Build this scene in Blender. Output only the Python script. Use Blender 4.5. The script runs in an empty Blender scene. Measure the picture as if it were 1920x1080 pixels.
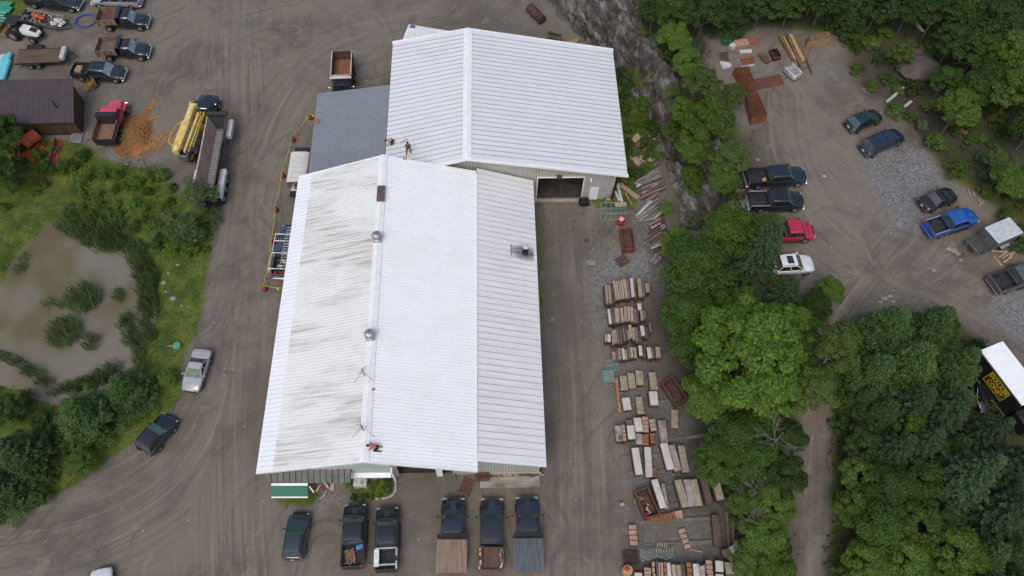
import bpy, bmesh, math, random
import numpy as np
from mathutils import Vector, Matrix
R=math.radians
# ------------------------------------------------------------ camera / world / sun
def _unit(v): return v/np.linalg.norm(v)
CX,CY=960.,540.; NAD=np.array([930.,1330.]); HV=np.array([893.,-2050.]); CH=68.
FP=math.sqrt(-np.dot(NAD-[CX,CY],HV-[CX,CY]))
_up=-_unit(np.array([NAD[0]-CX,-(NAD[1]-CY),-FP])); _fy=_unit(np.array([HV[0]-CX,-(HV[1]-CY),-FP]))
_fy=_unit(_fy-_up*_fy.dot(_up)); RM=np.array([np.cross(_fy,_up),_fy,_up])
scn=bpy.context.scene
cd=bpy.data.cameras.new('camera'); cam=bpy.data.objects.new('camera',cd); scn.collection.objects.link(cam)
cd.sensor_width=36; cd.lens=FP/1920*36; cd.clip_end=3000; cd.clip_start=1
mw=Matrix(RM.tolist()).to_4x4(); mw.translation=(0,0,CH); cam.matrix_world=mw; scn.camera=cam
W=bpy.data.worlds.new("World"); scn.world=W; W.use_nodes=True
nt=W.node_tree; bg=nt.nodes['Background']; sky=nt.nodes.new('ShaderNodeTexSky'); sky.sky_type='NISHITA'; sky.sun_disc=False
SUN_EL,SUN_AZ=R(58),R(200)
sky.sun_elevation=SUN_EL; sky.sun_rotation=SUN_AZ; sky.air_density=1.3; sky.dust_density=4.0; sky.ozone_density=1.0
nt.links.new(sky.outputs[0],bg.inputs[0]); bg.inputs[1].default_value=0.15
sd_=bpy.data.lights.new('sun','SUN'); sd_.energy=0.9; sd_.angle=R(28); sd_.color=(1,.97,.93)
sun=bpy.data.objects.new('sun',sd_); scn.collection.objects.link(sun)
sv=Vector((math.sin(SUN_AZ)*math.cos(SUN_EL),math.cos(SUN_AZ)*math.cos(SUN_EL),math.sin(SUN_EL)))
sun.rotation_euler=sv.to_track_quat('Z','Y').to_euler(); sun.location=(0,-60,90)
scn.view_settings.view_transform='Standard'; scn.view_settings.look='None'; scn.view_settings.gamma=1
scn.view_settings.exposure=0.0; scn.view_settings.use_curve_mapping=False
# ------------------------------------------------------------ where a thing of the photograph stands
def un(px,py,z=0.):
    d=RM@np.array([px-CX,-(py-CY),-FP]); return (np.array([0,0,CH])+d*((z-CH)/d[2]))
BOT=np.array([(7.9,200),(7.9,85),(8,79),(12.2,72.7),(15,69),(17.5,63),(19.0,58.5),(20.0,54),(20.5,49),(20.8,44),(21.2,36),(22.0,25),(22.6,8),(22,-60)])[::-1]
TOP=np.array([(17,200),(17,85),(17.3,76),(18.2,68),(20.8,61),(24,54.5),(25.5,49),(26.5,43),(27.5,36),(27.5,25),(26.5,8),(26,-60)])[::-1]
POND=[(60,452),(100,422),(160,436),(215,446),(248,480),(276,540),(270,600),(245,650),(226,690),(185,718),(110,742),(50,722),(0,700),(-60,690),(-110,640),(-80,560),(-10,560),(25,500)]
def polyw(pts,z=0): return np.array([un(x,y,z)[:2] for x,y in pts])
def sdist(P,X,Y):
    d=np.full(X.shape,1e9); ins=np.zeros(X.shape,bool); n=len(P)
    for i in range(n):
        x0,y0=P[i]; x1,y1=P[(i+1)%n]; ex,ey=x1-x0,y1-y0
        t=np.clip(((X-x0)*ex+(Y-y0)*ey)/(ex*ex+ey*ey+1e-9),0,1)
        d=np.minimum(d,np.hypot(X-x0-t*ex,Y-y0-t*ey))
        c=((y0>Y)!=(y1>Y))&(X<(x1-x0)*(Y-y0)/((y1-y0) if abs(y1-y0)>1e-9 else 1e-9)+x0); ins^=c
    return np.where(ins,d,-d)
def _h(ix,iy,s): 
    n=np.sin(ix*127.1+iy*311.7+s*74.7)*43758.5453; return n-np.floor(n)
def vnoise(x,y,s=0):
    ix=np.floor(x);iy=np.floor(y);fx=x-ix;fy=y-iy;fx=fx*fx*(3-2*fx);fy=fy*fy*(3-2*fy)
    a=_h(ix,iy,s);b=_h(ix+1,iy,s);c=_h(ix,iy+1,s);d=_h(ix+1,iy+1,s)
    return (a*(1-fx)+b*fx)*(1-fy)+(c*(1-fx)+d*fx)*fy
def fbm(x,y,s=0,o=4): return sum(vnoise(x*2**k,y*2**k,s+k*7)*.5**(k+1) for k in range(o))
PW=polyw(POND)
def gh(X,Y):
    X=np.asarray(X,float);Y=np.asarray(Y,float)
    xb=np.interp(Y,BOT[:,1],BOT[:,0]);xt=np.interp(Y,TOP[:,1],TOP[:,0])
    t=np.clip((X-xb)/np.maximum(xt-xb,.5),0,1); t=t*t*(3-2*t)
    hp=np.interp(Y,[-60,9,20,40,200],[2.2,2.6,3.4,5,5.4])
    u=(fbm(X*.12,Y*.12,3,3)-.44)*np.interp(X,[20,34,60,90],[.25,.3,1.2,3])
    h=t*(hp+u)+(1-t)*(fbm(X*.15,Y*.15,9,2)-.37)*.12
    rise=np.clip((X-44-(Y<20)*200)/14,0,1)*np.clip((Y-32)/10,0,1); h=h+rise*1.2
    s=sdist(PW,X,Y)+(fbm(X*.45,Y*.45,21,4)-.47)*3.2; h=h-np.where((Y<60)&(X<-15),np.clip((s+2.2)/3.0,0,1)*1.0,0)
    return h
def gz(x,y): return float(gh(np.array([x]),np.array([y]))[0])
def ung(px,py,dz=0.):
    z=0.; 
    for _ in range(9):
        p=un(px,py,z+dz); g=gz(p[0],p[1]); z=z*.35+g*.65
    return Vector((float(p[0]),float(p[1]),g))
# ------------------------------------------------------------ materials
MATS={}
def P(name,col,rough=.7,metal=0.,var=.18,scale=3.,bump=0.,col2=None,f2=.5,stretch=None,spec=.4,bs=None,coat=0):
    if name in MATS: return MATS[name]
    m=bpy.data.materials.new(name); MATS[name]=m; m.use_nodes=True; n=m.node_tree; L=n.links; b=n.nodes['Principled BSDF']
    b.inputs['Roughness'].default_value=rough; b.inputs['Metallic'].default_value=metal; b.inputs['Specular IOR Level'].default_value=spec
    b.inputs['Coat Weight'].default_value=coat
    tc=n.nodes.new('ShaderNodeTexCoord'); mp=n.nodes.new('ShaderNodeMapping'); L.new(tc.outputs['Object'],mp.inputs[0])
    if stretch: mp.inputs['Scale'].default_value=stretch
    nz=n.nodes.new('ShaderNodeTexNoise'); nz.inputs['Scale'].default_value=scale; nz.inputs['Detail'].default_value=6; nz.inputs['Roughness'].default_value=.65
    L.new(mp.outputs[0],nz.inputs['Vector'])
    c2=col2 or tuple(c*(1-var*1.6) for c in col); c1=col if col2 else tuple(min(1,c*(1+var)) for c in col)
    cr=n.nodes.new('ShaderNodeValToRGB'); cr.color_ramp.elements[0].position=f2-.16; cr.color_ramp.elements[1].position=f2+.16
    cr.color_ramp.elements[0].color=(*c2,1); cr.color_ramp.elements[1].color=(*c1,1)
    L.new(nz.outputs[0],cr.inputs[0]); L.new(cr.outputs[0],b.inputs['Base Color'])
    if bump:
        nb=n.nodes.new('ShaderNodeTexNoise'); nb.inputs['Scale'].default_value=bs or scale*4; nb.inputs['Detail'].default_value=4; L.new(mp.outputs[0],nb.inputs['Vector'])
        bp=n.nodes.new('ShaderNodeBump'); bp.inputs['Strength'].default_value=bump; bp.inputs['Distance'].default_value=.05
        L.new(nb.outputs[0],bp.inputs['Height']); L.new(bp.outputs[0],b.inputs['Normal'])
    return m
def paint(name,col,rough=.25): return P('paint_'+name,col,rough,0,.10,1.5,coat=.8,spec=.5)
def leafmat(name,c1,c2,trans=.25):
    if name in MATS: return MATS[name]
    m=bpy.data.materials.new(name); MATS[name]=m; m.use_nodes=True; n=m.node_tree; L=n.links; b=n.nodes['Principled BSDF']; out=n.nodes['Material Output']
    g=n.nodes.new('ShaderNodeNewGeometry'); oi=n.nodes.new('ShaderNodeObjectInfo'); cr=n.nodes.new('ShaderNodeValToRGB')
    cr.color_ramp.elements[0].color=(*c1,1); cr.color_ramp.elements[1].color=(*c2,1); cr.color_ramp.elements[1].position=.95
    L.new(g.outputs['Random Per Island'],cr.inputs[0])
    hs=n.nodes.new('ShaderNodeHueSaturation'); mr=n.nodes.new('ShaderNodeMapRange'); mr.inputs[3].default_value=.72; mr.inputs[4].default_value=1.22
    L.new(oi.outputs['Random'],mr.inputs[0]); L.new(mr.outputs[0],hs.inputs['Value']); L.new(cr.outputs[0],hs.inputs['Color'])
    b.inputs['Roughness'].default_value=.6; b.inputs['Specular IOR Level'].default_value=.25
    L.new(hs.outputs[0],b.inputs['Base Color'])
    tr=n.nodes.new('ShaderNodeBsdfTranslucent'); L.new(hs.outputs[0],tr.inputs[0]); mx=n.nodes.new('ShaderNodeMixShader'); mx.inputs[0].default_value=trans
    L.new(b.outputs[0],mx.inputs[1]); L.new(tr.outputs[0],mx.inputs[2]); L.new(mx.outputs[0],out.inputs[0])
    return m
# ------------------------------------------------------------ mesh builder
def tag(o,label=None,cat=None,group=None,kind=None):
    if label:o['label']=label
    if cat:
        o['category']=cat
        if not kind: o['kind']='thing'
    if group:o['group']=group
    if kind:o['kind']=kind
    return o
def thing(name,label,cat,loc,rz=0,group=None):
    o=bpy.data.objects.new(name,None); scn.collection.objects.link(o); o.location=loc; o.rotation_euler=(0,0,rz); o.empty_display_size=.3
    return tag(o,label,cat,group)
class MB:
    def __init__(s,m=None): s.v=[];s.f=[];s.mi=[];s.mats=[];s.c=0; s.sm=[];s.smooth=False; (m and s.use(m))
    def use(s,m):
        if m not in s.mats:s.mats.append(m)
        s.c=s.mats.index(m); return s
    def add(s,vs,fs):
        b=len(s.v); s.v+= [tuple(map(float,p)) for p in vs]
        for f in fs: s.f.append([b+i for i in f]); s.mi.append(s.c); s.sm.append(s.smooth)
        return s
    def box(s,c,d,rz=0,ry=0,rx=0,taper=1.):
        x,y,z=[k/2 for k in d]; M=Matrix.Rotation(rz,3,'Z')@Matrix.Rotation(ry,3,'Y')@Matrix.Rotation(rx,3,'X'); c=Vector(c)
        vs=[c+M@Vector((sx*x*(taper if sz>0 else 1),sy*y*(taper if sz>0 else 1),sz*z)) for sz in(-1,1) for sx,sy in((-1,-1),(1,-1),(1,1),(-1,1))]
        return s.add(vs,[(3,2,1,0),(4,5,6,7),(0,1,5,4),(1,2,6,5),(2,3,7,6),(3,0,4,7)])
    def rbox(s,c,d,r=.05,rz=0):
        x,y,z=[k/2 for k in d]; r=min(r,x*.9,y*.9,z*.9); c=Vector(c); M=Matrix.Rotation(rz,3,'Z')
        def ring(ax,ay,zz,q): return [c+M@Vector(p) for p in((-ax+q,-ay,zz),(ax-q,-ay,zz),(ax,-ay+q,zz),(ax,ay-q,zz),(ax-q,ay,zz),(-ax+q,ay,zz),(-ax,ay-q,zz),(-ax,-ay+q,zz))]
        return s.loft([ring(x-r,y-r,-z,r*.5),ring(x,y,-z+r,r),ring(x,y,z-r,r),ring(x-r,y-r,z,r*.5)])
    def cyl(s,a,b,r,r2=None,n=10,caps=True):
        a=Vector(a);b=Vector(b); r2=r if r2 is None else r2; d=(b-a).normalized(); t=d.orthogonal().normalized(); u=d.cross(t)
        A=[a+(t*math.cos(2*math.pi*i/n)+u*math.sin(2*math.pi*i/n))*r for i in range(n)]; B=[b+(t*math.cos(2*math.pi*i/n)+u*math.sin(2*math.pi*i/n))*r2 for i in range(n)]
        fs=[(i,(i+1)%n,n+(i+1)%n,n+i) for i in range(n)]
        if caps: fs+= [tuple(range(n))[::-1],tuple(range(n,2*n))]
        return s.add(A+B,fs)
    def tube(s,pts,r,n=6):
        for i in range(len(pts)-1): s.cyl(pts[i],pts[i+1],r if np.isscalar(r) else r[i],r if np.isscalar(r) else r[i+1],n)
        return s
    def loft(s,secs,caps=True,closed=True):
        n=len(secs[0]); vs=[p for q in secs for p in q]; fs=[]
        for k in range(len(secs)-1):
            for i in range(n if closed else n-1): j=(i+1)%n; fs.append((k*n+i,k*n+j,(k+1)*n+j,(k+1)*n+i))
        if caps: fs+= [tuple(range(n))[::-1],tuple(range((len(secs)-1)*n,len(secs)*n))]
        return s.add(vs,fs)
    def slab(s,q,t):  # 4 top points, thickness downward
        q=[Vector(p) for p in q]; return s.add([p-Vector((0,0,t)) for p in q]+q,[(3,2,1,0),(4,5,6,7),(0,1,5,4),(1,2,6,5),(2,3,7,6),(3,0,4,7)])
    def prism(s,pts,z0,z1):
        n=len(pts); return s.add([(x,y,z0) for x,y in pts]+[(x,y,z1) for x,y in pts],[tuple(range(n))[::-1],tuple(range(n,2*n))]+[(i,(i+1)%n,n+(i+1)%n,n+i) for i in range(n)])
    def build(s,name,parent=None,off=None,ang=35,label=None):
        me=bpy.data.meshes.new(name); v=s.v
        if off is not None: v=[(p[0]-off[0],p[1]-off[1],p[2]-off[2]) for p in v]
        me.from_pydata(v,[],s.f); 
        for m in s.mats: me.materials.append(m)
        me.polygons.foreach_set('material_index',s.mi); 
        bm=bmesh.new(); bm.from_mesh(me); bmesh.ops.recalc_face_normals(bm,faces=bm.faces); bm.to_mesh(me); bm.free()
        if ang:
            me.polygons.foreach_set('use_smooth',[True]*len(s.f)); me.set_sharp_from_angle(angle=R(ang))
        o=bpy.data.objects.new(name,me); scn.collection.objects.link(o)
        if parent: o.parent=parent
        if label:o['label']=label
        return o
def copy_tree(o,parent=None):
    c=o.copy(); scn.collection.objects.link(c); c.parent=parent
    for ch in list(o.children): copy_tree(ch,c)
    return c
exec_rng=random.Random(5)
rnd=exec_rng.random
def ru(a,b): return a+(b-a)*rnd()
# ------------------------------------------------------------ ground
GRASS=[[(-260,180),(0,212),(60,236),(62,262),(150,262),(168,276),(200,300),(255,312),(300,318),(318,350),(345,378),(402,395),(398,470),(385,540),(372,625),(352,650),(338,700),(345,745),(318,772),(285,795),(250,830),(205,862),(150,908),(92,938),(0,972),(-140,990),(-400,960)],
 [(-60,-40),(62,-14),(52,16),(40,40),(16,62),(-40,84)],
 [(1098,372),(1130,330),(1150,90),(1200,160),(1236,235),(1232,300),(1205,345),(1190,395),(1150,395),(1120,388)],
 [(1003,372),(1018,378),(1026,440),(1028,500),(1024,585),(1010,585)],
 [(506,918),(600,914),(606,930),(585,950),(530,952),(508,940)],[(645,905),(742,890),(744,915),(725,938),(660,938)],
 [(1035,400),(1070,385),(1110,400),(1160,400),(1178,440),(1140,450),(1105,470),(1075,455)]]
GW=[1,1,1,.75,.9,.9,.35]
LOT=[(1325,70),(1440,55),(1570,70),(1592,140),(1612,185),(1650,195),(1705,262),(1775,340),(1860,400),(1935,470),(2100,560),(2150,820),(1990,800),(1860,640),(1800,590),(1700,580),(1610,592),(1575,640),(1566,760),(1566,1200),(1476,1200),(1480,1000),(1488,820),(1500,700),(1520,610),(1500,520),(1420,440),(1392,380),(1390,250),(1330,170)]
GRAVEL=[([(1096,520),(1150,470),(1190,470),(1215,360),(1238,380),(1255,520),(1235,545),(1140,560),(1128,640),(1112,560)],0,.9),
 ([(1128,640),(1240,560),(1340,700),(1400,860),(1420,1100),(1165,1100),(1160,900),(1142,760)],0,.40),
 ([(600,912),(648,905),(660,935),(640,950),(600,955),(590,935)],0,.8),([(1030,410),(1095,400),(1100,520),(1040,560)],0,.35),
 ([(1612,280),(1650,262),(1720,262),(1790,342),(1740,372),(1712,430),(1700,470),(1668,440),(1650,380),(1612,330)],5,.8),
 ([(1845,545),(2000,560),(2000,640),(1900,622)],5,.95),([(1524,84),(1570,90),(1590,150),(1560,200),(1545,170),(1525,120)],5,.55),
 ([(1340,90),(1430,80),(1430,170),(1400,260),(1370,200)],5,.55),([(1560,780),(1580,780),(1582,1100),(1560,1100)],4,.8),([(1770,470),(1830,490),(1800,530),(1760,500)],5,.6),([(208,272),(252,285),(250,305),(200,300)],0,.9)]
LIGHT=[[(600,60),(780,20),(700,140),(560,220)],[(1440,260),(1560,240),(1640,440),(1540,560)],[(1700,600),(1850,560),(1900,640),(1820,640)],[(560,300),(470,420),(500,560),(470,700),(430,700),(440,420),(500,250)],[(1025,380),(1075,380),(1070,440),(1040,450)],[(150,60),(175,60),(175,110),(110,100)]]
DARKP=[[(1160,600),(1260,540),(1360,700),(1420,900),(1430,1100),(1200,1100)],[(1010,460),(1065,400),(1080,600),(1040,900),(1022,860),(1008,600)],[(745,885),(890,890),(895,925),(760,930)],[(480,700),(505,700),(485,900),(440,900)],[(60,95),(150,120),(130,150),(20,150)],[(1880,560),(1960,600),(1900,640)],[(900,20),(1060,60),(1080,110),(880,55)]]
PATHS=[(0,[(440,-120),(446,120),(452,300),(440,470),(420,620),(385,760),(300,870),(170,945),(-60,990)]),
 (0,[(470,330),(455,560),(440,760),(440,900),(452,1150)]),(0,[(480,330),(530,200),(600,110),(720,70),(880,40),(960,-40)]),
 (0,[(430,620),(400,780),(330,900),(180,990),(-60,1040)]),(0,[(1045,370),(1062,600),(1080,800),(1085,1150)]),
 (5,[(1990,720),(1860,600),(1740,545),(1620,500),(1520,420),(1450,300),(1440,180)]),(4,[(1520,1150),(1525,800),(1560,620),(1640,520),(1700,440)]),(5,[(1560,620),(1660,570),(1760,570),(1900,640)])]
def axis(a,b,st,ext): return np.concatenate([-np.array(ext)[::-1]+a,np.arange(a,b,st),b+np.array(ext)])
ext=[2,6,14,30,60,120,250,500]
gx=axis(-66,76,.45,ext); gy=axis(0,88,.45,ext); X,Y=np.meshgrid(gx,gy); Z=gh(X,Y)
def zone(P_,soft): return np.clip(.5+sdist(P_,X,Y)/soft,0,1)
wg=np.zeros(X.shape)
for g_,w_ in zip(GRASS,GW): wg=np.maximum(wg,zone(polyw(g_),1.6)*w_)
lot=zone(polyw(LOT,4.8),2.6)
xb=np.interp(Y,BOT[:,1],BOT[:,0]); xt=np.interp(Y,TOP[:,1],TOP[:,0]); tcl=np.clip((X-xb)/(xt-xb),0,1)
wg=np.maximum(wg,np.clip((X-xt+2.)/2,0,1)*(1-lot)*.85)
wg=np.maximum(wg,np.clip((xt-X)/3,0,1)*np.clip((X-xb-.3)/2,0,1)*(Y<44)*.8)
patch=np.clip((vnoise(X*.13+4,Y*.13,31)-.62)*5,0,1)*(X>36)*(Y>44); wg=wg*(1-.75*patch)
sp=sdist(PW,X,Y); mud=np.clip(1-np.abs(sp+.3)/1.2,0,1)*(X<-15)
wv=np.zeros(X.shape)
for p_,z_,w_ in GRAVEL: wv=np.maximum(wv,zone(polyw(p_,z_),5.5)*w_)
wl=np.zeros(X.shape); wd=np.zeros(X.shape)
for p_ in LIGHT: wl=np.maximum(wl,zone(polyw(p_),5))
for p_ in DARKP: wd=np.maximum(wd,zone(polyw(p_),5))
wd=np.maximum(wd,mud)
best=np.full(X.shape,1e9); D=np.zeros(X.shape); S=np.zeros(X.shape)
for k,(z_,pp) in enumerate(PATHS):
    q=polyw(pp,z_)
    from_=q; acc=0
    q2=[q[0]]  # smooth the path (Chaikin)
    for _ in range(3):
        q2=[q[0]]+[w for a,b in zip(q[:-1],q[1:]) for w in (a*.75+b*.25,a*.25+b*.75)]+[q[-1]]; q=np.array(q2)
    for a,b in zip(q[:-1],q[1:]):
        e=b-a; l=np.hypot(*e)+1e-9; t=np.clip(((X-a[0])*e[0]+(Y-a[1])*e[1])/(l*l),0,1)
        dx=X-a[0]-t*e[0]; dy=Y-a[1]-t*e[1]; dd=np.hypot(dx,dy); sg=np.sign(e[0]*dy-e[1]*dx)
        m=dd<best; best=np.where(m,dd,best); D=np.where(m,dd*sg+k*37,D); S=np.where(m,acc+t*l,S); acc+=l
trk=np.clip(1.35-best/5.5,0,1)*(1-wg)
# shallow ruts so that the yard is not flat
Z=Z+np.where(wg<.5,(fbm(X*.9,Y*.9,12,3)-.44)*.05,(fbm(X*1.3,Y*1.3,14,3)-.44)*.22)
inner=(tcl>0.02)&(tcl<.98)&(Y>38)&(Y<95); Zb=np.where(inner,Z-.7,Z)
ny,nx=X.shape; V=np.stack([X,Y,Zb],-1).reshape(-1,3)
I=np.arange(ny*nx).reshape(ny,nx); F=np.stack([I[:-1,:-1],I[:-1,1:],I[1:,1:],I[1:,:-1]],-1).reshape(-1,4)
def gmat():
    m=bpy.data.materials.new('ground_surface'); m.use_nodes=True; n=m.node_tree; L=n.links; b=n.nodes['Principled BSDF']
    def A(nm): a=n.nodes.new('ShaderNodeAttribute'); a.attribute_name=nm; return a
    def N(sc,det=6,vec=None,ro=.6,di=0.):
        z=n.nodes.new('ShaderNodeTexNoise'); z.inputs['Scale'].default_value=sc; z.inputs['Detail'].default_value=det; z.inputs['Roughness'].default_value=ro; z.inputs['Distortion'].default_value=di
        L.new(vec or geo.outputs['Object'],z.inputs['Vector']); return z.outputs[0]
    def mth(op,a,c=None,cl=False):
        k=n.nodes.new('ShaderNodeMath'); k.operation=op; k.use_clamp=cl
        for i,q in enumerate((a,c)):
            if q is None: continue
            if hasattr(q,'links'): L.new(q,k.inputs[i])
            else: k.inputs[i].default_value=q
        return k.outputs[0]
    def ss(v,a,c): k=n.nodes.new('ShaderNodeMapRange'); k.interpolation_type='SMOOTHSTEP'; k.inputs[1].default_value=a; k.inputs[2].default_value=c; L.new(v,k.inputs[0]); return k.outputs[0]
    def mix(f,a,c):
        k=n.nodes.new('ShaderNodeMix'); k.data_type='RGBA'
        for i,q in ((0,f),(6,a),(7,c)):
            if hasattr(q,'links'): L.new(q,k.inputs[i])
            elif i==0: k.inputs[0].default_value=q
            else: k.inputs[i].default_value=(*q,1)
        return k.outputs[2]
    geo=n.nodes.new('ShaderNodeTexCoord')
    big=N(.11,5); mid=N(.55,6); fine=N(5.5,5,ro=.75); vfine=N(17,3,ro=.8)
    dirt=mix(ss(big,.38,.62),(.114,.095,.078),(.190,.163,.134)); dirt=mix(mth('MULTIPLY',ss(mid,.35,.7),.6),dirt,(0.215,0.182,0.147))
    dirt=mix(mth('MULTIPLY',ss(N(.23,4),.55,.72),.45),dirt,(0.119,0.112,0.111))
    # wheel tracks follow the lanes
    tv=n.nodes.new('ShaderNodeCombineXYZ'); L.new(mth('MULTIPLY',A('lane_d').outputs['Fac'],1.9),tv.inputs[0]); L.new(mth('MULTIPLY',A('lane_s').outputs['Fac'],.055),tv.inputs[1])
    tn=N(1.,5,tv.outputs[0],.7,.25); tw=A('lane_w').outputs['Fac']
    dirt=mix(mth('MULTIPLY',mth('MULTIPLY',ss(tn,.48,.66),tw),.75),dirt,(0.093,0.077,0.065))
    dirt=mix(mth('MULTIPLY',mth('MULTIPLY',ss(tn,.46,.30),tw),.65),dirt,(0.282,0.250,0.209))
    # random arcs of turning vehicles
    wv_=n.nodes.new('ShaderNodeTexNoise'); wv_.inputs['Scale'].default_value=.05; L.new(geo.outputs['Object'],wv_.inputs['Vector'])
    vm=n.nodes.new('ShaderNodeVectorMath'); vm.operation='MULTIPLY_ADD'; L.new(wv_.outputs['Color'],vm.inputs[0]); vm.inputs[1].default_value=(34,34,0); L.new(geo.outputs['Object'],vm.inputs[2])
    mp0=n.nodes.new('ShaderNodeMapping'); mp0.inputs['Rotation'].default_value=(0,0,.5); L.new(vm.outputs[0],mp0.inputs[0]); mpp=n.nodes.new('ShaderNodeMapping'); mpp.inputs['Scale'].default_value=(1.5,.09,1); L.new(mp0.outputs[0],mpp.inputs[0])
    an=N(1.,4,mpp.outputs[0],.65); dirt=mix(mth('MULTIPLY',ss(an,.54,.66),.6),dirt,(0.089,0.073,0.060)); dirt=mix(mth('MULTIPLY',ss(an,.42,.30),.5),dirt,(0.244,0.212,0.175))
    dirt=mix(mth('MULTIPLY',A('light').outputs['Fac'],mth('MULTIPLY',ss(mid,.3,.7),.55)),dirt,(0.210,0.185,0.157))
    dirt=mix(mth('MULTIPLY',A('damp').outputs['Fac'],mth('MULTIPLY',ss(mid,.25,.65),.75)),dirt,(0.067,0.059,0.053))
    # puddle-dried patches
    dirt=mix(mth('MULTIPLY',ss(N(.42,3,di=.8),.64,.68),.5),dirt,(0.266,0.226,0.173))
    dirt=mix(mth('MULTIPLY',ss(fine,.38,.68),.35),dirt,(0.227,0.199,0.171)); dirt=mix(mth('MULTIPLY',ss(vfine,.55,.35),.4),dirt,(0.071,0.059,0.050))
    # gravel
    vo=n.nodes.new('ShaderNodeTexVoronoi'); vo.inputs['Scale'].default_value=7; L.new(geo.outputs['Object'],vo.inputs['Vector'])
    sepv=n.nodes.new('ShaderNodeSeparateColor'); L.new(vo.outputs['Color'],sepv.inputs[0])
    gr=mix(sepv.outputs[0],(.085,.088,.095),(.29,.295,.31)); gr=mix(mth('MULTIPLY',ss(mid,.4,.7),.5),gr,(.12,.115,.11))
    gm=ss(mth('ADD',A('gravel').outputs['Fac'],mth('MULTIPLY',mth('SUBTRACT',mid,.5),1.5)),.28,.66)
    gnd=mix(mth('MULTIPLY',gm,mth('ADD',mth('MULTIPLY',fine,.6),.45),True),dirt,gr)
    # scattered pale stones
    v2=n.nodes.new('ShaderNodeTexVoronoi'); v2.inputs['Scale'].default_value=1.1; L.new(geo.outputs['Object'],v2.inputs['Vector']); s2=n.nodes.new('ShaderNodeSeparateColor'); L.new(v2.outputs['Color'],s2.inputs[0])
    st=mth('MULTIPLY',mth('LESS_THAN',v2.outputs['Distance'],.075),mth('GREATER_THAN',s2.outputs[0],.80)); gnd=mix(mth('MULTIPLY',st,.8),gnd,(.42,.41,.38))
    # grass
    gs=mix(ss(mid,.35,.65),(.050,.082,.015),(.125,.165,.028)); gs=mix(mth('MULTIPLY',ss(big,.5,.62),.7),gs,(.150,.155,.034)); gs=mix(mth('MULTIPLY',ss(fine,.42,.62),.35),gs,(.026,.046,.012))
    gs=mix(mth('MULTIPLY',ss(N(.9,4),.60,.72),.55),gs,(.085,.068,.045))
    w=A('grass').outputs['Fac']; wm=ss(mth('ADD',w,mth('ADD',mth('MULTIPLY',mth('SUBTRACT',mid,.5),.75),mth('MULTIPLY',mth('SUBTRACT',fine,.5),.5))),.42,.66)
    gnd=mix(wm,gnd,gs)
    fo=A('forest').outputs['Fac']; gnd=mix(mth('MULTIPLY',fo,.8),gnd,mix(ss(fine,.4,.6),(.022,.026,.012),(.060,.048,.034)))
    L.new(gnd,b.inputs['Base Color']); b.inputs['Specular IOR Level'].default_value=.25
    rg=mth('SUBTRACT',.92,mth('MULTIPLY',A('damp').outputs['Fac'],.35)); L.new(rg,b.inputs['Roughness'])
    bp=n.nodes.new('ShaderNodeBump'); bp.inputs['Strength'].default_value=.55; bp.inputs['Distance'].default_value=.06
    L.new(mth('ADD',mth('ADD',fine,mth('MULTIPLY',vfine,.5)),mth('MULTIPLY',tn,mth('MULTIPLY',tw,1.6))),bp.inputs['Height']); L.new(bp.outputs[0],b.inputs['Normal'])
    return m
GM=gmat()
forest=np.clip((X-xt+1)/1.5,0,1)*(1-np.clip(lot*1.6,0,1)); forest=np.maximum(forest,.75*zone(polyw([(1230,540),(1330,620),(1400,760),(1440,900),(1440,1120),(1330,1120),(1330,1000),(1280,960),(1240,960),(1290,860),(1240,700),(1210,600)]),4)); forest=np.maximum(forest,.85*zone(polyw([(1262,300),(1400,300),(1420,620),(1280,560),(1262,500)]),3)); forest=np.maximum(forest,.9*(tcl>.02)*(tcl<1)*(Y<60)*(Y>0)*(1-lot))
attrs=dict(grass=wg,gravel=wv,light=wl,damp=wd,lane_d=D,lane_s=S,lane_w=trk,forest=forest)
def sub(name,mask):
    f=F[mask]; ids,inv=np.unique(f,return_inverse=True); f=inv.reshape(-1,4)
    me=bpy.data.meshes.new(name); me.vertices.add(len(ids)); me.vertices.foreach_set('co',V[ids].ravel())
    me.loops.add(f.size); me.loops.foreach_set('vertex_index',f.ravel()); me.polygons.add(len(f)); me.polygons.foreach_set('loop_start',np.arange(0,f.size,4)); me.update(); me.validate()
    me.polygons.foreach_set('use_smooth',[True]*len(f)); me.materials.append(GM)
    for k,a in attrs.items():
        at=me.attributes.new(k,'FLOAT','POINT'); at.data.foreach_set('value',a.ravel()[ids].astype(np.float32))
    o=bpy.data.objects.new(name,me); scn.collection.objects.link(o); o['kind']='structure'; return o
def fmean(a): return a.ravel()[F].mean(1)
fx_=fmean(X); fl=fmean(lot)>.5; fg=fmean(wg)>.5; fu=fx_>fmean(xb)+.3
sub('gravel_road_and_yard',~fg&~fu); sub('grass_verge',fg&~fu); sub('upper_parking_lot',fl&fu); sub('forest_floor',~fl&fu)
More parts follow.
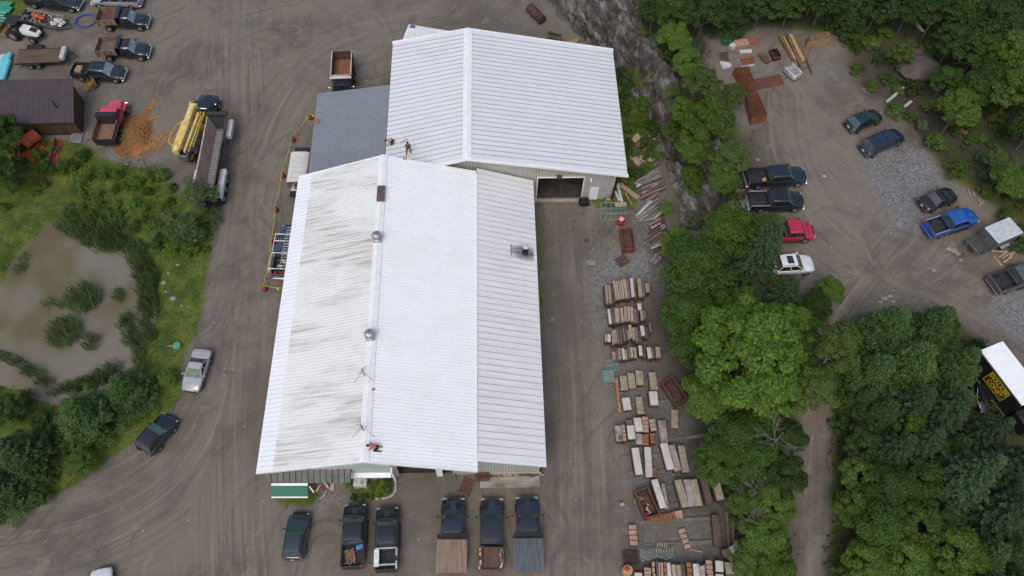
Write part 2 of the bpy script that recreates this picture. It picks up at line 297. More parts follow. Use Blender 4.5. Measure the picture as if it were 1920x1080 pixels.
# rock face behind the barn
def rock():
    st=.15; ys=np.arange(36,96,st); us=np.linspace(-.12,1.14,110); U,YY=np.meshgrid(us,ys)
    xb_=np.interp(YY,BOT[:,1],BOT[:,0]); xt_=np.interp(YY,TOP[:,1],TOP[:,0]); XX=xb_+U*(xt_-xb_)
    env=np.clip((U+.12)/.22,0,1)*np.clip((1.14-U)/.16,0,1)*np.clip((YY-36)/5,0,1)
    a=XX*.91+YY*.41; c=-XX*.41+YY*.91   # bedding runs down to the right
    r1=np.abs(fbm(a*.85,c*.22,51,4)-.47)*2; r2=fbm(XX*1.3,YY*1.1,61,4)-.47; stp=np.floor(fbm(a*.6,c*.14,71,3)*9)/9
    r3=np.abs(fbm(a*2.6,c*.8,53,3)-.44)*2; ZZ=gh(XX,YY)-.25+env*(.75+ .75-r1*2.3+r2*1.3+ (stp-.45)*3.0-r3*.9); XX=XX+env*(fbm(XX*.7,YY*.7,81,4)-.47)*1.6
    n_,m_=XX.shape; v=np.stack([XX,YY,ZZ],-1).reshape(-1,3); I=np.arange(n_*m_).reshape(n_,m_); f=np.stack([I[:-1,:-1],I[:-1,1:],I[1:,1:],I[1:,:-1]],-1).reshape(-1,4)
    me=bpy.data.meshes.new('rock_cliff'); me.from_pydata(v.tolist(),[],f.tolist()); me.materials.append(cliffmat()); me.polygons.foreach_set('use_smooth',[True]*len(f)); me.set_sharp_from_angle(angle=R(38))
    o=bpy.data.objects.new('rock_cliff',me); scn.collection.objects.link(o); o['kind']='structure'
def cliffmat():
    m=bpy.data.materials.new('schist_rock'); m.use_nodes=True; n=m.node_tree; L=n.links; b=n.nodes['Principled BSDF']; tc=n.nodes.new('ShaderNodeTexCoord')
    mq=n.nodes.new('ShaderNodeMapping'); mq.inputs['Rotation'].default_value=(0,0,R(-24)); L.new(tc.outputs['Object'],mq.inputs[0]); mp=n.nodes.new('ShaderNodeMapping'); mp.inputs['Scale'].default_value=(1.7,.34,.6); L.new(mq.outputs[0],mp.inputs[0])
    def N(sc,vec,d=7,ro=.7): z=n.nodes.new('ShaderNodeTexNoise'); z.inputs['Scale'].default_value=sc; z.inputs['Detail'].default_value=d; z.inputs['Roughness'].default_value=ro; L.new(vec,z.inputs['Vector']); return z.outputs[0]
    def ramp(v,els):
        r=n.nodes.new('ShaderNodeValToRGB'); e=r.color_ramp.elements; e[0].position=els[0][0]; e[0].color=(*els[0][1],1); e[1].position=els[-1][0]; e[1].color=(*els[-1][1],1)
        for p,c in els[1:-1]: k=e.new(p); k.color=(*c,1)
        L.new(v,r.inputs[0]); return r.outputs[0]
    a=ramp(N(1.,mp.outputs[0]),[(.42,(.012,.010,.009)),(.48,(.065,.052,.042)),(.54,(.140,.134,.126)),(.64,(.35,.36,.37))])
    c=ramp(N(.35,tc.outputs['Object']),[(.42,(.060,.040,.026)),(.6,(.15,.145,.14))]); mx=n.nodes.new('ShaderNodeMix'); mx.data_type='RGBA'; mx.inputs[0].default_value=.4; L.new(a,mx.inputs[6]); L.new(c,mx.inputs[7])
    mo=n.nodes.new('ShaderNodeMix'); mo.data_type='RGBA'; r=ramp(N(.6,tc.outputs['Object']),[(.60,(0,0,0)),(.70,(.8,.8,.8))]); L.new(r,mo.inputs[0]); L.new(mx.outputs[2],mo.inputs[6]); mo.inputs[7].default_value=(.045,.055,.022,1)
    L.new(mo.outputs[2],b.inputs['Base Color']); b.inputs['Roughness'].default_value=.75
    bp=n.nodes.new('ShaderNodeBump'); bp.inputs['Strength'].default_value=.9; bp.inputs['Distance'].default_value=.15; L.new(N(2.2,mp.outputs[0]),bp.inputs['Height']); L.new(bp.outputs[0],b.inputs['Normal']); return m
rock()
# pond
def pond():
    m=bpy.data.materials.new('murky_water'); m.use_nodes=True; n=m.node_tree; L=n.links; b=n.nodes['Principled BSDF']
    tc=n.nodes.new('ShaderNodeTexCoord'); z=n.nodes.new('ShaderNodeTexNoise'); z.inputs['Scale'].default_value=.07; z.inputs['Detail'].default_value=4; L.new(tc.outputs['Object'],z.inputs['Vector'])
    r=n.nodes.new('ShaderNodeValToRGB'); e=r.color_ramp.elements; e[0].position=.44; e[0].color=(.125,.105,.055,1); e[1].position=.54; e[1].color=(.190,.170,.140,1); L.new(z.outputs[0],r.inputs[0]); L.new(r.outputs[0],b.inputs['Base Color'])  # olive blotches in the water colour stand in for tree reflections
    b.inputs['Roughness'].default_value=.06; b.inputs['IOR'].default_value=1.33; b.inputs['Specular IOR Level'].default_value=.5
    w=n.nodes.new('ShaderNodeTexNoise'); w.inputs['Scale'].default_value=3; w.inputs['Detail'].default_value=3; L.new(tc.outputs['Object'],w.inputs['Vector']); bp=n.nodes.new('ShaderNodeBump'); bp.inputs['Strength'].default_value=.05; bp.inputs['Distance'].default_value=.03; L.new(w.outputs[0],bp.inputs['Height']); L.new(bp.outputs[0],b.inputs['Normal'])
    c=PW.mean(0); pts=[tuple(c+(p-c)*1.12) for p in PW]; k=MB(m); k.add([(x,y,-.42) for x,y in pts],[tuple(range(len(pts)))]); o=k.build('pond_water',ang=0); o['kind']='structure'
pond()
# ------------------------------------------------------------ buildings
def roofmat(name,col,stain,amt,sx=.35,sy=7.,rust=0.,rough=.38,metal=0.,ridge=None):
    m=bpy.data.materials.new(name); m.use_nodes=True; n=m.node_tree; L=n.links; b=n.nodes['Principled BSDF']; tc=n.nodes.new('ShaderNodeTexCoord')
    mp=n.nodes.new('ShaderNodeMapping'); mp.inputs['Scale'].default_value=(sx,sy,sx); L.new(tc.outputs['Object'],mp.inputs[0])
    def N(sc,vec,d=6): z=n.nodes.new('ShaderNodeTexNoise'); z.inputs['Scale'].default_value=sc; z.inputs['Detail'].default_value=d; z.inputs['Roughness'].default_value=.65; L.new(vec,z.inputs['Vector']); return z.outputs[0]
    def ss(v,a,c): k=n.nodes.new('ShaderNodeMapRange'); k.interpolation_type='SMOOTHSTEP'; k.inputs[1].default_value=a; k.inputs[2].default_value=c; L.new(v,k.inputs[0]); return k.outputs[0]
    def mul(a,c):
        k=n.nodes.new('ShaderNodeMath'); k.operation='MULTIPLY'
        for i,q in enumerate((a,c)):
            if hasattr(q,'links'): L.new(q,k.inputs[i])
            else: k.inputs[i].default_value=q
        return k.outputs[0]
    st=N(1.,mp.outputs[0]); mp2=n.nodes.new('ShaderNodeMapping'); mp2.inputs['Scale'].default_value=(.10,.30,.1); L.new(tc.outputs['Object'],mp2.inputs[0]); bandn=N(1.,mp2.outputs[0],3)
    f=mul(ss(st,.36,.74),mul(ss(bandn,.44,.60),amt))
    if ridge is not None:
        sx_=n.nodes.new('ShaderNodeSeparateXYZ'); L.new(tc.outputs['Object'],sx_.inputs[0]); mr=n.nodes.new('ShaderNodeMapRange'); mr.inputs[1].default_value=ridge-8; mr.inputs[2].default_value=ridge; mr.inputs[3].default_value=.3; mr.inputs[4].default_value=1.; L.new(sx_.outputs[0],mr.inputs[0]); f=mul(f,mr.outputs[0])
    mx=n.nodes.new('ShaderNodeMix'); mx.data_type='RGBA'; L.new(f,mx.inputs[0]); mx.inputs[6].default_value=(*col,1); mx.inputs[7].default_value=(*stain,1)
    m2=n.nodes.new('ShaderNodeMix'); m2.data_type='RGBA'; L.new(mul(ss(N(.5,tc.outputs['Object'],5),.35,.75),.22),m2.inputs[0]); L.new(mx.outputs[2],m2.inputs[6]); m2.inputs[7].default_value=(col[0]*.72,col[1]*.72,col[2]*.70,1)
    m3=n.nodes.new('ShaderNodeMix'); m3.data_type='RGBA'; L.new(mul(ss(N(6,tc.outputs['Object'],2),.70,.74),.35),m3.inputs[0]); L.new(m2.outputs[2],m3.inputs[6]); m3.inputs[7].default_value=(.25,.24,.22,1)
    L.new(m3.outputs[2],b.inputs['Base Color']); b.inputs['Roughness'].default_value=rough; b.inputs['Metallic'].default_value=metal; return m
WALL=P('beige_wall_panel',(.44,.44,.40),.6,0,.10,.8); WALLD=P('panel_groove',(.20,.20,.185),.7); TRIM=P('white_trim',(.80,.81,.82),.5,0,.06,2)
CONC=P('concrete',(.33,.32,.29),.85,0,.2,1.5,.3); DARK=P('dark_interior',(.02,.019,.018),.9); WDOOR=P('white_door_paint',(.74,.77,.80),.5,0,.05,2)
def wall_panels(mb,a,b,z0,zf,thick=.12,pitch=.3,openings=(),out=1):
    """wall from a to b (xy), top height zf(t), ribs on the outer side, openings (t0,t1,z) in metres along the wall"""
    a=Vector(a);b=Vector(b); Lw=(b-a).length; d=(b-a)/Lw; nrm=Vector((d.y,-d.x))*out
    cuts=sorted({0,Lw}|{o[0] for o in openings}|{o[1] for o in openings}|{k*Lw/8 for k in range(9)})
    for s0,s1 in zip(cuts[:-1],cuts[1:]):
        if s1-s0<.02: continue
        zb=z0
        for o in openings:
            if o[0]<=s0+.001 and s1<=o[1]+.001: zb=o[2]
        if zb>=min(zf(s0/Lw),zf(s1/Lw))-.05: continue
        p0=a+d*s0;p1=a+d*s1; q0=p0-nrm*thick;q1=p1-nrm*thick
        mb.use(WALL).add([(p0.x,p0.y,zb),(p1.x,p1.y,zb),(q1.x,q1.y,zb),(q0.x,q0.y,zb),(p0.x,p0.y,zf(s0/Lw)),(p1.x,p1.y,zf(s1/Lw)),(q1.x,q1.y,zf(s1/Lw)),(q0.x,q0.y,zf(s0/Lw))],[(0,1,5,4),(1,2,6,5),(2,3,7,6),(3,0,4,7),(4,5,6,7),(0,3,2,1)])
    k=pitch
    while k<Lw:
        zb=z0
        for o in openings:
            if o[0]<k<o[1]: zb=o[2]
        zt=zf(k/Lw)
        if zt-zb>.1:
            p=a+d*k+nrm*.012; mb.use(WALLD).box((p.x,p.y,(zb+zt)/2),(.035,.03,zt-zb-.01),math.atan2(d.y,d.x))
        k+=pitch
def roof_plane(mb,q,t,m,rib,rm,rw=.05,rh=.05,edge=None):
    """q: eave-back, ridge-back, ridge-front, eave-front. ribs run from ridge to eave."""
    q=[Vector(p) for p in q]; mb.use(m).slab(q,t); n=max(2,int((q[1]-q[2]).length/rib))
    mb.use(rm)
    for i in range(1,n):
        s=i/n; a=q[0].lerp(q[3],s); b=q[1].lerp(q[2],s); ud=(q[3]-q[0]).normalized()*rw/2; up=Vector((0,0,rh))
        mb.add([a-ud,a+ud,b+ud,b-ud,a-ud*.5+up,a+ud*.5+up,b+ud*.5+up,b-ud*.5+up],[(0,1,5,4),(2,3,7,6),(3,0,4,7),(4,5,6,7),(1,2,6,5)])
def V3(px,py,z): return Vector([float(k) for k in un(px,py,z)])
# --- barn
RB=roofmat('barn_roof_white',(.69,.71,.735),(.5,.5,.5),.25,rough=.35); SEAM=P('roof_seam_grime_shade',(.30,.30,.31),.7); SEAML=P('roof_seam_light',(.58,.59,.60),.6)  # dark seam grey carries grime and painted-in seam shade together
b0=Vector((1.6,57,0)); barn=thing('barn','large white standing seam metal barn with beige gable wall and open bay door','barn',b0)
zr,ze=7.65,4.8; yb,yf=66.1,48.1
k=MB(); A_=(-10.98,67.0,ze);B_=(-2.33,66.1,zr);C_=(-2.33,yf+.2,zr);D_=(-10.9,yf+.2,ze)
roof_plane(k,[(-10.98,67.2,ze),(-2.5,66.1,zr),(-2.5,48.2,zr),(-10.9,48.2,ze)],.12,RB,.61,SEAM); k.build('roof',barn,b0,ang=0)
k=MB(); roof_plane(k,[(14.23,65.86,ze),(-2.1,66.1,zr),(-2.1,48.2,zr),(14.24,48.11,ze)],.12,RB,.61,SEAM); k.build('roof',barn,b0,ang=0)
k=MB(TRIM); k.slab([(-2.75,66.3,zr+.04),(-2.3,66.35,zr+.15),(-2.3,48.05,zr+.15),(-2.75,48.05,zr+.04)],.06); k.slab([(-2.3,66.35,zr+.15),(-1.85,66.3,zr+.04),(-1.85,48.05,zr+.04),(-2.3,48.05,zr+.15)],.06)
k.build('ridge_cap',barn,b0)
for (a,b) in (((-11.0,48.07,ze),(-2.3,48.07,zr)),((-2.3,48.07,zr),(14.3,47.99,ze)),((-11.05,67.25,ze),(-2.3,66.25,zr)),((-2.3,66.25,zr),(14.3,65.99,ze))):
    k=MB(TRIM); a=Vector(a);b=Vector(b); k.add([a+Vector((0,-.1,-.2)),b+Vector((0,-.1,-.2)),b+Vector((0,.1,-.2)),a+Vector((0,.1,-.2)),a+Vector((0,-.1,.1)),b+Vector((0,-.1,.1)),b+Vector((0,.1,.1)),a+Vector((0,.1,.1))],[(0,1,2,3),(4,7,6,5),(0,4,5,1),(2,6,7,3),(1,5,6,2),(0,3,7,4)]); k.build('fascia',barn,b0,ang=0)
def gab(x): return (zr-.12-(zr-ze)*((-2.3-x)/8.7) if x<-2.3 else zr-.12-(zr-ze)*((x+2.3)/16.5))
k=MB(); x0,x1=-10.5,13.35; Lx=x1-x0
wall_panels(k,(x0,48.55),(x1,48.55),0,lambda t:gab(x0+t*Lx),.14,.3,[(5.02-x0,9.83-x0,3.88)]); 
wall_panels(k,(x1,48.55),(x1,65.6),0,lambda t:ze-.1,.14,.3); wall_panels(k,(x1,65.6),(x0,66.6),0,lambda t:gab(x1-t*Lx)-.1,.14,.6); wall_panels(k,(x0,66.6),(x0,48.55),0,lambda t:ze-.1,.14,.6)
k.build('wall',barn,b0,ang=0)
k=MB(P('barn_floor_dirt',(.05,.042,.036),.9,0,.3,1)); k.add([(-10.3,48.75,.05),(13.2,48.75,.05),(13.2,65.4,.05),(-10.3,66.2,.05)],[(0,1,2,3)]); k.build('floor',barn,b0,ang=0)
k=MB(TRIM); k.box((7.42,48.51,3.93),(5.0,.1,.12)); k.box((4.97,48.51,1.95),(.1,.1,3.9)); k.box((9.88,48.51,1.95),(.1,.1,3.9)); k.use(CONC).box((7.42,48.35,.04),(5.2,.35,.1)); k.build('bay_door_frame',barn,b0,ang=0)
k=MB(WDOOR); k.box((11.15,48.49,1.06),(.92,.08,2.1)); dd=k.build('door',barn,b0,ang=0); k=MB(P('steel',(.4,.4,.4),.4,.8)); k.cyl((10.8,48.44,1.02),(10.8,48.36,1.02),.04); k.build('handle',dd)

k=MB(P('lamp_dark',(.06,.06,.06),.5)); k.box((7.2,48.4,4.25),(.5,.24,.22)); k.cyl((7.2,48.45,4.25),(7.2,48.1,4.15),.1,.16); k.build('flood_lamp',barn,b0); k=MB(WDOOR); k.cyl((10.6,48.42,3.55),(10.6,48.3,3.3),.1,.07); k.box((10.6,48.46,3.6),(.16,.1,.3)); k.build('wall_lamp',barn,b0)
# --- lean-to carport on the left of the barn
c0=Vector((-15,55,0)); cp=thing('carport','open-sided carport with faded blue grey sheet roof on the left side of the barn','carport',c0)
RG=roofmat('carport_sheet',(.20,.225,.255),(.30,.32,.34),.5,.5,.5,rough=.55)
q=[(-19.2,60.7,3.5),(-11.0,60.9,4.62),(-11.0,49.0,4.62),(-19.05,49.0,3.5)]; k=MB(); roof_plane(k,q,.08,RG,.32,P('carport_rib',(.17,.19,.215),.6),.05,.03)
k.use(P('carport_lap',(.30,.32,.34),.6))
for s in (.22,.44,.66,.86):
    a=Vector(q[0]).lerp(Vector(q[1]),s)+Vector((0,0,.045)); b=Vector(q[3]).lerp(Vector(q[2]),s)+Vector((0,0,.045)); k.add([a,a+Vector((.05,0,0)),b+Vector((.05,0,0)),b],[(0,1,2,3)])
k.build('roof',cp,c0,ang=0)
WOODD=P('weathered_timber',(.16,.12,.085),.85,0,.3,2,.3,stretch=(1,6,1)); RED=P('barn_red',(.28,.03,.025),.6)
for y in (49.6,53.4,57.1,60.4):
    k=MB(WOODD); k.box((-18.9,y,1.72),(.16,.16,3.44)); k.build('post',cp,c0,ang=0)
k=MB(RED); k.box((-19.12,54.8,3.36),(.06,11.9,.22)); k.use(WOODD).box((-18.9,54.8,3.3),(.12,11.7,.2)); k.build('edge_beam',cp,c0,ang=0)
k=MB(P('rust_orange_sheet',(.36,.14,.04),.7)); p=V3(595.5,227,3.6); k.box((p.x,p.y,3.66),(.55,.6,.03)); tag(k.build('rusty_plate'),'small square rusty orange plate lying on the grey carport roof','plate')
# --- main building
m0=Vector((-10,33,0)); mainb=thing('workshop','long low white metal roofed workshop with open bays at its front','workshop',m0)
zR,zE,zL=8.05,5.9,5.3; yB=47.9
RW=roofmat('workshop_roof_clean',(.86,.88,.885),(.55,.53,.50),.16,rough=.42); RS=roofmat('workshop_roof_stained',(.78,.79,.775),(.30,.255,.205),1.,.22,6.5,rough=.5,ridge=-10.3); RN=roofmat('workshop_roof_new_strip',(.84,.86,.90),(.6,.6,.6),.1,rough=.35)
rf=V3(682,864,zR); rbk=Vector((-10.55,48.3,zR)); er_f=V3(895.5,882,zE); er_b=Vector((-1.4,47.9,zE)); el_f=V3(480,885.5,zL); el_b=V3(560,331,zL); 
def lp(a,b,t): return a.lerp(b,t)
s=.84
k=MB(); roof_plane(k,[lp(rbk,el_b,s),rbk,rf,lp(rf,el_f,s)],.14,RS,.30,SEAML,.03,.025); k.build('roof',mainb,m0,ang=0)
k=MB(); roof_plane(k,[el_b,lp(rbk,el_b,s),lp(rf,el_f,s),el_f],.14,RN,.42,SEAML,.04,.03); k.build('roof_eave_strip',mainb,m0,ang=0)
k=MB(); roof_plane(k,[er_b,rbk,rf,er_f],.14,RW,.30,SEAML,.028,.022); k.build('roof',mainb,m0,ang=0)
k=MB(TRIM); 
a,b=rbk+Vector((0,0,.12)),rf+Vector((0,0,.12)); w=Vector((.42,0,-.14)); w2=Vector((-.42,0,-.14)); k.slab([a+w2,a,b,b+w2],.05); k.slab([a,a+w,b+w,b],.05); k.build('ridge_cap',mainb,m0)
for a,b in ((el_f,rf),(rf,er_f),(el_b,rbk)):
    k=MB(TRIM); u=Vector((0,.07,0)); k.add([a-u+Vector((0,-.05,-.28)),b-u+Vector((0,-.05,-.28)),b+u+Vector((0,-.05,-.28)),a+u+Vector((0,-.05,-.28)),a-u+Vector((0,-.05,.05)),b-u+Vector((0,-.05,.05)),b+u+Vector((0,-.05,.05)),a+u+Vector((0,-.05,.05))],[(0,1,2,3),(4,7,6,5),(0,4,5,1),(2,6,7,3),(1,5,6,2),(0,3,7,4)]); k.build('fascia',mainb,m0,ang=0)
x0,x1=-18.6,-1.45; yw=18.5
def gab2(t):
    x=x0+t*(x1-x0); return (zL+(zR-zL)*(x+19.5)/9.1 if x<-10.4 else zE+(zR-zE)*(-1.4-x)/9.)-.22
k=MB(); xa=[V3(p,889,0).x for p in (750,820,831,850)]
wall_panels(k,(x0,yw),(x1,yw),0,gab2,.14,.3,[(xa[0]-x0,xa[1]-x0,3.6),(xa[2]-x0,xa[3]-x0,2.3)]); wall_panels(k,(x1,yw),(x1,48.2),0,lambda t:zE-.2,.14,.6); wall_panels(k,(x0,47.7),(x0,yw),0,lambda t:zL-.2,.14,.6)
k.build('wall',mainb,m0,ang=0)
k=MB(P('shop_floor',(.035,.032,.03),.9)); k.add([(-18.4,18.7,.05),(-1.6,18.7,.05),(-1.6,47.5,.05),(-18.4,47.5,.05)],[(0,1,2,3)]); k.build('floor',mainb,m0,ang=0)
k=MB(TRIM); k.box(((xa[1]+xa[2])/2,yw-.08,1.6),(.55,.12,3.2)); k.build('door_post',mainb,m0,ang=0)
# right lean-to
lt_lb,lt_rb,lt_rf,lt_lf=Vector((-1.35,48.3,5.85)),Vector((4.5,48.3,3.72)),V3(1024.6,872,3.85),V3(895.7,861,5.85)
RL=roofmat('lean_to_roof',(.74,.735,.745),(.50,.46,.42),.35,.4,3.,rough=.4)
k=MB(); roof_plane(k,[lt_rb,lt_lb,lt_lf,lt_rf],.12,RL,.61,P('lean_to_seam',(.42,.41,.41),.7),.045,.04); lr=k.build('lean_to_roof',mainb,m0,ang=0)
k=MB(TRIM); a,b=lt_lf,lt_rf; u=Vector((0,.07,0)); k.add([a-u+Vector((0,-.05,-.3)),b-u+Vector((0,-.05,-.3)),b+u+Vector((0,-.05,-.3)),a+u+Vector((0,-.05,-.3)),a-u+Vector((0,-.05,.05)),b-u+Vector((0,-.05,.05)),b+u+Vector((0,-.05,.05)),a+u+Vector((0,-.05,.05))],[(0,1,2,3),(4,7,6,5),(0,4,5,1),(2,6,7,3),(1,5,6,2),(0,3,7,4)]); k.box((-1.38,33,5.93),(.12,29,.1)); k.build('fascia',mainb,m0,ang=0)
k=MB(); wall_panels(k,(-1.4,18.5),(4.25,18.5),.45,lambda t:5.6-t*2.0,.14,.25,[]); k.use(CONC).box((1.42,18.55,.2),(5.7,.3,.5)); wall_panels(k,(4.25,18.5),(4.25,48.2),0,lambda t:3.55,.14,.6); k.build('lean_to_wall',mainb,m0,ang=0)
k=MB(P('vent_black',(.03,.04,.06),.5)); p=V3(910,869,4.4); k.box((-.65,18.44,4.35),(.5,.08,.5)); k.build('gable_vent',mainb,m0)
# --- wood shed at left
s0=Vector((-50.5,60.5,0)); shed=thing('shed','dark weathered board shed under a maroon brown metal roof','shed',s0)
BR=P('shed_roof_maroon',(.085,.062,.068),.45,.2,.12,.6); BRR=P('shed_rib',(.06,.042,.048),.5,.2)
za,zb_=3.55,2.5; SA=[V3(-60,151,za),V3(137,147.5,za),V3(138,229.5,zb_),V3(-60,234,zb_)]
k=MB(BR); k.slab([SA[0],SA[1],SA[2],SA[3]],.1); k.use(BRR)
n=46
for i in range(1,n):
    s_=i/n; a=SA[0].lerp(SA[1],s_); b=SA[3].lerp(SA[2],s_); u=Vector((.02,0,0)); h=Vector((0,0,.03)); k.add([a-u,a+u,b+u,b-u,a+h,b+h],[(0,4,5,3),(4,1,2,5)])
k.build('roof',shed,s0,ang=0)
BOARD=P('old_boards',(.105,.060,.036),.85,0,.3,1.2,.4,col2=(.030,.020,.015),f2=.5,stretch=(8,8,.6))
k=MB(BOARD); pa=[(SA[3].x,SA[2].y+.35),(SA[2].x-.25,SA[2].y+.35),(SA[1].x-.3,SA[1].y-.3),(SA[0].x,SA[0].y-.3)]
for i in range(4):
    a=Vector(pa[i]);b=Vector(pa[(i+1)%4]); ha=(zb_,zb_,za,za)[i]-.1; hb=(zb_,za,za,zb_)[i]-.1; L_=(b-a).length; n=max(1,int(L_/.22)); d=(b-a)/L_; nn=Vector((d.y,-d.x))
    for j in range(n):
        p=a+d*(j+.5)*L_/n; h=ha+(hb-ha)*(j+.5)/n; k.box((p.x+nn.x*ru(0,.02),p.y+nn.y*ru(0,.02),h/2),(L_/n*.94,.04,h),math.atan2(d.y,d.x))
k.build('board_wall',shed,s0,ang=0)
k=MB(P('black_pipe',(.02,.02,.02),.5)); p=V3(106,201,2.95); k.cyl(p-Vector((0,0,.2)),p+Vector((0,0,.9)),.09); k.cyl(p+Vector((0,0,.9)),p+Vector((0,0,1.0)),.16,.05); k.build('chimney',shed,s0)
# ------------------------------------------------------------ vehicles (x forward, z up, origin on the ground under the middle)
GLASS=P('tinted_glass',(.018,.026,.026),.08,0,.1,1,spec=.8,coat=.3); GLASSG=P('windshield_glass',(.06,.125,.085),.08,0,.25,1.2,spec=.8); GLASSR=P('rear_glass',(.06,.075,.085),.08,0,.2,1,spec=.8,coat=.3); GLASSL=P('windshield_glass_sky',(.24,.27,.30),.12,0,.25,1.,spec=.8)
RUB=P('tyre_rubber',(.018,.018,.018),.85); RIM=P('alloy_rim',(.42,.43,.45),.35,.6,.1,3); BLK=P('black_plastic',(.022,.022,.024),.6); CHR=P('chrome_trim',(.62,.64,.67),.2,.8,.05,2)
HL=P('headlight_lens',(.34,.36,.39),.12,.1,.05,4,spec=.8); TL_=P('taillight_lens',(.35,.012,.02),.2,0,.1,4,spec=.7); LINER=P('bed_liner',(.030,.031,.034),.75,0,.35,2.5)
def wheel(par,x,y,r=.40,w=.26,name='wheel'):
    s=1 if y>0 else -1; k=MB(RUB); n=18; prof=[(r*.62,-w/2),(r*.93,-w/2),(r,-w*.3),(r,w*.3),(r*.93,w/2),(r*.62,w/2)]
    k.loft([[(math.cos(2*math.pi*i/n)*a,b,math.sin(2*math.pi*i/n)*a) for i in range(n)] for a,b in prof],caps=True)
    o=k.build(name,par); o.location=(x,y,r)
    k=MB(RIM); k.cyl((0,s*w*.42,0),(0,s*w*.54,0),r*.6,r*.52,14); k.use(BLK)
    for i in range(5): a=2*math.pi*i/5; k.box((math.cos(a)*r*.36,s*w*.545,math.sin(a)*r*.36),(r*.16,.02,r*.16),0,-a)
    k.build('rim',o); return o
def shell(k,stations,w):
    """closed body: stations (x, half width factor, z bottom, z side, z top) """
    secs=[]
    for x,wf,zb,zs,zt in stations:
        h=w/2*wf; secs.append([(x,-h*.90,zb),(x,-h*.99,zb+(zs-zb)*.35),(x,-h,zb+(zs-zb)*.72),(x,-h*.965,zs),(x,-h*.84,zt-.02),(x,-h*.42,zt+.015),(x,h*.42,zt+.015),(x,h*.84,zt-.02),(x,h*.965,zs),(x,h,zb+(zs-zb)*.72),(x,h*.99,zb+(zs-zb)*.35),(x,h*.90,zb)])
    return k.loft(secs)
def cabin(par,pm,w,xs,zb,zt,gm=GLASSG,inset=.13,ribs=0,roof_mat=None,rear=True):
    """xs: windshield foot, roof front, roof rear, rear glass foot"""
    x0,x1,x2,x3=xs; h=w/2*.93; hr=h-inset; c=.02
    def q(k,pts): k.add(pts,[(0,1,2,3)])
    k=MB(pm); e=.05
    k.loft([[(x1+.10,-hr*.82,zt),(x1+.10,hr*.82,zt),(x1-.0,hr,zt-.07),(x1,-hr,zt-.07)],[(x1-.25,-hr*.86,zt+.035),(x1-.25,hr*.86,zt+.035),(x1-.25,hr+.02,zt-.07),(x1-.25,-hr-.02,zt-.07)],[(x2+.2,-hr*.86,zt+.035),(x2+.2,hr*.86,zt+.035),(x2+.2,hr+.02,zt-.07),(x2+.2,-hr-.02,zt-.07)],[(x2-.04,-hr*.82,zt),(x2-.04,hr*.82,zt),(x2,hr,zt-.07),(x2,-hr,zt-.07)]]); 
    if ribs:
        for i in range(ribs): y=(i-(ribs-1)/2)*hr*1.6/ribs; k.box(((x1+x2)/2,y,zt+.04),((x1-x2)*.8,.035,.018))
    for s in(-1,1):
        for a,b in (((x0,h*s,zb),(x1,hr*s,zt-.07)),((x3,h*s,zb),(x2,hr*s,zt-.07)),(((x0+x3)/2+.05,h*s,zb),((x1+x2)/2+.0,hr*s,zt-.07))):
            k.tube([a,b],.038,5)
    k.build('cab_roof',par,ang=30)
    k=MB(gm); q(k,[(x0,-h*.96,zb),(x0,h*.96,zb),(x1+.02,hr*.98,zt-.06),(x1+.02,-hr*.98,zt-.06)]); k.use(BLK); 
    for y in(-.45,.25): k.tube([(x0+.02,y*h,zb+.03),(x0-.22,(y+.35)*h,zb+.03+.22*(zt-zb)/max(.1,x0-x1))],.012,4)
    k.build('windshield',par,ang=0)
    if rear: k=MB(GLASSR); q(k,[(x3,-h*.96,zb),(x3,h*.96,zb),(x2-.02,hr*.98,zt-.06),(x2-.02,-hr*.98,zt-.06)]); k.build('rear_window',par,ang=0)
    for s in(-1,1):
        k=MB(GLASS); q(k,[(x0,h*s*.985,zb),(x3,h*s*.985,zb),(x2,hr*s*.985,zt-.07),(x1,hr*s*.985,zt-.07)]); k.build('side_window',par,ang=0)
def mirrors(par,x,w,z,m=BLK,o=.16):
    for s in(-1,1): k=MB(m); k.rbox((x,s*(w/2+o),z),(.16,.20,.20),.04); k.tube([(x,s*w*.46,z-.08),(x,s*(w/2+o-.05),z-.02)],.025,5); k.build('mirror',par)
def lights(par,L,w,zf,zr_,front=True,rear=True,lf=.30):
    for s in(-1,1):
        if front: k=MB(HL); k.rbox((L/2-.13,s*(w/2-.24),zf-.03),(.16,lf,.15),.04); k.build('headlight',par)
        if rear: k=MB(TL_); k.rbox((-L/2+.07,s*(w/2-.11),zr_),(.16,.20,.34),.03); k.build('taillight',par)
def root_at(name,label,cat,rear,front,dz=.85,group=None,w=None):
    a=ung(*rear,dz);b=ung(*front,dz); m=(a+b)/2; L=(b.xy-a.xy).length; t=thing(name,label,cat,(m.x,m.y,gz(m.x,m.y)),math.atan2(b.y-a.y,b.x-a.x),group)
    t.rotation_euler[1]=-math.atan2(gz(b.x,b.y)-gz(a.x,a.y),L)*.8; return t,L
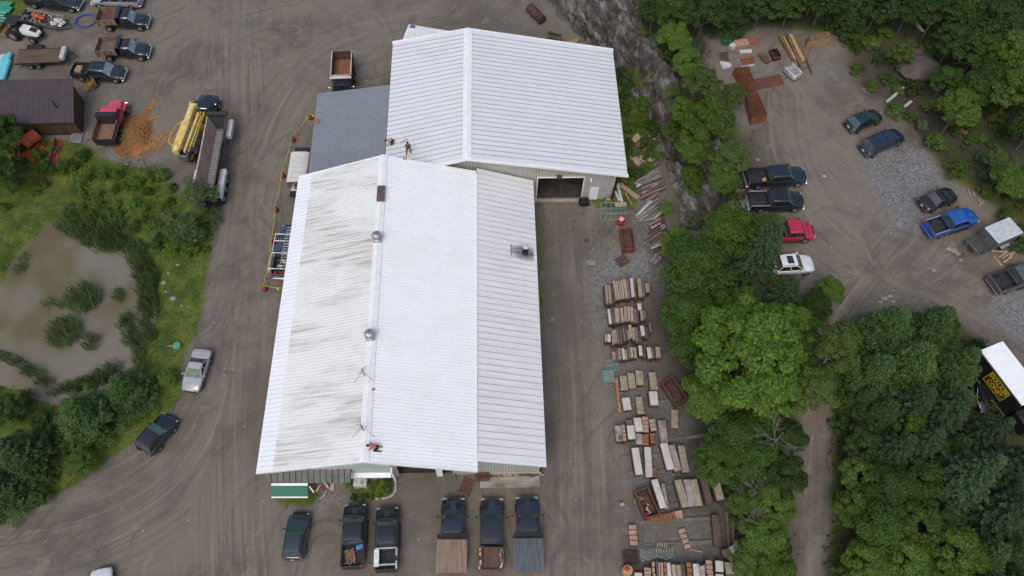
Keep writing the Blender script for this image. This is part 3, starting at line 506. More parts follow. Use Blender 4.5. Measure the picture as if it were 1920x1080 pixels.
def frontend(t,pm,L,w,xw,zh=1.08,zc=.95,grille=BLK,bump=CHR,heavy=False):
    """hood, fenders, grille, bumper: from windshield foot xw to L/2"""
    n=L/2
    k=MB(pm); shell(k,[(xw-.35,.97,.45,zh-.03,zh+.05),(xw+.25,.99,.45,zh-.02,zh+.04),(n-.75,.99,.45,zc+.02,zh),(n-.34,.96,.45,zc-.03,zc+.06),(n-.17,.88,.45,zc-.10,zc-.0),(n-.08,.76,.45,zc-.22,zc-.14)],w)
    k.box(((xw+n)/2,0,zh+.03),(n-xw-.7,.5,.03)); 
    k.build('hood',t,ang=42)
    k=MB(grille); k.rbox((n-.10,0,.80),(.12,w*.5,.34),.03); k.use(CHR); k.box((n-.03,0,.84),(.03,w*.46,.035)); k.box((n-.03,0,.72),(.03,w*.46,.03)); k.build('grille',t)
    k=MB(bump); k.rbox((n-.07,0,.55),(.2,w*.97,.2),.06); k.build('front_bumper',t)
def pickup(label,rear,front,pcol,group=None,crew=True,bump=CHR,gm=GLASSG,ribs=6,bedcol=LINER,w=2.0,railm=None,step=True,cab=None):
    t,L=root_at('pickup_truck',label,'pickup truck',rear,front,.95,group); pm=pcol; n=L/2; xw=n-.225*L; xr=xw-.125*L; cl=(cab or .25)*L; xc=xr-cl; 
    frontend(t,pm,L,w,xw,bump=bump)
    k=MB(pm); shell(k,[(xc-.30,.97,.42,1.06,1.12),(xc-.1,1,.42,1.06,1.13),(xw-.3,1,.42,1.06,1.13)],w); k.use(BLK).box((0,0,.45),(L*.9,w*.75,.25)); k.build('body',t)
    cabin(t,pm,w,(xw,xr,xc,xc-.18),1.10,1.80,gm,.14,ribs)
    # bed
    x1=xc-.34; x0=-n+.08; k=MB(pm); zb=1.22
    for s in(-1,1):
      k=MB(pm); shell_side=[[(x,s*(w/2-.02),.5),(x,s*w/2,.95),(x,s*(w/2-.03),zb),(x,s*(w/2-.17),zb+.01),(x,s*(w/2-.17),.75)] for x in(x0,x0+.3,x1-.3,x1)]; k.loft(shell_side)
      k.use(railm or BLK).box(((x0+x1)/2,s*(w/2-.10),zb+.015),(x1-x0-.02,.10,.025)); k.build('bed_side',t)
    k=MB(bedcol); k.box(((x0+x1)/2,0,.74),(x1-x0,w-.36,.04)); 
    for i in range(9): k.box(((x0+x1)/2,-.72+i*.18,.765),(x1-x0-.05,.06,.02))
    for s in(-1,1): k.box(((x0+x1)/2,s*(w/2-.185),.98),(x1-x0,.02,.44)); k.box((-n+1.15,s*(w/2-.29),.84),(.8,.2,.16))
    k.box((x1+.01,0,.98),(.03,w-.36,.46)); k.build('bed',t)
    k=MB(pm); k.rbox((x0-.01,0,.97),(.10,w-.3,.52),.03); tg=k.build('tailgate',t); k=MB(BLK); k.box((x0-.07,0,1.08),(.02,.25,.08)); k.build('handle',tg)
    k=MB(bump); k.rbox((-n+.0,0,.55),(.22,w*.92,.18),.05); k.build('rear_bumper',t)
    if step:
        for s in(-1,1): k=MB(BLK); k.rbox(((xc+xw)/2-.2,s*(w/2+.02),.38),(xw-xc,.16,.06),.02); k.build('running_board',t)
    for x in(n-.95,-n+1.15):
        for s in(-1,1): wheel(t,x,s*(w/2-.12),.41,.27)
    mirrors(t,xw-.25,w,1.22); lights(t,L,w,.86,.98); return t,(x0,x1,zb,w)
BK1=paint('black_blue',(.014,.018,.030),.18); BK2=paint('black',(.011,.012,.016),.18); BLU=paint('bright_blue',(.015,.085,.36)); REDP=paint('red',(.42,.018,.045)); GRYP=paint('grey_metal',(.085,.092,.105)); WHP=paint('white',(.72,.73,.72)); SILP=paint('silver',(.36,.36,.39)); GRN=paint('black_green',(.010,.020,.020)); PINK=paint('faded_red',(.62,.045,.085),.4)
def car(kind,label,rear,front,pm,cat,group=None,gm=GLASSG,roofm=None,w=1.84,rails=False,sun_=False,trim=None):
    t,L=root_at({'sedan':'sedan','suv':'suv_car','hatch':'hatchback_car','wagon':'wagon_car'}[kind],label,cat,rear,front,.7,group); n=L/2
    zt=1.46 if kind=='sedan' else 1.72 if kind=='suv' else 1.52; zh=.93 if kind!='suv' else 1.03; zb=zh+.03
    xw=n-1.30; xr=xw-.80
    if kind=='sedan': xc=-n+1.65; xf=-n+.95; zd=zh+.06
    elif kind=='hatch': xc=-n+.85; xf=-n+.30; zd=zh+.02
    else: xc=-n+.50; xf=-n+.16; zd=zh+.0
    k=MB(pm); st=[(-n,.80,.42,zd-.20,zd-.10),(-n+.12,.92,.38,zd-.06,zd+.0),(-n+.5,.985,.32,zd-.04,zd+.02),(0,1,.30,zh,zh+.04),(xw-.1,1,.30,zh-.02,zh+.04),(n-.75,.985,.32,zh-.12,zh-.05),(n-.28,.92,.36,zh-.24,zh-.16),(n-.06,.72,.40,zh-.38,zh-.32)]
    shell(k,st,w); k.build('body',t,ang=50)
    cabin(t,pm,w*.97,(xw,xr,xc,xf),zb,zt,gm,.17 if kind!='suv' else .13)
    k=MB(BLK); k.rbox((n-.06,0,.52),(.16,w*.62,.22),.04); k.build('grille',t)
    k=MB(pm if not trim else trim); k.rbox((-n+.02,0,.52),(.18,w*.88,.26),.06); k.build('rear_bumper',t)
    k=MB(WHP); k.box((-n-.03,0,.74),(.02,.32,.16)); k.build('licence_plate',t)
    for x in(n-.88,-n+.92):
        for s in(-1,1): wheel(t,x,s*(w/2-.10),.34,.22)
    mirrors(t,xw-.25,w,zh+.12,pm,.10)
    for s in(-1,1):
        k=MB(HL); k.rbox((n-.24,s*(w/2-.24),zh-.30),(.30,.20,.10),.04); k.build('headlight',t); k=MB(TL_); k.rbox((-n+.06,s*(w/2-.16),zd-.14),(.16,.26,.16),.04); k.build('taillight',t)
    k=MB(BLK); 
    for s in(-1,1): k.box(((xc+xr)/2-.05,s*w*.36,zt+.05),(xr-xc-.25,.035,.04))
    if rails:
        for s in(-.28,.28): k.box(((xc+xr)/2+s*2.,0,zt+.06),(.05,w*.74,.03))
    if rails or kind=='suv': k.build('roof_rail',t)
    if sun_: k=MB(GLASS); k.rbox((xr-.55,0,zt+.035),(.62,.85,.03),.01); k.build('sunroof',t)
    return t,L
G_row='dark trucks parked in the row in front of the workshop'
# --- front row
car('suv','dark blue grey crossover parked leftmost in front of the workshop, facing its awning',(549,1050),(563,960),paint('slate',(.020,.034,.044)),'SUV',w=1.88,rails=False)
t1,b1=pickup('black crew cab pickup with firewood, blue pails and boards in its bed',(660,1064),(666,944),BK2,w=2.0,bump=BLK)
t2,b2=pickup('black crew cab pickup with a white toolbox and white rack around its empty bed',(724,1070),(726.5,950),BK2,w=2.0,bump=BLK)
def bedthing(t,b,fx,fy,dz=0.): # point in the bed, fractions
    x=b[0]+(b[1]-b[0])*fx; y=(fy-.5)*(b[3]-.5); return t.matrix_basis@Vector((x,y,.79+dz))
PLANK=P('pale_lumber',(.42,.29,.17),.8,0,.25,3,.2); WOODC=P('cut_wood',(.36,.22,.12),.85,0,.4,4,.3)
k=MB(WOODC)
for i in range(60):
    p=bedthing(t1,b1,ru(.12,.82),ru(.50,.88),ru(.02,.30)); a=ru(0,3.14); d=Vector((math.cos(a),math.sin(a),ru(-.2,.2)))*ru(.15,.35); k.cyl(p-d,p+d,ru(.012,.03),None,5)
tag(k.build('firewood_scraps'),'heap of split wood scraps and sticks in the black pickup bed','firewood',kind='stuff')
BLUP=P('blue_plastic',(.05,.22,.55),.4)
for i,(fx,fy) in enumerate(((.86,.16),(.90,.02))):
    p=bedthing(t1,b1,fx,fy+.02); k=MB(BLUP); k.cyl(p,p+Vector((0,0,.42)),.17,.20,14); o=k.build('pail'); tag(o,['blue plastic pail at the cab end of the bed, the one nearer the firewood','blue plastic pail at the cab end of the bed, touching the right side wall'][i],'pail')
k=MB(P('orange_handle',(.5,.10,.04),.5)); a=bedthing(t1,b1,.30,.33,.3); b=bedthing(t1,b1,.8,.45,.3); k.cyl(a,b,.03); k.use(PLANK).box((bedthing(t1,b1,.5,.42,.2)),(1.3,.07,.04),t1.rotation_euler[2]+.15); tag(k.build('shovel'),'orange handled tool lying on a board across the firewood','tool')
k=MB(TL_); p=bedthing(t1,b1,-.02,-.02,.35); k.rbox(p,(.22,.14,.3),.03); tag(k.build('red_fuel_can'),'small red can hung on the right rear corner of the firewood pickup','fuel can')
def bedrack(t,b):
    x0,x1,zb,w=b; k=MB(P('rack_white',(.74,.75,.76),.4)); k.rbox(((x0+x1)/2+.05,w/2-.24,zb+.13),(x1-x0-.3,.42,.26),.03); k.build('toolbox',t)
    k=MB(P('rack_alu',(.55,.56,.58),.35,.5)); k.box((x1-.05,0,zb+.2),(.12,w-.25,.08)); k.box((x0+.32,0,zb+.2),(.12,w-.25,.08))
    for x in(x0+.30,x1-.35): k.rbox((x,-w/2+.12,zb+.1),(.62,.16,.16),.03)
    k.build('bed_rack',t)
bedrack(t2,b2)
DECKT=P('tan_deck_boards',(.30,.235,.175),.85,0,.3,1.2,.3,col2=(.17,.12,.08),f2=.5,stretch=(.35,6,1)); DECKG=P('grey_deck_boards',(.13,.145,.165),.75,0,.3,1.2,.3,col2=(.065,.072,.085),f2=.5,stretch=(.35,6,1)); RUSTB=P('rusty_brown_steel',(.13,.072,.050),.8,0,.4,2,.4,col2=(.055,.034,.028)); RUST=P('rust_orange_steel',(.27,.10,.035),.85,0,.4,2.5,.4,col2=(.10,.042,.025)); BROWN=P('brown_bed_paint',(.15,.085,.055),.7,0,.3,1.6,.3,col2=(.075,.05,.04))
def flatbed(label,rear,front,deck,w=2.05,dw=2.55,dl=.55,extra=None,crew=False):
    t,L=root_at('flatbed_truck',label,'flatbed truck',rear,front,1.0); n=L/2; xw=n-1.5; xr=xw-.62; cl=1.7 if crew else 1.05; xc=xr-cl
    frontend(t,BK1,L,w,xw,1.12); k=MB(BK1); shell(k,[(xc-.12,.97,.42,1.08,1.14),(xw-.3,1,.42,1.08,1.14)],w); k.use(BLK).box((0,0,.62),(L*.92,.9,.22)); k.build('body',t)
    cabin(t,BK1,w,(xw,xr,xc,xc-.04),1.12,1.88,GLASSG,.12,7)
    x1=xc-.42; x0=-n; 
    if not extra:
        k=MB(deck); nb=14
        for i in range(nb): k.box(((x0+x1)/2+ru(-.01,.01),(i-(nb-1)/2)*dw/nb,1.05+ru(0,.006)),(x1-x0,dw/nb*.97,.08))
        k.use(BLK).box(((x0+x1)/2,0,.96),(x1-x0-.1,dw-.1,.1)); k.build('deck',t)
        k=MB(BLK); k.box((x1+.10,0,1.5),(.1,dw-.1,.95)); k.box((x1+.2,0,1.95),(.22,dw-.1,.05)); k.build('headboard',t)
    else:
        k=MB(BROWN); k.box(((x0+x1)/2,0,.98),(x1-x0,w-.55,.07)); k.box((x1-.05,0,1.25),(.06,w-.5,.6)); k.box((x0+.05,0,1.1),(.08,w-.5,.3)); k.build('bed',t)
        for s in(-1,1):
            k=MB(RUSTB); k.rbox(((x0+x1)/2,s*(w/2-.11),1.18),(x1-x0,.36,.5),.03); k.build('side_box',t)
    for x in(n-1.0,-n+1.25):
        for s in(-1,1): wheel(t,x,s*(w/2-.1),.42,.30 if x>0 else .42)
    mirrors(t,xw-.25,w,1.30,BLK,.28); lights(t,L,w,.90,.62); return t,(x0,x1,1.09,dw)
flatbed('truck with tan brown wooden flatbed deck, leftmost of the flatbeds before the workshop',(846,1074),(850.5,932),DECKT)
t3,b3=flatbed('black crew cab truck with a rusty brown service bed and cluttered side trays',(920,1070),(923,933),None,extra=True,crew=True)
x0,x1,_,w_=b3
for s in(-1,1):
    k=MB(WOODC)
    for i in range(26):
        k.use(random.choice([WOODC,RUST,WDOOR,BLK])) if i%3 else k.use(WOODC); p=t3.matrix_basis@Vector((ru(x0+.15,x1-.15),s*(.90+ru(-.1,.1)),1.47+ru(0,.03))); k.box(p,(ru(.1,.45),ru(.03,.08),.05),ru(-.5,.5)+t3.rotation_euler[2])
    tag(k.build('scrap_in_tray'),'jumbled boards and scraps filling the %s side tray of the brown service bed'%('left' if s>0 else 'right'),'scraps',kind='stuff')
flatbed('truck with dark blue grey ribbed flatbed deck, rightmost in front of the workshop',(992,1073),(988,930),DECKG,dw=2.6)
car('sedan','white car whose nose alone shows at the bottom edge left of the yard',(184,1176),(190,1064),WHP,'car')
# --- left road
car('sedan','silver grey sedan parked on the grass edge of the road, facing down',(382,656),(355,734),SILP,'sedan',w=1.85)
car('suv','glossy black SUV with chrome window line parked on the curve below the silver sedan',(269,847),(322,780),BK2,'SUV',w=1.95)
# --- upper lot
tt,bb=pickup('black crew cab pickup with a yellow canister in its bed, topmost of its row',(1399,333),(1511,326),BK1,cab=.25)
k=MB(P('yellow_plastic',(.6,.36,.02),.5)); p=bedthing(tt,bb,.82,.25); k.rbox(p+Vector((0,0,.12)),(.4,.32,.24),.06); k.cyl(p+Vector((0,0,.24)),p+Vector((0,0,.42)),.08); tag(k.build('yellow_canister'),'small yellow canister near the cab in the black pickup bed','canister')
pickup('black crew cab pickup with pale bed rails parked above the red pickup',(1404,376),(1507,374),BK2,railm=P('rail_silver',(.4,.4,.42),.4,.5),bump=CHR)
pickup('bright red pickup with a black scoop on its roof, half under the spruce branches',(1440,434),(1526,430),REDP,bump=REDP,ribs=0,gm=GLASS,bedcol=P('bed_blueblack',(.03,.035,.07),.5))
car('suv','white station wagon SUV with a sunroof below the red pickup',(1450,499),(1526,494),WHP,'SUV',sun_=True,w=1.85)
car('hatch','dark green black hatchback with red tail lamps, topmost car of the upper lot',(1591,237),(1651,212),GRN,'hatchback',w=1.8)
car('suv','dark blue SUV with roof rack bars parked beside the hatchback',(1619,282),(1691,250),paint('navy',(.012,.022,.045)),'SUV',rails=True,w=1.9)
car('sedan','black sedan with a pale rear window parked above the blue pickup',(1729,385),(1792,360),paint('black_brown',(.014,.012,.014)),'sedan',gm=GLASS)
pickup('bright blue pickup with chrome bed rails',(1741,430),(1830,400),BLU,railm=CHR,bump=BLU,ribs=5,w=1.95)
pickup('dark grey pickup with light silver roof cut by the right edge of the photo',(1864,533),(1962,500),GRYP,bump=GRYP,w=2.05,ribs=4)
# --- top left yard
pk,bp=pickup('dark blue crew cab pickup with chrome grille parked behind the maroon roofed shed',(136,130),(233,136),BK1,gm=GLASSL,ribs=7)
k=MB(WOODC); p=bedthing(pk,bp,.35,.5); k.rbox(p+Vector((0,0,.2)),(.75,1.0,.4),.04,pk.rotation_euler[2]); tag(k.build('wooden_crate'),'tan wooden box in the bed of the pickup beside the shed','crate')
def dumptruck(label,rear,front,cab_m,bed_m,inner,bump=CHR,w=2.1,bz=1.15,bh=.65,crew=False,flip=0,visor=False):
    t,L=root_at('dump_truck',label,'dump truck',rear,front,1.1); n=L/2; xw=n-1.45; xr=xw-.65; xc=xr-1.0
    frontend(t,cab_m,L,w,xw,1.18,1.02,bump=bump); k=MB(cab_m); shell(k,[(xc-.12,.97,.45,1.12,1.18),(xw-.3,1,.45,1.12,1.18)],w); k.use(BLK).box((0,0,.62),(L*.94,.9,.22)); k.build('body',t)
    cabin(t,cab_m,w,(xw,xr,xc,xc-.04),1.16,1.92,GLASSL,.13,6)
    x1=xc-.30;x0=-n; dw=2.35; k=MB(inner); k.box(((x0+x1)/2,0,bz-.03),(x1-x0,dw-.1,.08))
    for s in(-1,1): k.use(bed_m).box(((x0+x1)/2,s*(dw/2-.03),bz+bh/2),(x1-x0,.06,bh)); k.box(((x0+x1)/2,s*(dw/2-.0),bz+bh),(x1-x0,.12,.07)); [k.box((x0+.3+i*.7,s*(dw/2+.02),bz+bh/2-.05),(.08,.06,bh-.1)) for i in range(int((x1-x0)/.7))]
    k.build('dump_bed',t,ang=0)
    k=MB(bed_m); k.box((x0+.02,0,bz+bh/2),(.07,dw,bh)); k.build('tailgate',t); k=MB(cab_m); k.box((x1+.02,0,bz+bh*.75),(.07,dw,bh*1.5)); k.box((x1+.2,0,bz+bh*1.5),(.4,dw*.95,.05)); k.build('headboard',t)
    for s in(-1,1): k=MB(BLK); k.tube([(xc-.4,s*(w/2-.1),.7),(xc-.4,s*(w/2),1.1)],.05,6); k.build('fuel_step',t)
    for x in(n-1.0,-n+1.2):
        for s in(-1,1): wheel(t,x,s*(w/2-.1),.43,.28 if x>0 else .45)
    mirrors(t,xw-.25,w,1.35,BLK,.2); lights(t,L,w,.92,.85)
    if visor: pass
    return t,L
dumptruck('black dump truck with empty brown bed, just below the silver pickup',(186,35),(277,35),BK1,P('tan_steel',(.20,.135,.085),.8,0,.3,2,.3),BROWN)
dumptruck('black dump truck with worn brown bed, between the other dump truck and blue pickup',(186,91),(279,91),BK1,P('tan_steel2',(.18,.115,.075),.8,0,.3,2,.3),P('worn_bed',(.19,.14,.12),.8,0,.4,3,.3,col2=(.09,.06,.05)))
pickup('dark pickup with raised front cut by the top left edge of the photo',(50,-6),(150,5),BK1,gm=GLASS)
pickup('silver grey pickup at the top edge behind the dump truck, facing left',(264,-2),(172,-6),SILP,gm=GLASS)
# ------------------------------------------------------------ left yard: trailers, heavy vehicles
def B(name,mats,boxes,parent=None,ang=35):
    k=MB()
    for bx in boxes: k.use(mats[bx[0]]).box(*bx[1:])
    return k.build(name,parent,ang=ang)
YEL=P('crane_yellow',(.66,.47,.15),.45,0,.18,1.5,.1); YEL2=P('crane_yellow_dark',(.36,.20,.02),.5,0,.2,2); ALU=P('dull_aluminium',(.40,.41,.42),.5,.5,.15,2); WHG=P('dirty_white_paint',(.56,.56,.54),.5,0,.15,2); GREYS=P('grey_steel',(.15,.155,.16),.6,.3,.25,2)
def heading(a,b): return math.atan2(b[1]-a[1],b[0]-a[0])
# flatbed trailer
a,b=ung(31,107,.8),ung(125,103,.8); L=(b-a).length; t=thing('flatbed_trailer','long flatbed trailer with brown plank deck and two axles, above the shed','trailer',(a+b)/2,heading(a,b)); n=L/2
WB=P('wet_brown_planks',(.15,.10,.062),.8,0,.3,1.4,.3,col2=(.065,.045,.032),f2=.48,stretch=(.3,5,1))
k=MB(WB)
for i in range(9): k.box((-.2,(i-4)*.25,.80+ru(0,.01)),(L-.6,.24,.07))
k.build('deck',t); k=MB(BLK); k.box((0,1.16,.78),(L,.08,.18)); k.box((0,-1.16,.78),(L,.08,.18)); k.box((n-.1,0,.78),(.1,2.3,.16)); k.box((-n+.2,0,.7),(.3,2.3,.1)); k.tube([(n,.9,.6),(n+1.1,0,.5)],.06); k.tube([(n,-.9,.6),(n+1.1,0,.5)],.06); k.build('frame',t)
k=MB(P('pale_box',(.45,.45,.41),.6)); k.rbox((n-.25,0,1.1),(.55,1.9,.5),.05); k.build('front_box',t)
k=MB(BLK); k.box((-n*.25,-1.3,.80),(1.9,.24,.05)); k.box((-n*.25,1.3,.80),(1.9,.24,.05)); k.build('fender',t)
for x in(-n*.25-.45,-n*.25+.45):
    for s in(-1,1): wheel(t,x,s*1.28,.36,.22)
p=ung(67,88,.2); k=MB(BLK); k.rbox(p+Vector((0,0,.2)),(1.9,.5,.4),.04); tag(k.build('black_steel_channel'),'black steel channel lying behind the flatbed trailer deck','steel channel')
# utility trailer full of gear
a,b=ung(42,28,.8),ung(113,43,.8); L=(b-a).length; hd=heading(a,b); t=thing('utility_trailer','open utility trailer loaded with gear behind the white tractor','trailer',(a+b)/2,hd); n=L/2
k=MB(P('trailer_floor',(.17,.11,.075),.8,0,.4,2)); k.box((0,0,.6),(L,1.9,.07)); k.build('deck',t)
for s in(-1,1): k=MB(GREYS if s<0 else ALU); k.box((0,s*.97,.8),(L,.06,.34)); k.box((0,s*.97,1.0),(L+.05,.09,.06)); k.build('side_board',t)
k=MB(GREYS); k.box((-n,0,.85),(.06,1.95,.4)); k.tube([(n,.8,.55),(n+1.1,0,.5)],.06); k.tube([(n,-.8,.55),(n+1.1,0,.5)],.06); k.build('frame',t)
for s in(-1,1): wheel(t,0,s*1.12,.34,.2)
MT=t.matrix_basis
k=MB(P('orange_tarp',(.60,.10,.035),.6,0,.3,4,.5))
for i in range(7): p=MT@Vector((-.9+i*.24,.2-i*.06+ru(-.1,.1),1.05+ru(0,.2))); k.rbox(p,(.5,.55,.45),.18,ru(0,3))
tag(k.build('orange_tarp_bundle'),'crumpled bright orange bundle on the loaded utility trailer','tarp')
k=MB(P('white_bags',(.55,.54,.51),.7,0,.2,3,.4))
for i in range(13): p=MT@Vector((n-.3+ru(-.6,.9),ru(-.7,.6),.95+ru(-.1,.25))); k.rbox(p,(ru(.35,.7),ru(.3,.5),.3),.13,ru(0,3))
tag(k.build('white_sacks'),'pile of white sacks on the tongue end of the loaded trailer','sacks')
k=MB(WOODC)
for i in range(70): k.use(random.choice([WOODC,GREYS,BLK,RUSTB,ALU,PLANK,BLK])); p=MT@Vector((ru(-n+.3,n-1.2),ru(-.75,.75),.72+ru(0,.25))); k.box(p,(ru(.2,1.1),ru(.05,.2),ru(.05,.2)),ru(0,3),ru(-.2,.2))
tag(k.build('mixed_gear'),'jumble of tools, boards and black hoses lying in the utility trailer','gear',kind='stuff')
# blue hose coil
p=ung(160,38.5,.1); k=MB(P('blue_hose',(.03,.10,.42),.4))
for j in range(5):
    rr=1.05+.07*(j%3); k.tube([p+Vector((math.cos(i*math.pi/18)*rr*1.08+ .04*j,math.sin(i*math.pi/18)*rr-.03*j,.06+.05*j)) for i in range(37)],.032,5)
tag(k.build('hose_coil'),'large loose ring of blue hose lying on the dirt by the trailer','hose')
# tractor
a,b=ung(8,48,1.2),ung(74,62,1.2); hd=heading(a,b); m=a.lerp(b,.5); t=thing('tractor','white compact tractor with black roof and brown bucket at its rear','tractor',(m.x,m.y,0),hd); L=(b-a).length
WHT=P('tractor_white',(.66,.66,.64),.35,0,.08,2)
k=MB(WHT); k.loft([[(x,-h,zb),(x,-h*1.02,zt-.18),(x,-h*.8,zt),(x,h*.8,zt),(x,h*1.02,zt-.18),(x,h,zb)] for x,h,zb,zt in((.2,.52,.9,1.72),(1.1,.55,.9,1.66),(2.0,.50,.9,1.45),(2.35,.38,.95,1.22))]); k.build('hood',t,ang=45)
k=MB(BLK); k.box((1.75,0,1.575),(.75,.62,.05),0,.23); k.build('hood_grille',t)
k=MB(BLK); k.rbox((-.5,0,2.55),(1.55,1.5,.14),.06); 
for x in(-1.15,.15):
    for s in(-1,1): k.tube([(x,s*.66,1.2),(x,s*.66,2.5)],.045,5)
k.build('canopy',t); k=MB(BLK); k.rbox((-.6,0,1.25),(.6,.55,.5),.1); k.box((-.9,0,1.6),(.12,.5,.6)); k.tube([(.1,0,1.4),(-.15,0,1.75)],.04); k.build('seat',t)
k=MB(GREYS); k.box((.3,0,.75),(3.4,.5,.4)); k.build('chassis',t)
wheel(t,-.9,.85,.72,.45);wheel(t,-.9,-.85,.72,.45);wheel(t,1.5,.75,.5,.35);wheel(t,1.5,-.75,.5,.35)
k=MB(P('bucket_rust',(.19,.095,.05),.8,0,.3,2,.3)); k.box((-2.6,0,.35),(1.3,1.9,.06)); k.box((-3.2,0,.6),(.06,1.9,.5)); k.use(P('bucket_olive',(.17,.18,.11),.7)); k.box((-2.6,-.97,.55),(1.35,.06,.45)); k.box((-2.6,.97,.55),(1.35,.06,.45)); k.box((-1.95,0,.65),(.08,1.9,.6)); k.build('rear_box',t)
# pipes
def pipes(lst,m,r,name,label,z=.3,grp=None,d=.2):
    for i,(x0,y0,x1,y1) in enumerate(lst):
        a=ung(x0,y0,z);b=ung(x1,y1,z); a=a+Vector((0,0,z+.0));b=b+Vector((0,0,z)); k=MB(m); k.cyl(a,b,r,None,14,False); k.cyl(a,b,r*.88,None,14,False); k.use(BLK); k.cyl(a.lerp(b,.004),a.lerp(b,.008),r*.86,None,12); tag(k.build(name),label,'pipe',grp)
CYAN=P('cyan_pipe',(.16,.56,.66),.4,0,.08,1)
pipes([(19,101,-4,160),(12,104,-8,152),(17,114,4,152)],CYAN,.30,'plastic_pipe','light blue plastic pipe in the bundle at the left edge by the flatbed trailer',.32,'light blue pipes at the left edge')
pipes([(5,104,-6,132)],P('white_pipe',(.6,.62,.62),.4),.2,'plastic_pipe','white plastic pipe beside the light blue pipes',.25)
GPIPE=P('green_pipe',(.02,.26,.15),.45,0,.15,1); GPIPE2=P('teal_pipe',(.10,.40,.34),.45)
pipes([(-30,2+i*3.6,25-i%3*3,6+i*3.2) for i in range(6)],GPIPE,.17,'plastic_pipe','dark green plastic pipe in the stack in the top left corner',.3,'green pipes in the top left corner')
pipes([(-20,16+i*5,9+i%2*3,20+i*5) for i in range(5)],GPIPE2,.12,'plastic_pipe','pale teal pipe below the green pipe stack at the left edge',.25,'teal pipes at the left edge')
# bucket
p=ung(168,157,.4); k=MB(P('bucket_yellow',(.24,.15,.05),.7,0,.4,3,.4)); M=Matrix.Rotation(.5,3,'Z')
def arc(r,y): return [p+M@Vector((math.cos(a)*r,y,.55+math.sin(a)*r*.9)) for a in[math.pi*(.1+.13*i) for i in range(9)]]
A1=[p+M@Vector((-.85+.0,y,z)) for y in(0,) for z in(0,)]
sec=lambda y:[p+M@Vector((x,y,z)) for x,z in((-.75,.05),(-.3,.0),(.35,.08),(.7,.4),(.72,.75),(.45,.95),(.40,.92),(.62,.72),(.6,.42),(.3,.15),(-.3,.07),(-.75,.09))]
k.loft([sec(y) for y in(-.75,-.7,.7,.75)]); k.add([p+M@Vector((x,-.75,z)) for x,z in((-.75,.05),(.35,.08),(.7,.4),(.45,.95))],[(0,1,2,3)]); k.add([p+M@Vector((x,.75,z)) for x,z in((-.75,.05),(.35,.08),(.7,.4),(.45,.95))],[(0,1,2,3)])
tag(k.build('digger_bucket'),'muddy yellow excavator bucket lying by the shed corner','bucket')
# mulch pile
def pile(px,py,rx,ry,h,m,name,label,cat,n=900,ch=(.10,.03,.02),strk=()):
    c=ung(px,py,0); k=MB(m); G=26
    vs=[];fs=[]
    for i in range(G+1):
        for j in range(G+1):
            u=(i/G-.5)*2;v=(j/G-.5)*2; r=math.hypot(u,v); hh=max(0,1-r**1.7*(1+.25*math.sin(3*math.atan2(v,u)+1)))*h*(.85+.3*float(vnoise(np.array(u*4.),np.array(v*4.),3))); vs.append((c.x+u*rx,c.y+v*ry,c.z+hh-.03))
    for i in range(G):
        for j in range(G): fs.append((i*(G+1)+j,(i+1)*(G+1)+j,(i+1)*(G+1)+j+1,i*(G+1)+j+1))
    k.add(vs,fs)
    for i in range(n):
        if strk and i%3==0: s=random.choice(strk); w=rnd(); q=ung(s[0]+(s[2]-s[0])*w+random.gauss(0,1),s[1]+(s[3]-s[1])*w+random.gauss(0,s[4])); x,y=q.x,q.y; z=.02+.14*rnd()*(1-w)
        else:
            a=ru(0,6.28);r=rnd()**.6*1.1; x=c.x+math.cos(a)*r*rx;y=c.y+math.sin(a)*r*ry; z=max(0,1-r**1.7)*h+.02
        k.use(m if i%3 else P('chips_pale',(.38,.21,.08),.9,0,.3,9)); k.box((x,y,z+c.z*0),(ch[0]*ru(.6,1.8),ch[1]*ru(.7,1.6),ch[2]),ru(0,3.1),ru(-.5,.5),ru(-.5,.5))
    tag(k.build(name,ang=30),label,cat,kind='stuff')
pile(250,255,2.0,3.0,.75,P('wood_chips',(.40,.20,.065),.9,0,.4,9,.8,col2=(.17,.075,.03)),'mulch','heap of orange brown wood chips beside the red dump truck','mulch',2600,(.16,.06,.03),[(255,232,298,218,1.6),(265,268,320,247,2.2),(262,285,300,262,5),(270,215,296,185,6),(275,280,310,262,6)])
# plows, culverts, ladder by the shed
OR=P('faded_orange',(.52,.095,.035),.6,0,.2,3); PRED=P('plow_red',(.36,.06,.05),.55,0,.25,3)
def plow(pts,w,label,m):
    a=ung(*pts[0],.3);b=ung(*pts[1],.3); d=(b-a).normalized(); nn=Vector((-d.y,d.x,0)); k=MB(m)
    sec=lambda p:[p+nn*x*w+Vector((0,0,z)) for x,z in((-.5,.05),(-.1,.0),(.25,.2),(.4,.55),(.25,.85),(.18,.84),(.32,.55),(.18,.25),(-.1,.07),(-.5,.1))]
    k.loft([sec(a.lerp(b,i/4)) for i in range(5)]); k.use(BLK); 
    for i in(.25,.5,.75): q=a.lerp(b,i); k.box(q+nn*.5*w+Vector((0,0,.4)),(.08,.4,.5),math.atan2(d.y,d.x))
    o=k.build('snow_plow'); tag(o,label,'snow plow'); 
plow(((98,308),(110,262)),.7,'red snow plow blade standing in the grass right of the orange ones',PRED)
plow(((56,300),(82,275)),.8,'small red orange plow blade half sunk in weeds',OR)
plow(((43,296),(46,270)),1.1,'orange plow blade under the tree left of the small red one',OR)
p=ung(55,262,.8); k=MB(OR); k.cyl(p+Vector((-.5,-.6,.7)),p+Vector((.5,.9,.7)),.75,None,20); k.use(BLK).cyl(p+Vector((-.2,-.15,.7)),p+Vector((-.17,-.1,.7)),.76,None,20); tag(k.build('plastic_barrel'),'round orange plastic drum beside the shed wall','barrel')
p=ung(143,258,.2); k=MB(ALU); 
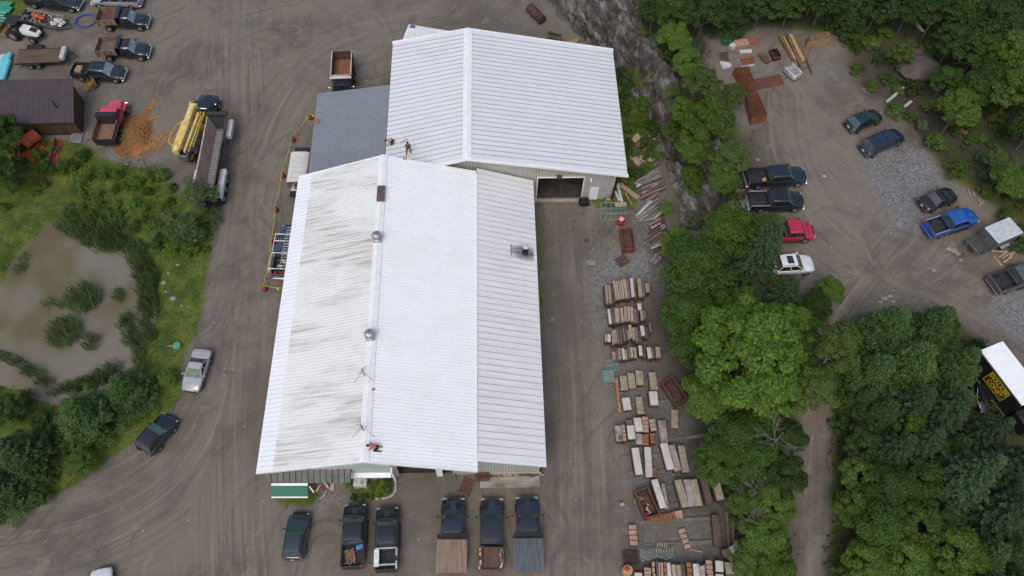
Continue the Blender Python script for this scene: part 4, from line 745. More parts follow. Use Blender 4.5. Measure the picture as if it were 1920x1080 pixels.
for i in range(9): k.box(p+Vector((0,(i-4)*.16,.12+.02*i)),(1.3,.09,.03),-.1)
for s in(-.55,.55): k.box(p+Vector((s,0,.15)),(.07,1.5,.05),-.1)
tag(k.build('metal_grate'),'small grey slatted metal grate leaning at the shed corner','grate')
# red dump truck
t,L=root_at('dump_truck','old dump truck with faded red cab and empty brown bed beside the shed','dump truck',(197,268),(220,188),1.2); n=L/2; w=2.35
k=MB(PINK); xw=n-1.9
shell(k,[(xw-.1,.80,.7,1.45,1.62),(xw+.8,.72,.7,1.40,1.56),(n-.5,.64,.7,1.30,1.45),(n-.1,.55,.7,1.15,1.30)],w); k.build('hood',t,ang=45)
for s in(-1,1): k=MB(PINK); k.rbox((n-.95,s*.86,1.05),(1.3,.45,.4),.18); k.build('fender',t)
k=MB(PINK); shell(k,[(xw-1.35,.88,.7,1.45,1.52),(xw,.86,.7,1.5,1.6)],w); k.build('body',t); cabin(t,PINK,w*.9,(xw,xw-.3,xw-1.25,xw-1.35),1.52,2.4,GLASS,.06)
k=MB(CHR); k.rbox((n-.02,0,.75),(.2,2.2,.28),.05); k.build('front_bumper',t); k=MB(BLK); k.box((0,0,.75),(L*.95,.9,.3)); k.build('chassis',t)
bx0,bx1=-n,xw-1.7; k=MB(P('red_bed_floor',(.15,.10,.08),.75,0,.4,1.1,.3,col2=(.33,.16,.04),f2=.42)); k.box(((bx0+bx1)/2,0,1.3),(bx1-bx0,2.1,.08)); k.use(BLK)
k.build('bed_floor',t)
for s in(-1,1):
    k=MB(P('bed_brown_side',(.20,.115,.07),.75,0,.3,2)); k.box(((bx0+bx1)/2,s*1.08,1.68),(bx1-bx0,.07,.75)); k.use(BLK).box(((bx0+bx1)/2,s*1.13,2.0),(bx1-bx0,.08,.1)); k.build('bed_side',t)
k=MB(BLK); k.box((bx0-.0,0,1.5),(.1,2.2,.55)); k.box((bx0+.1,0,1.0),(.3,2.0,.3)); k.build('tailgate',t); k=MB(BLK); k.box((bx1,0,1.95),(.08,2.2,1.3)); k.box((bx1+.3,0,2.6),(.75,2.3,.07)); k.use(CHR).box((bx1+.66,0,2.58),(.06,2.3,.12)); k.build('headboard',t)
for x in(n-.95,-n+1.0,-n+2.2):
    for s in(-1,1): wheel(t,x,s*1.0,.5,.32 if x>0 else .5)
mirrors(t,xw-.2,w*.86,1.9,BLK,.3)

# crane truck
t,L=root_at('crane_truck','dark truck carrying a long folded yellow boom and bucket platform','crane truck',(349,300),(394,176),1.2); n=L/2; w=2.35
frontend(t,BK1,L,w,n-1.7,1.35,1.2); k=MB(BK1); shell(k,[(n-3.1,.95,.5,1.35,1.4),(n-1.9,.95,.5,1.35,1.4)],w); k.use(BLK).box((0,0,.8),(L*.96,1.0,.3)); k.build('body',t); cabin(t,BK1,w,(n-1.7,n-2.15,n-2.95,n-3.05),1.38,2.25,GLASS,.1,5)
k=MB(GREYS); k.rbox((-.9,0,1.15),(L-4.2,2.3,.2),.04); k.use(RUSTB); [k.rbox((-n+1.3+i*1.1,-.85,1.4),(.9,.5,.4),.05) for i in range(5)]; k.build('deck',t)
k=MB(YEL); k.box((n-3.5,.35,3.0),(.3,.9,.5)); bl=L-2.9; k.box((n-3.4-bl/2,.35,3.0),(bl,.62,.52)); k.use(P('crane_pale',(.72,.58,.30),.45)).box((n-3.4-bl/2,.40,3.27),(bl*.98,.34,.03)); k.use(YEL).box((-n+1.9,.35,3.02),(3.4,.82,.60)); k.build('boom',t)
k=MB(YEL); k.box((n-4.2-bl*.42,-.42,2.75),(bl*.80,.24,.30)); k.box((n-4.2-bl*.42,-.74,2.6),(bl*.74,.10,.14)); k.build('lower_arm',t)
k=MB(YEL2); k.cyl((n-4.3,-.15,1.2),(n-4.3,-.15,2.6),.42,.36,14); k.rbox((n-4.3,-.3,2.1),(1.1,1.2,.6),.08); k.rbox((n-5.4,-.75,1.8),(.6,.6,.7),.1); k.box((n-5.1,-.2,1.9),(1.5,.3,.3),0,.2); k.build('turret',t)
k=MB(YEL2); k.rbox((-n+.45,-.05,1.3),(.75,1.35,.18),.05); k.build('platform_base',t); k=MB(GREYS); k.rbox((-n+.15,-.05,1.95),(1.15,1.1,.9),.1); k.use(BLK).box((-n+.15,-.05,2.38),(.95,.9,.07)); k.build('work_bucket',t)
RL_=P('handrail_yellow',(.62,.45,.05),.5)
k=MB(RL_)
for (x,y) in((-n+.9,1.55),(-n+2.1,1.6),(-n+3.3,1.35)): k.tube([(x,y,1.6),(x,y,3.0)],.045,5)
for z in(2.2,3.0): k.tube([(-n+.4,.85,z),(-n+.9,1.55,z),(-n+2.1,1.6,z),(-n+3.3,1.35,z),(-n+4.2,.65,z)],.045,5)
k.build('guard_rail',t)
k=MB(RL_); 
for i in range(5): x=-n+1.2+i*1.0; k.tube([(x,-.55,2.5),(x+.1,-.95,2.5)],.04,5)
k.tube([(-n+.9,-.95,2.5),(n-4,-.95,2.7)],.045,5); k.tube([(-n+.9,-.55,2.5),(n-4,-.55,2.7)],.045,5); k.build('ladder_rail',t)
k=MB(CHR); k.rbox((n-3.3,0,2.45),(.1,1.9,.08),.02); [k.cyl((n-3.3,y,2.5),(n-3.3,y,2.62),.05) for y in(-.8,-.3,.3,.8)]; k.build('lamp_bar',t)
for x in(n-1.15,-n+1.6,-n+2.8):
    for s in(-1,1): wheel(t,x,s*1.02,.52,.32 if x>0 else .5)
mirrors(t,n-2.1,w,1.9,CHR,.25)
# long dump trailer
a,b=ung(383,372,2.0),ung(411,222,2.0); L=(b-a).length; m=(a+b)/2; t=thing('dump_trailer','long empty steel dump trailer with ribbed floor and white fender, by the road','trailer',(m.x,m.y,0),heading(a,b)); n=L/2
STI=P('trailer_inside',(.26,.235,.22),.7,0,.35,1.2,.2,col2=(.20,.12,.085),f2=.5,stretch=(.4,1,1)); LIP=P('pale_lip',(.42,.40,.37),.6,0,.3,3)
for s in(-1,1):
    k=MB(STI); k.add([(-n,s*.35,1.30),(n-.9,s*.35,1.30),(n-.2,s*1.0,2.65),(-n,s*1.0,2.65),(-n,s*.42,1.27),(n-.9,s*.42,1.27),(n-.2,s*1.06,2.65),(-n,s*1.06,2.65)],[(0,1,2,3),(4,5,6,7),(0,1,5,4),(3,2,6,7),(0,3,7,4),(1,2,6,5)]); k.use(LIP if s>0 else RUSTB).box((-.1,s*1.05,2.68),(L-.2,.13,.08)); k.build('trailer_side',t,ang=0)
k=MB(GREYS); k.box((-.4,0,1.28),(L-1,.8,.06)); k.use(P('floor_rib',(.27,.27,.265),.6,0,.2,3)); [k.box((-n+.3+i*.22,-.02,1.325),(.10,.66,.03)) for i in range(int((L-1.4)/.22))]; k.build('floor',t)
k=MB(BLK); k.add([(n-.9,-.35,1.3),(n-.9,.35,1.3),(n-.2,1.0,2.65),(n-.2,-1.0,2.65)],[(0,1,2,3)]); k.cyl((n+.05,-1.1,2.75),(n+.05,1.1,2.75),.24,None,12); k.box((n-.1,0,2.72),(.5,2.25,.1)); k.build('rolled_tarp',t)
k=MB(BLK); k.box((-n+.0,0,1.9),(.12,2.15,1.5)); k.box((-n-.15,0,1.0),(.35,2.2,.4)); k.build('tailgate',t); k=MB(BLK); k.box((-1,0,.95),(L-2.5,.9,.3)); k.tube([(n-1.3,.7,1.2),(n-1.3,.7,0)],.07); k.tube([(n-1.3,-.7,1.2),(n-1.3,-.7,0)],.07); k.build('frame',t)
for s in(-1,1): k=MB(WHG); k.rbox((-n+2.1,s*1.33,1.75),(3.9,.66,.07),.03); k.box((-n+2.1,s*1.64,1.5),(3.9,.05,.5)); k.build('fender',t)
k=MB(WHG); k.rbox((n-1.3,-1.25,1.65),(2.4,.6,.6),.05); k.build('toolbox',t)
for x in(-n+.95,-n+2.15,-n+3.35):
    for s in(-1,1): wheel(t,x,s*1.32,.50,.5)
p=ung(322,352,.2); k=MB(BLK); k.rbox(p+Vector((0,0,.25)),(1.1,.5,.4),.08,.2); k.box(p+Vector((.3,.2,.5)),(.5,.15,.2),.7); tag(k.build('black_attachment'),'black metal attachment lying on the dirt left of the sapling','attachment')
# brown tandem dump truck behind the carport
t,L=root_at('dump_truck','dark dump truck with tall rusty orange brown bed backed to the grey carport roof','dump truck',(645,112),(641,196),1.2); n=L/2; w=2.3
frontend(t,BK1,L,w,n-1.6,1.35,1.2); k=MB(BK1); shell(k,[(n-2.9,.95,.5,1.4,1.45),(n-1.9,.95,.5,1.4,1.45)],w); k.use(BLK).box((0,0,.8),(L*.96,.9,.3)); k.build('body',t); cabin(t,BK1,w,(n-1.6,n-2.0,n-2.8,n-2.88),1.42,2.2,GLASS,.1,4)
x1=n-3.1;x0=-n; k=MB(P('ore_floor',(.30,.12,.04),.8,0,.4,1.3,.3,col2=(.16,.085,.06),f2=.5)); k.box(((x0+x1)/2,0,1.25),(x1-x0,2.2,.08)); k.build('bed_floor',t)
for s in(-1,1): k=MB(RUSTB); k.box(((x0+x1)/2,s*1.12,1.95),(x1-x0,.08,1.35)); k.use(LIP).box(((x0+x1)/2,s*1.14,2.64),(x1-x0,.12,.06)); [k.use(RUSTB).box((x0+.3+i*.75,s*1.2,1.9),(.1,.08,1.2)) for i in range(int((x1-x0)/.75))]; k.build('bed_side',t)
k=MB(RUSTB); k.box((x0,0,1.9),(.08,2.3,1.3)); k.build('tailgate',t); k=MB(RUST); k.box((x1,0,1.95),(.08,2.2,1.4)); k.use(P('rust_pink',(.46,.27,.20),.8,0,.2,2)).box((x1+.12,0,2.66),(.4,2.15,.06)); k.use(WHG).box((x1+.42,0,2.72),(.26,2.5,.1)); k.build('headboard',t)
k=MB(CHR); [k.cyl((n-2.5,y,2.3),(n-2.5,y,2.36),.06) for y in(-.7,-.35,0,.35,.7)]; k.build('cab_lamp',t)
for x in(n-1.1,-n+1.2,-n+2.4):
    for s in(-1,1): wheel(t,x,s*1.02,.5,.32 if x>0 else .5)
mirrors(t,n-2.0,w,1.9,CHR,.25)
# white box trailer behind the barn
z=3.4; a=V3(766,45,z); b=V3(900,67,z); hd=heading(a,b); L=(b-a).length; c_=a.lerp(b,.5)+Vector((math.sin(hd),-math.cos(hd),0))*1.25; t=thing('box_trailer','white box trailer showing behind the top edge of the barn roof','trailer',(c_.x,c_.y,0),hd); n=L/2
k=MB(WHP); k.rbox((0,0,2.25),(L,2.5,2.3),.04); k.build('box_body',t); 
for x in(-n+.6,-n+5.3): k=MB(P('vent_grey',(.10,.12,.15),.5)); k.rbox((x,.9,3.43),(.6,.45,.08),.02); k.build('roof_vent',t)
k=MB(P('tan_corner',(.45,.33,.24),.6)); k.box((-n-.02,0,2.2),(.05,2.5,2.2)); k.build('rear_door',t)
for x in(-n+1.5,-n+2.7):
    for s in(-1,1): wheel(t,x,s*1.0,.5,.4)
k=MB(BLK); k.box((0,0,.95),(L-1,1,.3)); k.tube([(n-2,.6,.9),(n-2,.6,0)],.08); k.tube([(n-2,-.6,.9),(n-2,-.6,0)],.08); k.build('frame',t)
# white box body between carport and fence tape
z=2.5; q=[V3(*p,z) for p in((545,285),(581,284),(575,328),(536,343))]; ctr=(V3(545,285,z)+V3(580,284,z)+V3(572,341,z)+V3(536,343,z))/4; hd=math.atan2((q[0]-q[3]).y,(q[0]-q[3]).x); L=(q[0]-q[3]).length
t=thing('box_truck','cream white box van body with open dark end, half under the grey carport','box truck',(ctr.x,ctr.y,0),hd); n=L/2; CRM=P('cream_white',(.60,.585,.54),.5,0,.08,1.5)
k=MB(CRM); k.loft([[(x,-.98,.9),(x,-1.0,2.35),(x,-.8,2.48),(x,0,2.53),(x,.8,2.48),(x,1.0,2.35),(x,.98,.9)] for x in(-n+.1,n)],caps=False); k.add([(n,-.98,.9),(n,-1.0,2.35),(n,-.8,2.48),(n,0,2.53),(n,.8,2.48),(n,1.0,2.35),(n,.98,.9)],[tuple(range(7))]); k.use(P('cream_seam',(.46,.45,.42),.6)); [k.box((-n+.6+i*.7,0,2.535),(.03,1.5,.012)) for i in range(5)]; k.build('box_body',t,ang=40)
k=MB(BLK); k.box((-.2,0,.8),(L+.8,1.9,.12)); k.build('deck',t); k=MB(BK1); k.box((n+.8,0,1.1),(1.2,1.8,.8)); k.build('cab',t)
k=MB(RUSTB); k.rbox((-n+.5,.1,1.15),(.6,.7,.5),.1); k.use(WHG); k.rbox((-n+.1,-.4,1.1),(.3,.4,.3),.08); k.use(P('pale_red',(.4,.1,.08),.6)).rbox((-n-.1,.1,1.05),(.3,.3,.25),.05); k.build('cargo',t)
for x in(-n+.7,n+.6):
    for s in(-1,1): wheel(t,x,s*.85,.4,.28)
# service pickup with ladder rack beside the workshop
tt,bb=pickup('dark blue service pickup with white rack, ladder and red items, half hidden by workshop roof',(526,518),(545,421),paint('service_blue',(.045,.065,.10)),w=2.0,gm=GLASS,ribs=0)
x0,x1,zb,w_=bb; RK=P('rack_white',(.74,.75,.76),.4)
k=MB(RK); 
for s in(-1,1):
    k.box(((x0+x1)/2+.9,s*.92,2.15),((x1-x0)+2.6,.05,.05))
    for x in(x0+.1,x1): k.box((x,s*.92,1.65),(.06,.06,1.0))
for x in(x0+.1,x0+.9+(x1-x0)*.5,x1+1.3,x1+2.1): k.box((x,0,2.15),(.08,1.9,.07))
k.build('ladder_rack',tt)
MT=tt.matrix_basis
k=MB(ALU)
for s in(-.62,-.18): a=MT@Vector((x0-.1,s,2.26));b=MT@Vector((x1+2.5,s,2.26)); k.tube([a,b],.035,5)
for i in range(16): x=x0+.1+i*.32; k.tube([MT@Vector((x,-.62,2.26)),MT@Vector((x,-.18,2.26))],.03,5)
tag(k.build('ladder'),'grey aluminium ladder lying along the white rack of the service pickup','ladder')
k=MB(RED)
for i in range(9): k.rbox(MT@Vector((x0+.25+ru(-.15,.15),ru(-.75,.75),1.0+ru(0,.15))),(.3,.25,.3),.08,ru(0,3))
tag(k.build('red_containers'),'red containers at the tail end of the service pickup bed','containers',kind='stuff')
k=MB(WHG)
for i in range(26): k.use(random.choice([WHG,BLK,GREYS,P('hose_yellow',(.4,.38,.12),.5),RUSTB])); k.rbox(MT@Vector((ru(x0+.6,x1-.1),ru(-.7,.7),.85+ru(0,.2))),(ru(.15,.45),ru(.1,.3),.18),.04,ru(0,3))
tag(k.build('tools'),'jumble of tools and coils in the service pickup bed','tools',kind='stuff')
# pennant line and cones
CONE=P('cone_orange',(.42,.035,.015),.5); CONED=P('cone_collar',(.25,.02,.02),.6); YP=P('pennant_yellow',(.62,.50,.03),.5)
cps=[(584,222),(551,264),(532,331),(519,395),(513,457),(498,543)]; tops=[]
names=['topmost, by the carport roof corner','above the cream box van','beside the cream box van','between box van and service pickup','beside the service pickup','lowest, at the corner of the line']
for i,(x,y) in enumerate(cps):
    p=ung(x,y,0); t=thing('warning_barrel','orange cone barrel on the yellow line, '+names[i],'traffic barrel',p,0,'orange cones holding the pennant line')
    k=MB(CONE); k.cyl((0,0,.06),(0,0,.85),.19,.10,14); k.build('barrel_body',t); k=MB(BLK); k.cyl((0,0,0),(0,0,.08),.28,.28,10); k.build('rubber_base',t); k=MB(P('band_pink',(.4,.2,.16),.5)); k.cyl((0,0,.50),(0,0,.56),.155,.148,14); k.build('reflective_band',t)
    tops.append(p+Vector((0,0,.87)))
t=thing('pennant_line','yellow rope with small yellow pennants strung between the orange cones','pennant line',tops[0])
o=tops[0]; end2=ung(583,222,1)+Vector((.0,0,1)); runs=[(V3(590,217,1.2),tops[0])]+list(zip(tops[:-1],tops[1:]))+[(tops[-1],V3(528,540,1.1))]
k=MB(YP)
for a,b in runs:
    n=max(3,int((b-a).length/.55)); pts=[a.lerp(b,i/n)-Vector((0,0,.35*math.sin(math.pi*i/n)*min(1,(b-a).length/6))) for i in range(n+1)]
    k.tube([p-o for p in pts],.025,4)
    for i,p in enumerate(pts[:-1]):
        if i%1==0: d=(b-a).normalized(); r_=Vector((ru(-.4,.4),ru(-.4,.4),-1)).normalized()*.34; p=p-o; kf=MB(YP); kf.add([p,p+d*.36,p+d*.18+r_*1.25],[(0,1,2)]); kf.build('pennant',t,ang=0)
k.build('rope',t); 
# ------------------------------------------------------------ on the roofs
GALV=P('galvanised',(.42,.44,.47),.4,.6,.15,4)
def on_main(px,py):
    z=7.5
    for _ in range(8):
        p=V3(px,py,z); xr_=-10.45; z=zR-(zR-zE)*(p.x-xr_)/9.05 if p.x>xr_ else zR-(zR-zL)*(xr_-p.x)/9.1
    return Vector((p.x,p.y,z))
for i,(x,y,l) in enumerate(((708,450,'grey turbine vent on the workshop ridge, the upper one'),(695,633,'grey turbine vent on the workshop ridge, the lower one'))):
    p=on_main(x,y); t=thing('roof_vent',l,'roof vent',p); k=MB(GALV); k.rbox((0,0,.2),(.75,.75,.5),.04); k.build('vent_base',t)
    k=MB(GALV); k.loft([[(math.cos(a*math.pi/8)*r,math.sin(a*math.pi/8)*r,z) for a in range(16)] for r,z in((.26,.42),(.42,.6),(.47,.8),(.38,1.0),(.14,1.1))]); k.build('turbine_head',t,ang=20)
    k=MB(GREYS); [k.box((0,0,1.12),(.6,.04,.04),a) for a in(0,1.57)]; k.build('turbine_cap',t)
p=on_main(716,366); k=MB(P('skylight_brown',(.12,.085,.095),.35)); k.box(p+Vector((-.05,0,.27)),(.75,1.7,.25)); k.use(P('skylight_brown2',(.18,.09,.11),.35)); k.box(p+Vector((-.18,0,.41)),(.08,1.7,.05)); tag(k.build('brown_ridge_box'),'narrow brown metal box straddling the upper end of the workshop ridge','ridge box')
def antenna(px,py,px2,py2,label,arms):
    p=on_main(px,py); k=MB(P('antenna_rusty',(.10,.075,.07),.6)); h=1.7; k.cyl(p,p+Vector((0,0,h)),.035)
    for z,l,a in arms: v=Vector((math.cos(a),math.sin(a),0)); c=p+Vector((0,0,z)); k.tube([c-v*l,c+v*l],.02,4)
    for s in(-1,1): k.tube([p+Vector((0,0,h*.7)),p+Vector((s*.9,-.5,-.15))],.015,4)
    tag(k.build('antenna'),label,'antenna')
antenna(684,706,0,0,'thin dark antenna mast on the workshop ridge below the lower turbine vent',((1.5,.5,.8),(1.2,.35,.8),(.8,.3,2.)))
antenna(682,808,0,0,'rusty antenna mast with bent arms on the ridge near the kneeling person',((1.6,.55,1.9),(1.3,.5,-.3),(1.0,.4,1.2)))
p=on_main(700,731); k=MB(P('rag_red',(.5,.12,.12),.7)); k.rbox(p+Vector((0,0,.1)),(.28,.25,.16),.06); tag(k.build('red_bucket'),'small pink red bucket on the ridge between the two antennas','bucket')
# exhaust stack with soot on the lean-to
def on_lt(px,py):
    z=4.5
    for _ in range(8): p=V3(px,py,z); z=5.88-(5.88-3.75)*(p.x+1.35)/5.87
    return Vector((p.x,p.y,z))
p=on_lt(985,475); t=thing('exhaust_stack','short exhaust stack with pale rain cap on the lean-to roof','chimney',p)
k=MB(BLK); k.cyl((0,0,-.1),(0,0,1.15),.13); k.rbox((-.05,0,.1),(.6,.45,.3),.04); k.build('pipe',t); k=MB(WHG); k.cyl((0,0,1.2),(0,0,1.32),.26,.1,14); k.build('rain_cap',t); k=MB(GREYS); k.tube([(-1.4,.45,.55),(-1.4,.45,.95),(-1.4,-.5,.95),(-1.4,-.5,.5)],.035,5); k.tube([(-1.4,0,.95),(0,0,.9)],.03,5); k.build('bracket',t)
m=bpy.data.materials.new('roof_soot'); m.use_nodes=True; nn=m.node_tree; Lk=nn.links; bs=nn.nodes['Principled BSDF']; bs.inputs['Base Color'].default_value=(.10,.10,.11,1); bs.inputs['Roughness'].default_value=.8
tc=nn.nodes.new('ShaderNodeTexCoord'); gr=nn.nodes.new('ShaderNodeTexGradient'); gr.gradient_type='SPHERICAL'; mp=nn.nodes.new('ShaderNodeMapping'); mp.inputs['Scale'].default_value=(.62,.95,.0); Lk.new(tc.outputs['Object'],mp.inputs[0]); Lk.new(mp.outputs[0],gr.inputs[0])
nz=nn.nodes.new('ShaderNodeTexNoise'); nz.inputs['Scale'].default_value=2.2; Lk.new(tc.outputs['Object'],nz.inputs[0]); mm=nn.nodes.new('ShaderNodeMath'); mm.operation='MULTIPLY'; Lk.new(gr.outputs[1],mm.inputs[0]); Lk.new(nz.outputs[0],mm.inputs[1]); m3=nn.nodes.new('ShaderNodeMath'); m3.operation='MULTIPLY'; m3.use_clamp=True; m3.inputs[1].default_value=1.9; Lk.new(mm.outputs[0],m3.inputs[0]); Lk.new(m3.outputs[0],bs.inputs['Alpha'])
k=MB(m); sl=-(5.88-3.75)/5.87; k.add([(x,y,x*sl+.075) for x,y in((-1.7,-1.3),(.85,-1.3),(.85,1.2),(-1.7,1.2))],[(0,1,2,3)]); so=k.build('soot_stain',t,ang=0)
# ------------------------------------------------------------ office front of the workshop
PG=P('porch_sheet',(.115,.130,.120),.5,0,.3,1.2,.1,col2=(.055,.060,.050),f2=.45,stretch=(1.5,.4,1)); PGR=P('porch_sheet_pink',(.155,.105,.115),.5,0,.2,1.5)
yw=18.5
k=MB(PG); q=[V3(508,884,3.1),V3(657,879.5,3.1),V3(657.5,905,2.5),V3(509,906,2.5)]; q[0].y=q[1].y=18.35; q[0].z=q[1].z=3.15
k.slab(q,.06); k.use(PGR); e=[q[0].lerp(q[3],.32),q[1].lerp(q[2],.42)]; k.slab([q[0]+Vector((1.6,0,.012)),q[1]+Vector((0,0,.012)),e[1]+Vector((0,0,.012)),e[0]+Vector((2.4,.5,.08))],.01)
k.use(P('porch_rib',(.035,.035,.032),.6))
for i in range(14): s=i/13; a=q[0].lerp(q[1],s);b=q[3].lerp(q[2],s); k.add([a+Vector((-.03,0,.02)),a+Vector((.03,0,.02)),b+Vector((.03,0,.02)),b+Vector((-.03,0,.02)),a+Vector((0,0,.06)),b+Vector((0,0,.06))],[(0,4,5,3),(4,1,2,5)])
k.build('porch_roof',mainb,m0,ang=0)
for x in(-18.,-14.6,-11.6): k=MB(TRIM); k.box((x,q[3].y+.15,1.2),(.12,.12,2.4)); k.build('porch_post',mainb,m0,ang=0)
k=MB(TRIM); a=V3(509,908.5,2.25);b=V3(577,908.5,2.25); k.slab([a+Vector((0,.22,.12)),b+Vector((0,.22,.12)),b+Vector((0,-.1,0)),a+Vector((0,-.1,0))],.05); k.use(P('awning_green',(.012,.135,.095),.6,0,.1,3)); k.slab([a+Vector((.05,-.1,-.02)),b+Vector((0,-.1,-.02)),b+Vector((0,-.92,-.45)),a+Vector((.05,-.92,-.45))],.04); k.use(TRIM).slab([a+Vector((0,-.92,-.44)),b+Vector((0,-.92,-.44)),b+Vector((0,-1.02,-.47)),a+Vector((0,-1.02,-.47))],.08)
k.box(b+Vector((.3,-.35,-.3)),(.7,.1,.08),-.9); k.use(PLANK).box(b+Vector((.85,-.25,-.35)),(.7,.14,.08),1.1); k.build('awning',mainb,m0,ang=0)
SID=P('green_siding',(.38,.45,.43),.6,0,.08,1); xl,xr_=V3(600,889,0).x,V3(742,889,0).x
k=MB(SID)
for i in range(14): k.box(((xl+xr_)/2,18.33+.01*(i%1),2.45+i*.26-.9),(xr_-xl,.06,.245),0,0,-.12)
k.use(CRM).box(((xl+xr_)/2,18.36,.75),(xr_-xl,.1,1.5)); k.build('siding_wall',mainb,m0,ang=0)
k=MB(TRIM); k.slab([(xl+1.5,18.3,1.95),(xr_-.2,18.3,1.75),(xr_-.2,17.9,1.6),(xl+1.5,17.9,1.8)],.06); k.box((xr_+.02,18.2,1.6),(.14,.5,3.2)); k.build('trim_board',mainb,m0,ang=0)
k=MB(GLASS); k.box((V3(677,884,1).x,18.28,1.15),(.6,.05,.45)); k.build('window',mainb,m0,ang=0)
p=ung(675,903,.9); k=MB(P('pale_box2',(.50,.49,.48),.5)); k.rbox(p+Vector((0,0,.5)),(1.15,.8,.95),.05); tag(k.build('utility_box'),'pale grey utility box between the porch roof and the flower bed','utility box')
def curb(pts,w=.18,h=.16,name='kerb',m=CONC,label=None):
    k=MB(m); P_=[ung(*p) for p in pts]; q2=[P_[0]]
    for _ in range(2): P_=[P_[0]]+[v for a,b in zip(P_[:-1],P_[1:]) for v in (a.lerp(b,.25),a.lerp(b,.75))]+[P_[-1]]
    secs=[]
    for i,p in enumerate(P_): d=(P_[min(i+1,len(P_)-1)]-P_[max(i-1,0)]).normalized(); n_=Vector((-d.y,d.x,0))*w/2; secs.append([p-n_-Vector((0,0,.05)),p-n_+Vector((0,0,h)),p+n_+Vector((0,0,h)),p+n_-Vector((0,0,.05))])
    k.loft(secs); tag(k.build(name),label,'kerb')
curb([(742,893),(742.5,910),(741,925),(730,934),(704,936)],label='pale curved kerb round the right side of the flower bed')
curb([(612.7,917),(611,927),(600,937)],label='short pale curved kerb at the right end of the grass bed under the green awning')
k=MB(P('porch_boards',(.16,.105,.08),.8,0,.3,3)); p=ung(602,912); k.box(p+Vector((0,.25,.12)),(1.1,1.3,.24)); k.use(CONC).box(p+Vector((1.0,.3,.06)),(.35,1.4,.14)); tag(k.build('entry_step'),'small brown entry step beside the green awning','step')
# concrete pad with a damp stain
PAD=P('pad_concrete',(.36,.35,.30),.8,0,.15,1,.2,col2=(.10,.075,.062),f2=.50,stretch=(.35,1.2,1)); a,b,c,d=[ung(*p) for p in((900,896),(1012,892),(1013,914.5),(900,915.5))]
k=MB(PAD); k.prism([(v.x,v.y) for v in(d,c,b,a)],-.05,.13); tag(k.build('concrete_pad'),'long concrete pad with a dark damp stain before the lean-to wall','concrete pad')
BRK=P('brick_red_boards',(.17,.075,.05),.85,0,.4,4,.2,col2=(.07,.035,.028))
def pallet(px,py,rz,w,l,n,label,z0=0.,m=None,cat='pallet'):
    p=ung(px,py,.1); t=thing('wooden_pallet',label,cat,p,rz)
    for j in range(n):
        k=MB(m or P('pallet_wood',(.26,.17,.11),.85,0,.3,4,.3))
        for i in range(6): k.box((-l/2+l*(i+.5)/6,0,z0+.13+j*.16),(l/6*.62,w,.025))
        for i in(-1,0,1): k.box((0,i*(w/2-.06),z0+.06+j*.16),(l,.10,.10))
        k.build('slat_layer',t)
    return t
pallet(905,891,0,1.1,1.15,5,'stack of reddish pallets at the left end of the concrete pad',m=BRK)
pallet(875,912,R(-20)+1.57,1.05,1.45,1,'single reddish pallet lying askew left of the concrete pad',m=BRK)
k=MB(BRK)
for i in range(40): p=ung(ru(917,1010),890+ru(-1.5,2.5)); k.use(random.choice([BRK,PLANK,RUSTB,BRK])).box(p+Vector((0,0,.15+ru(0,.15))),(ru(.3,1.2),.12,.08),ru(-.3,.3))
tag(k.build('board_offcuts'),'strip of reddish board offcuts along the foot of the lean-to wall','offcuts',kind='stuff')
a,b=ung(849,878,0)+Vector((0,0,1.2)),ung(856,901,0); k=MB(GREYS); k.tube([a,b],.05,6); tag(k.build('leaning_pipe'),'thin grey pipe leaning on the white wall near the bay doors','pipe')
# ------------------------------------------------------------ stone yard
SC=dict(b=P('stone_beige',(.42,.33,.25),.85,0,.3,1.6,.3,col2=(.17,.125,.095),f2=.42),p=P('stone_purple',(.19,.14,.135),.85,0,.3,1.6,.3,col2=(.10,.07,.065),f2=.45),w=P('stone_white',(.52,.48,.45),.8,0,.15,2.2,.2,col2=(.30,.25,.22),f2=.36),g=P('stone_grey_lichen',(.34,.29,.215),.85,0,.3,2.6,.3,col2=(.15,.12,.085),f2=.44),
 r=P('brick_pale',(.38,.26,.20),.85,0,.25,3,.3,col2=(.24,.13,.085),f2=.42),o=P('brick_rust',(.27,.125,.06),.85,0,.3,3,.3,col2=(.15,.065,.035),f2=.45),k=P('stone_brown_dark',(.135,.085,.068),.85,0,.3,1.2,.2,col2=(.075,.048,.04)),m=P('stone_stained',(.44,.41,.39),.85,0,.2,.9,.2,col2=(.16,.09,.075),f2=.50))
SD=P('stack_side',(.075,.055,.044),.9,0,.4,2.5,.5,col2=(.045,.035,.03),stretch=(1,1,7))
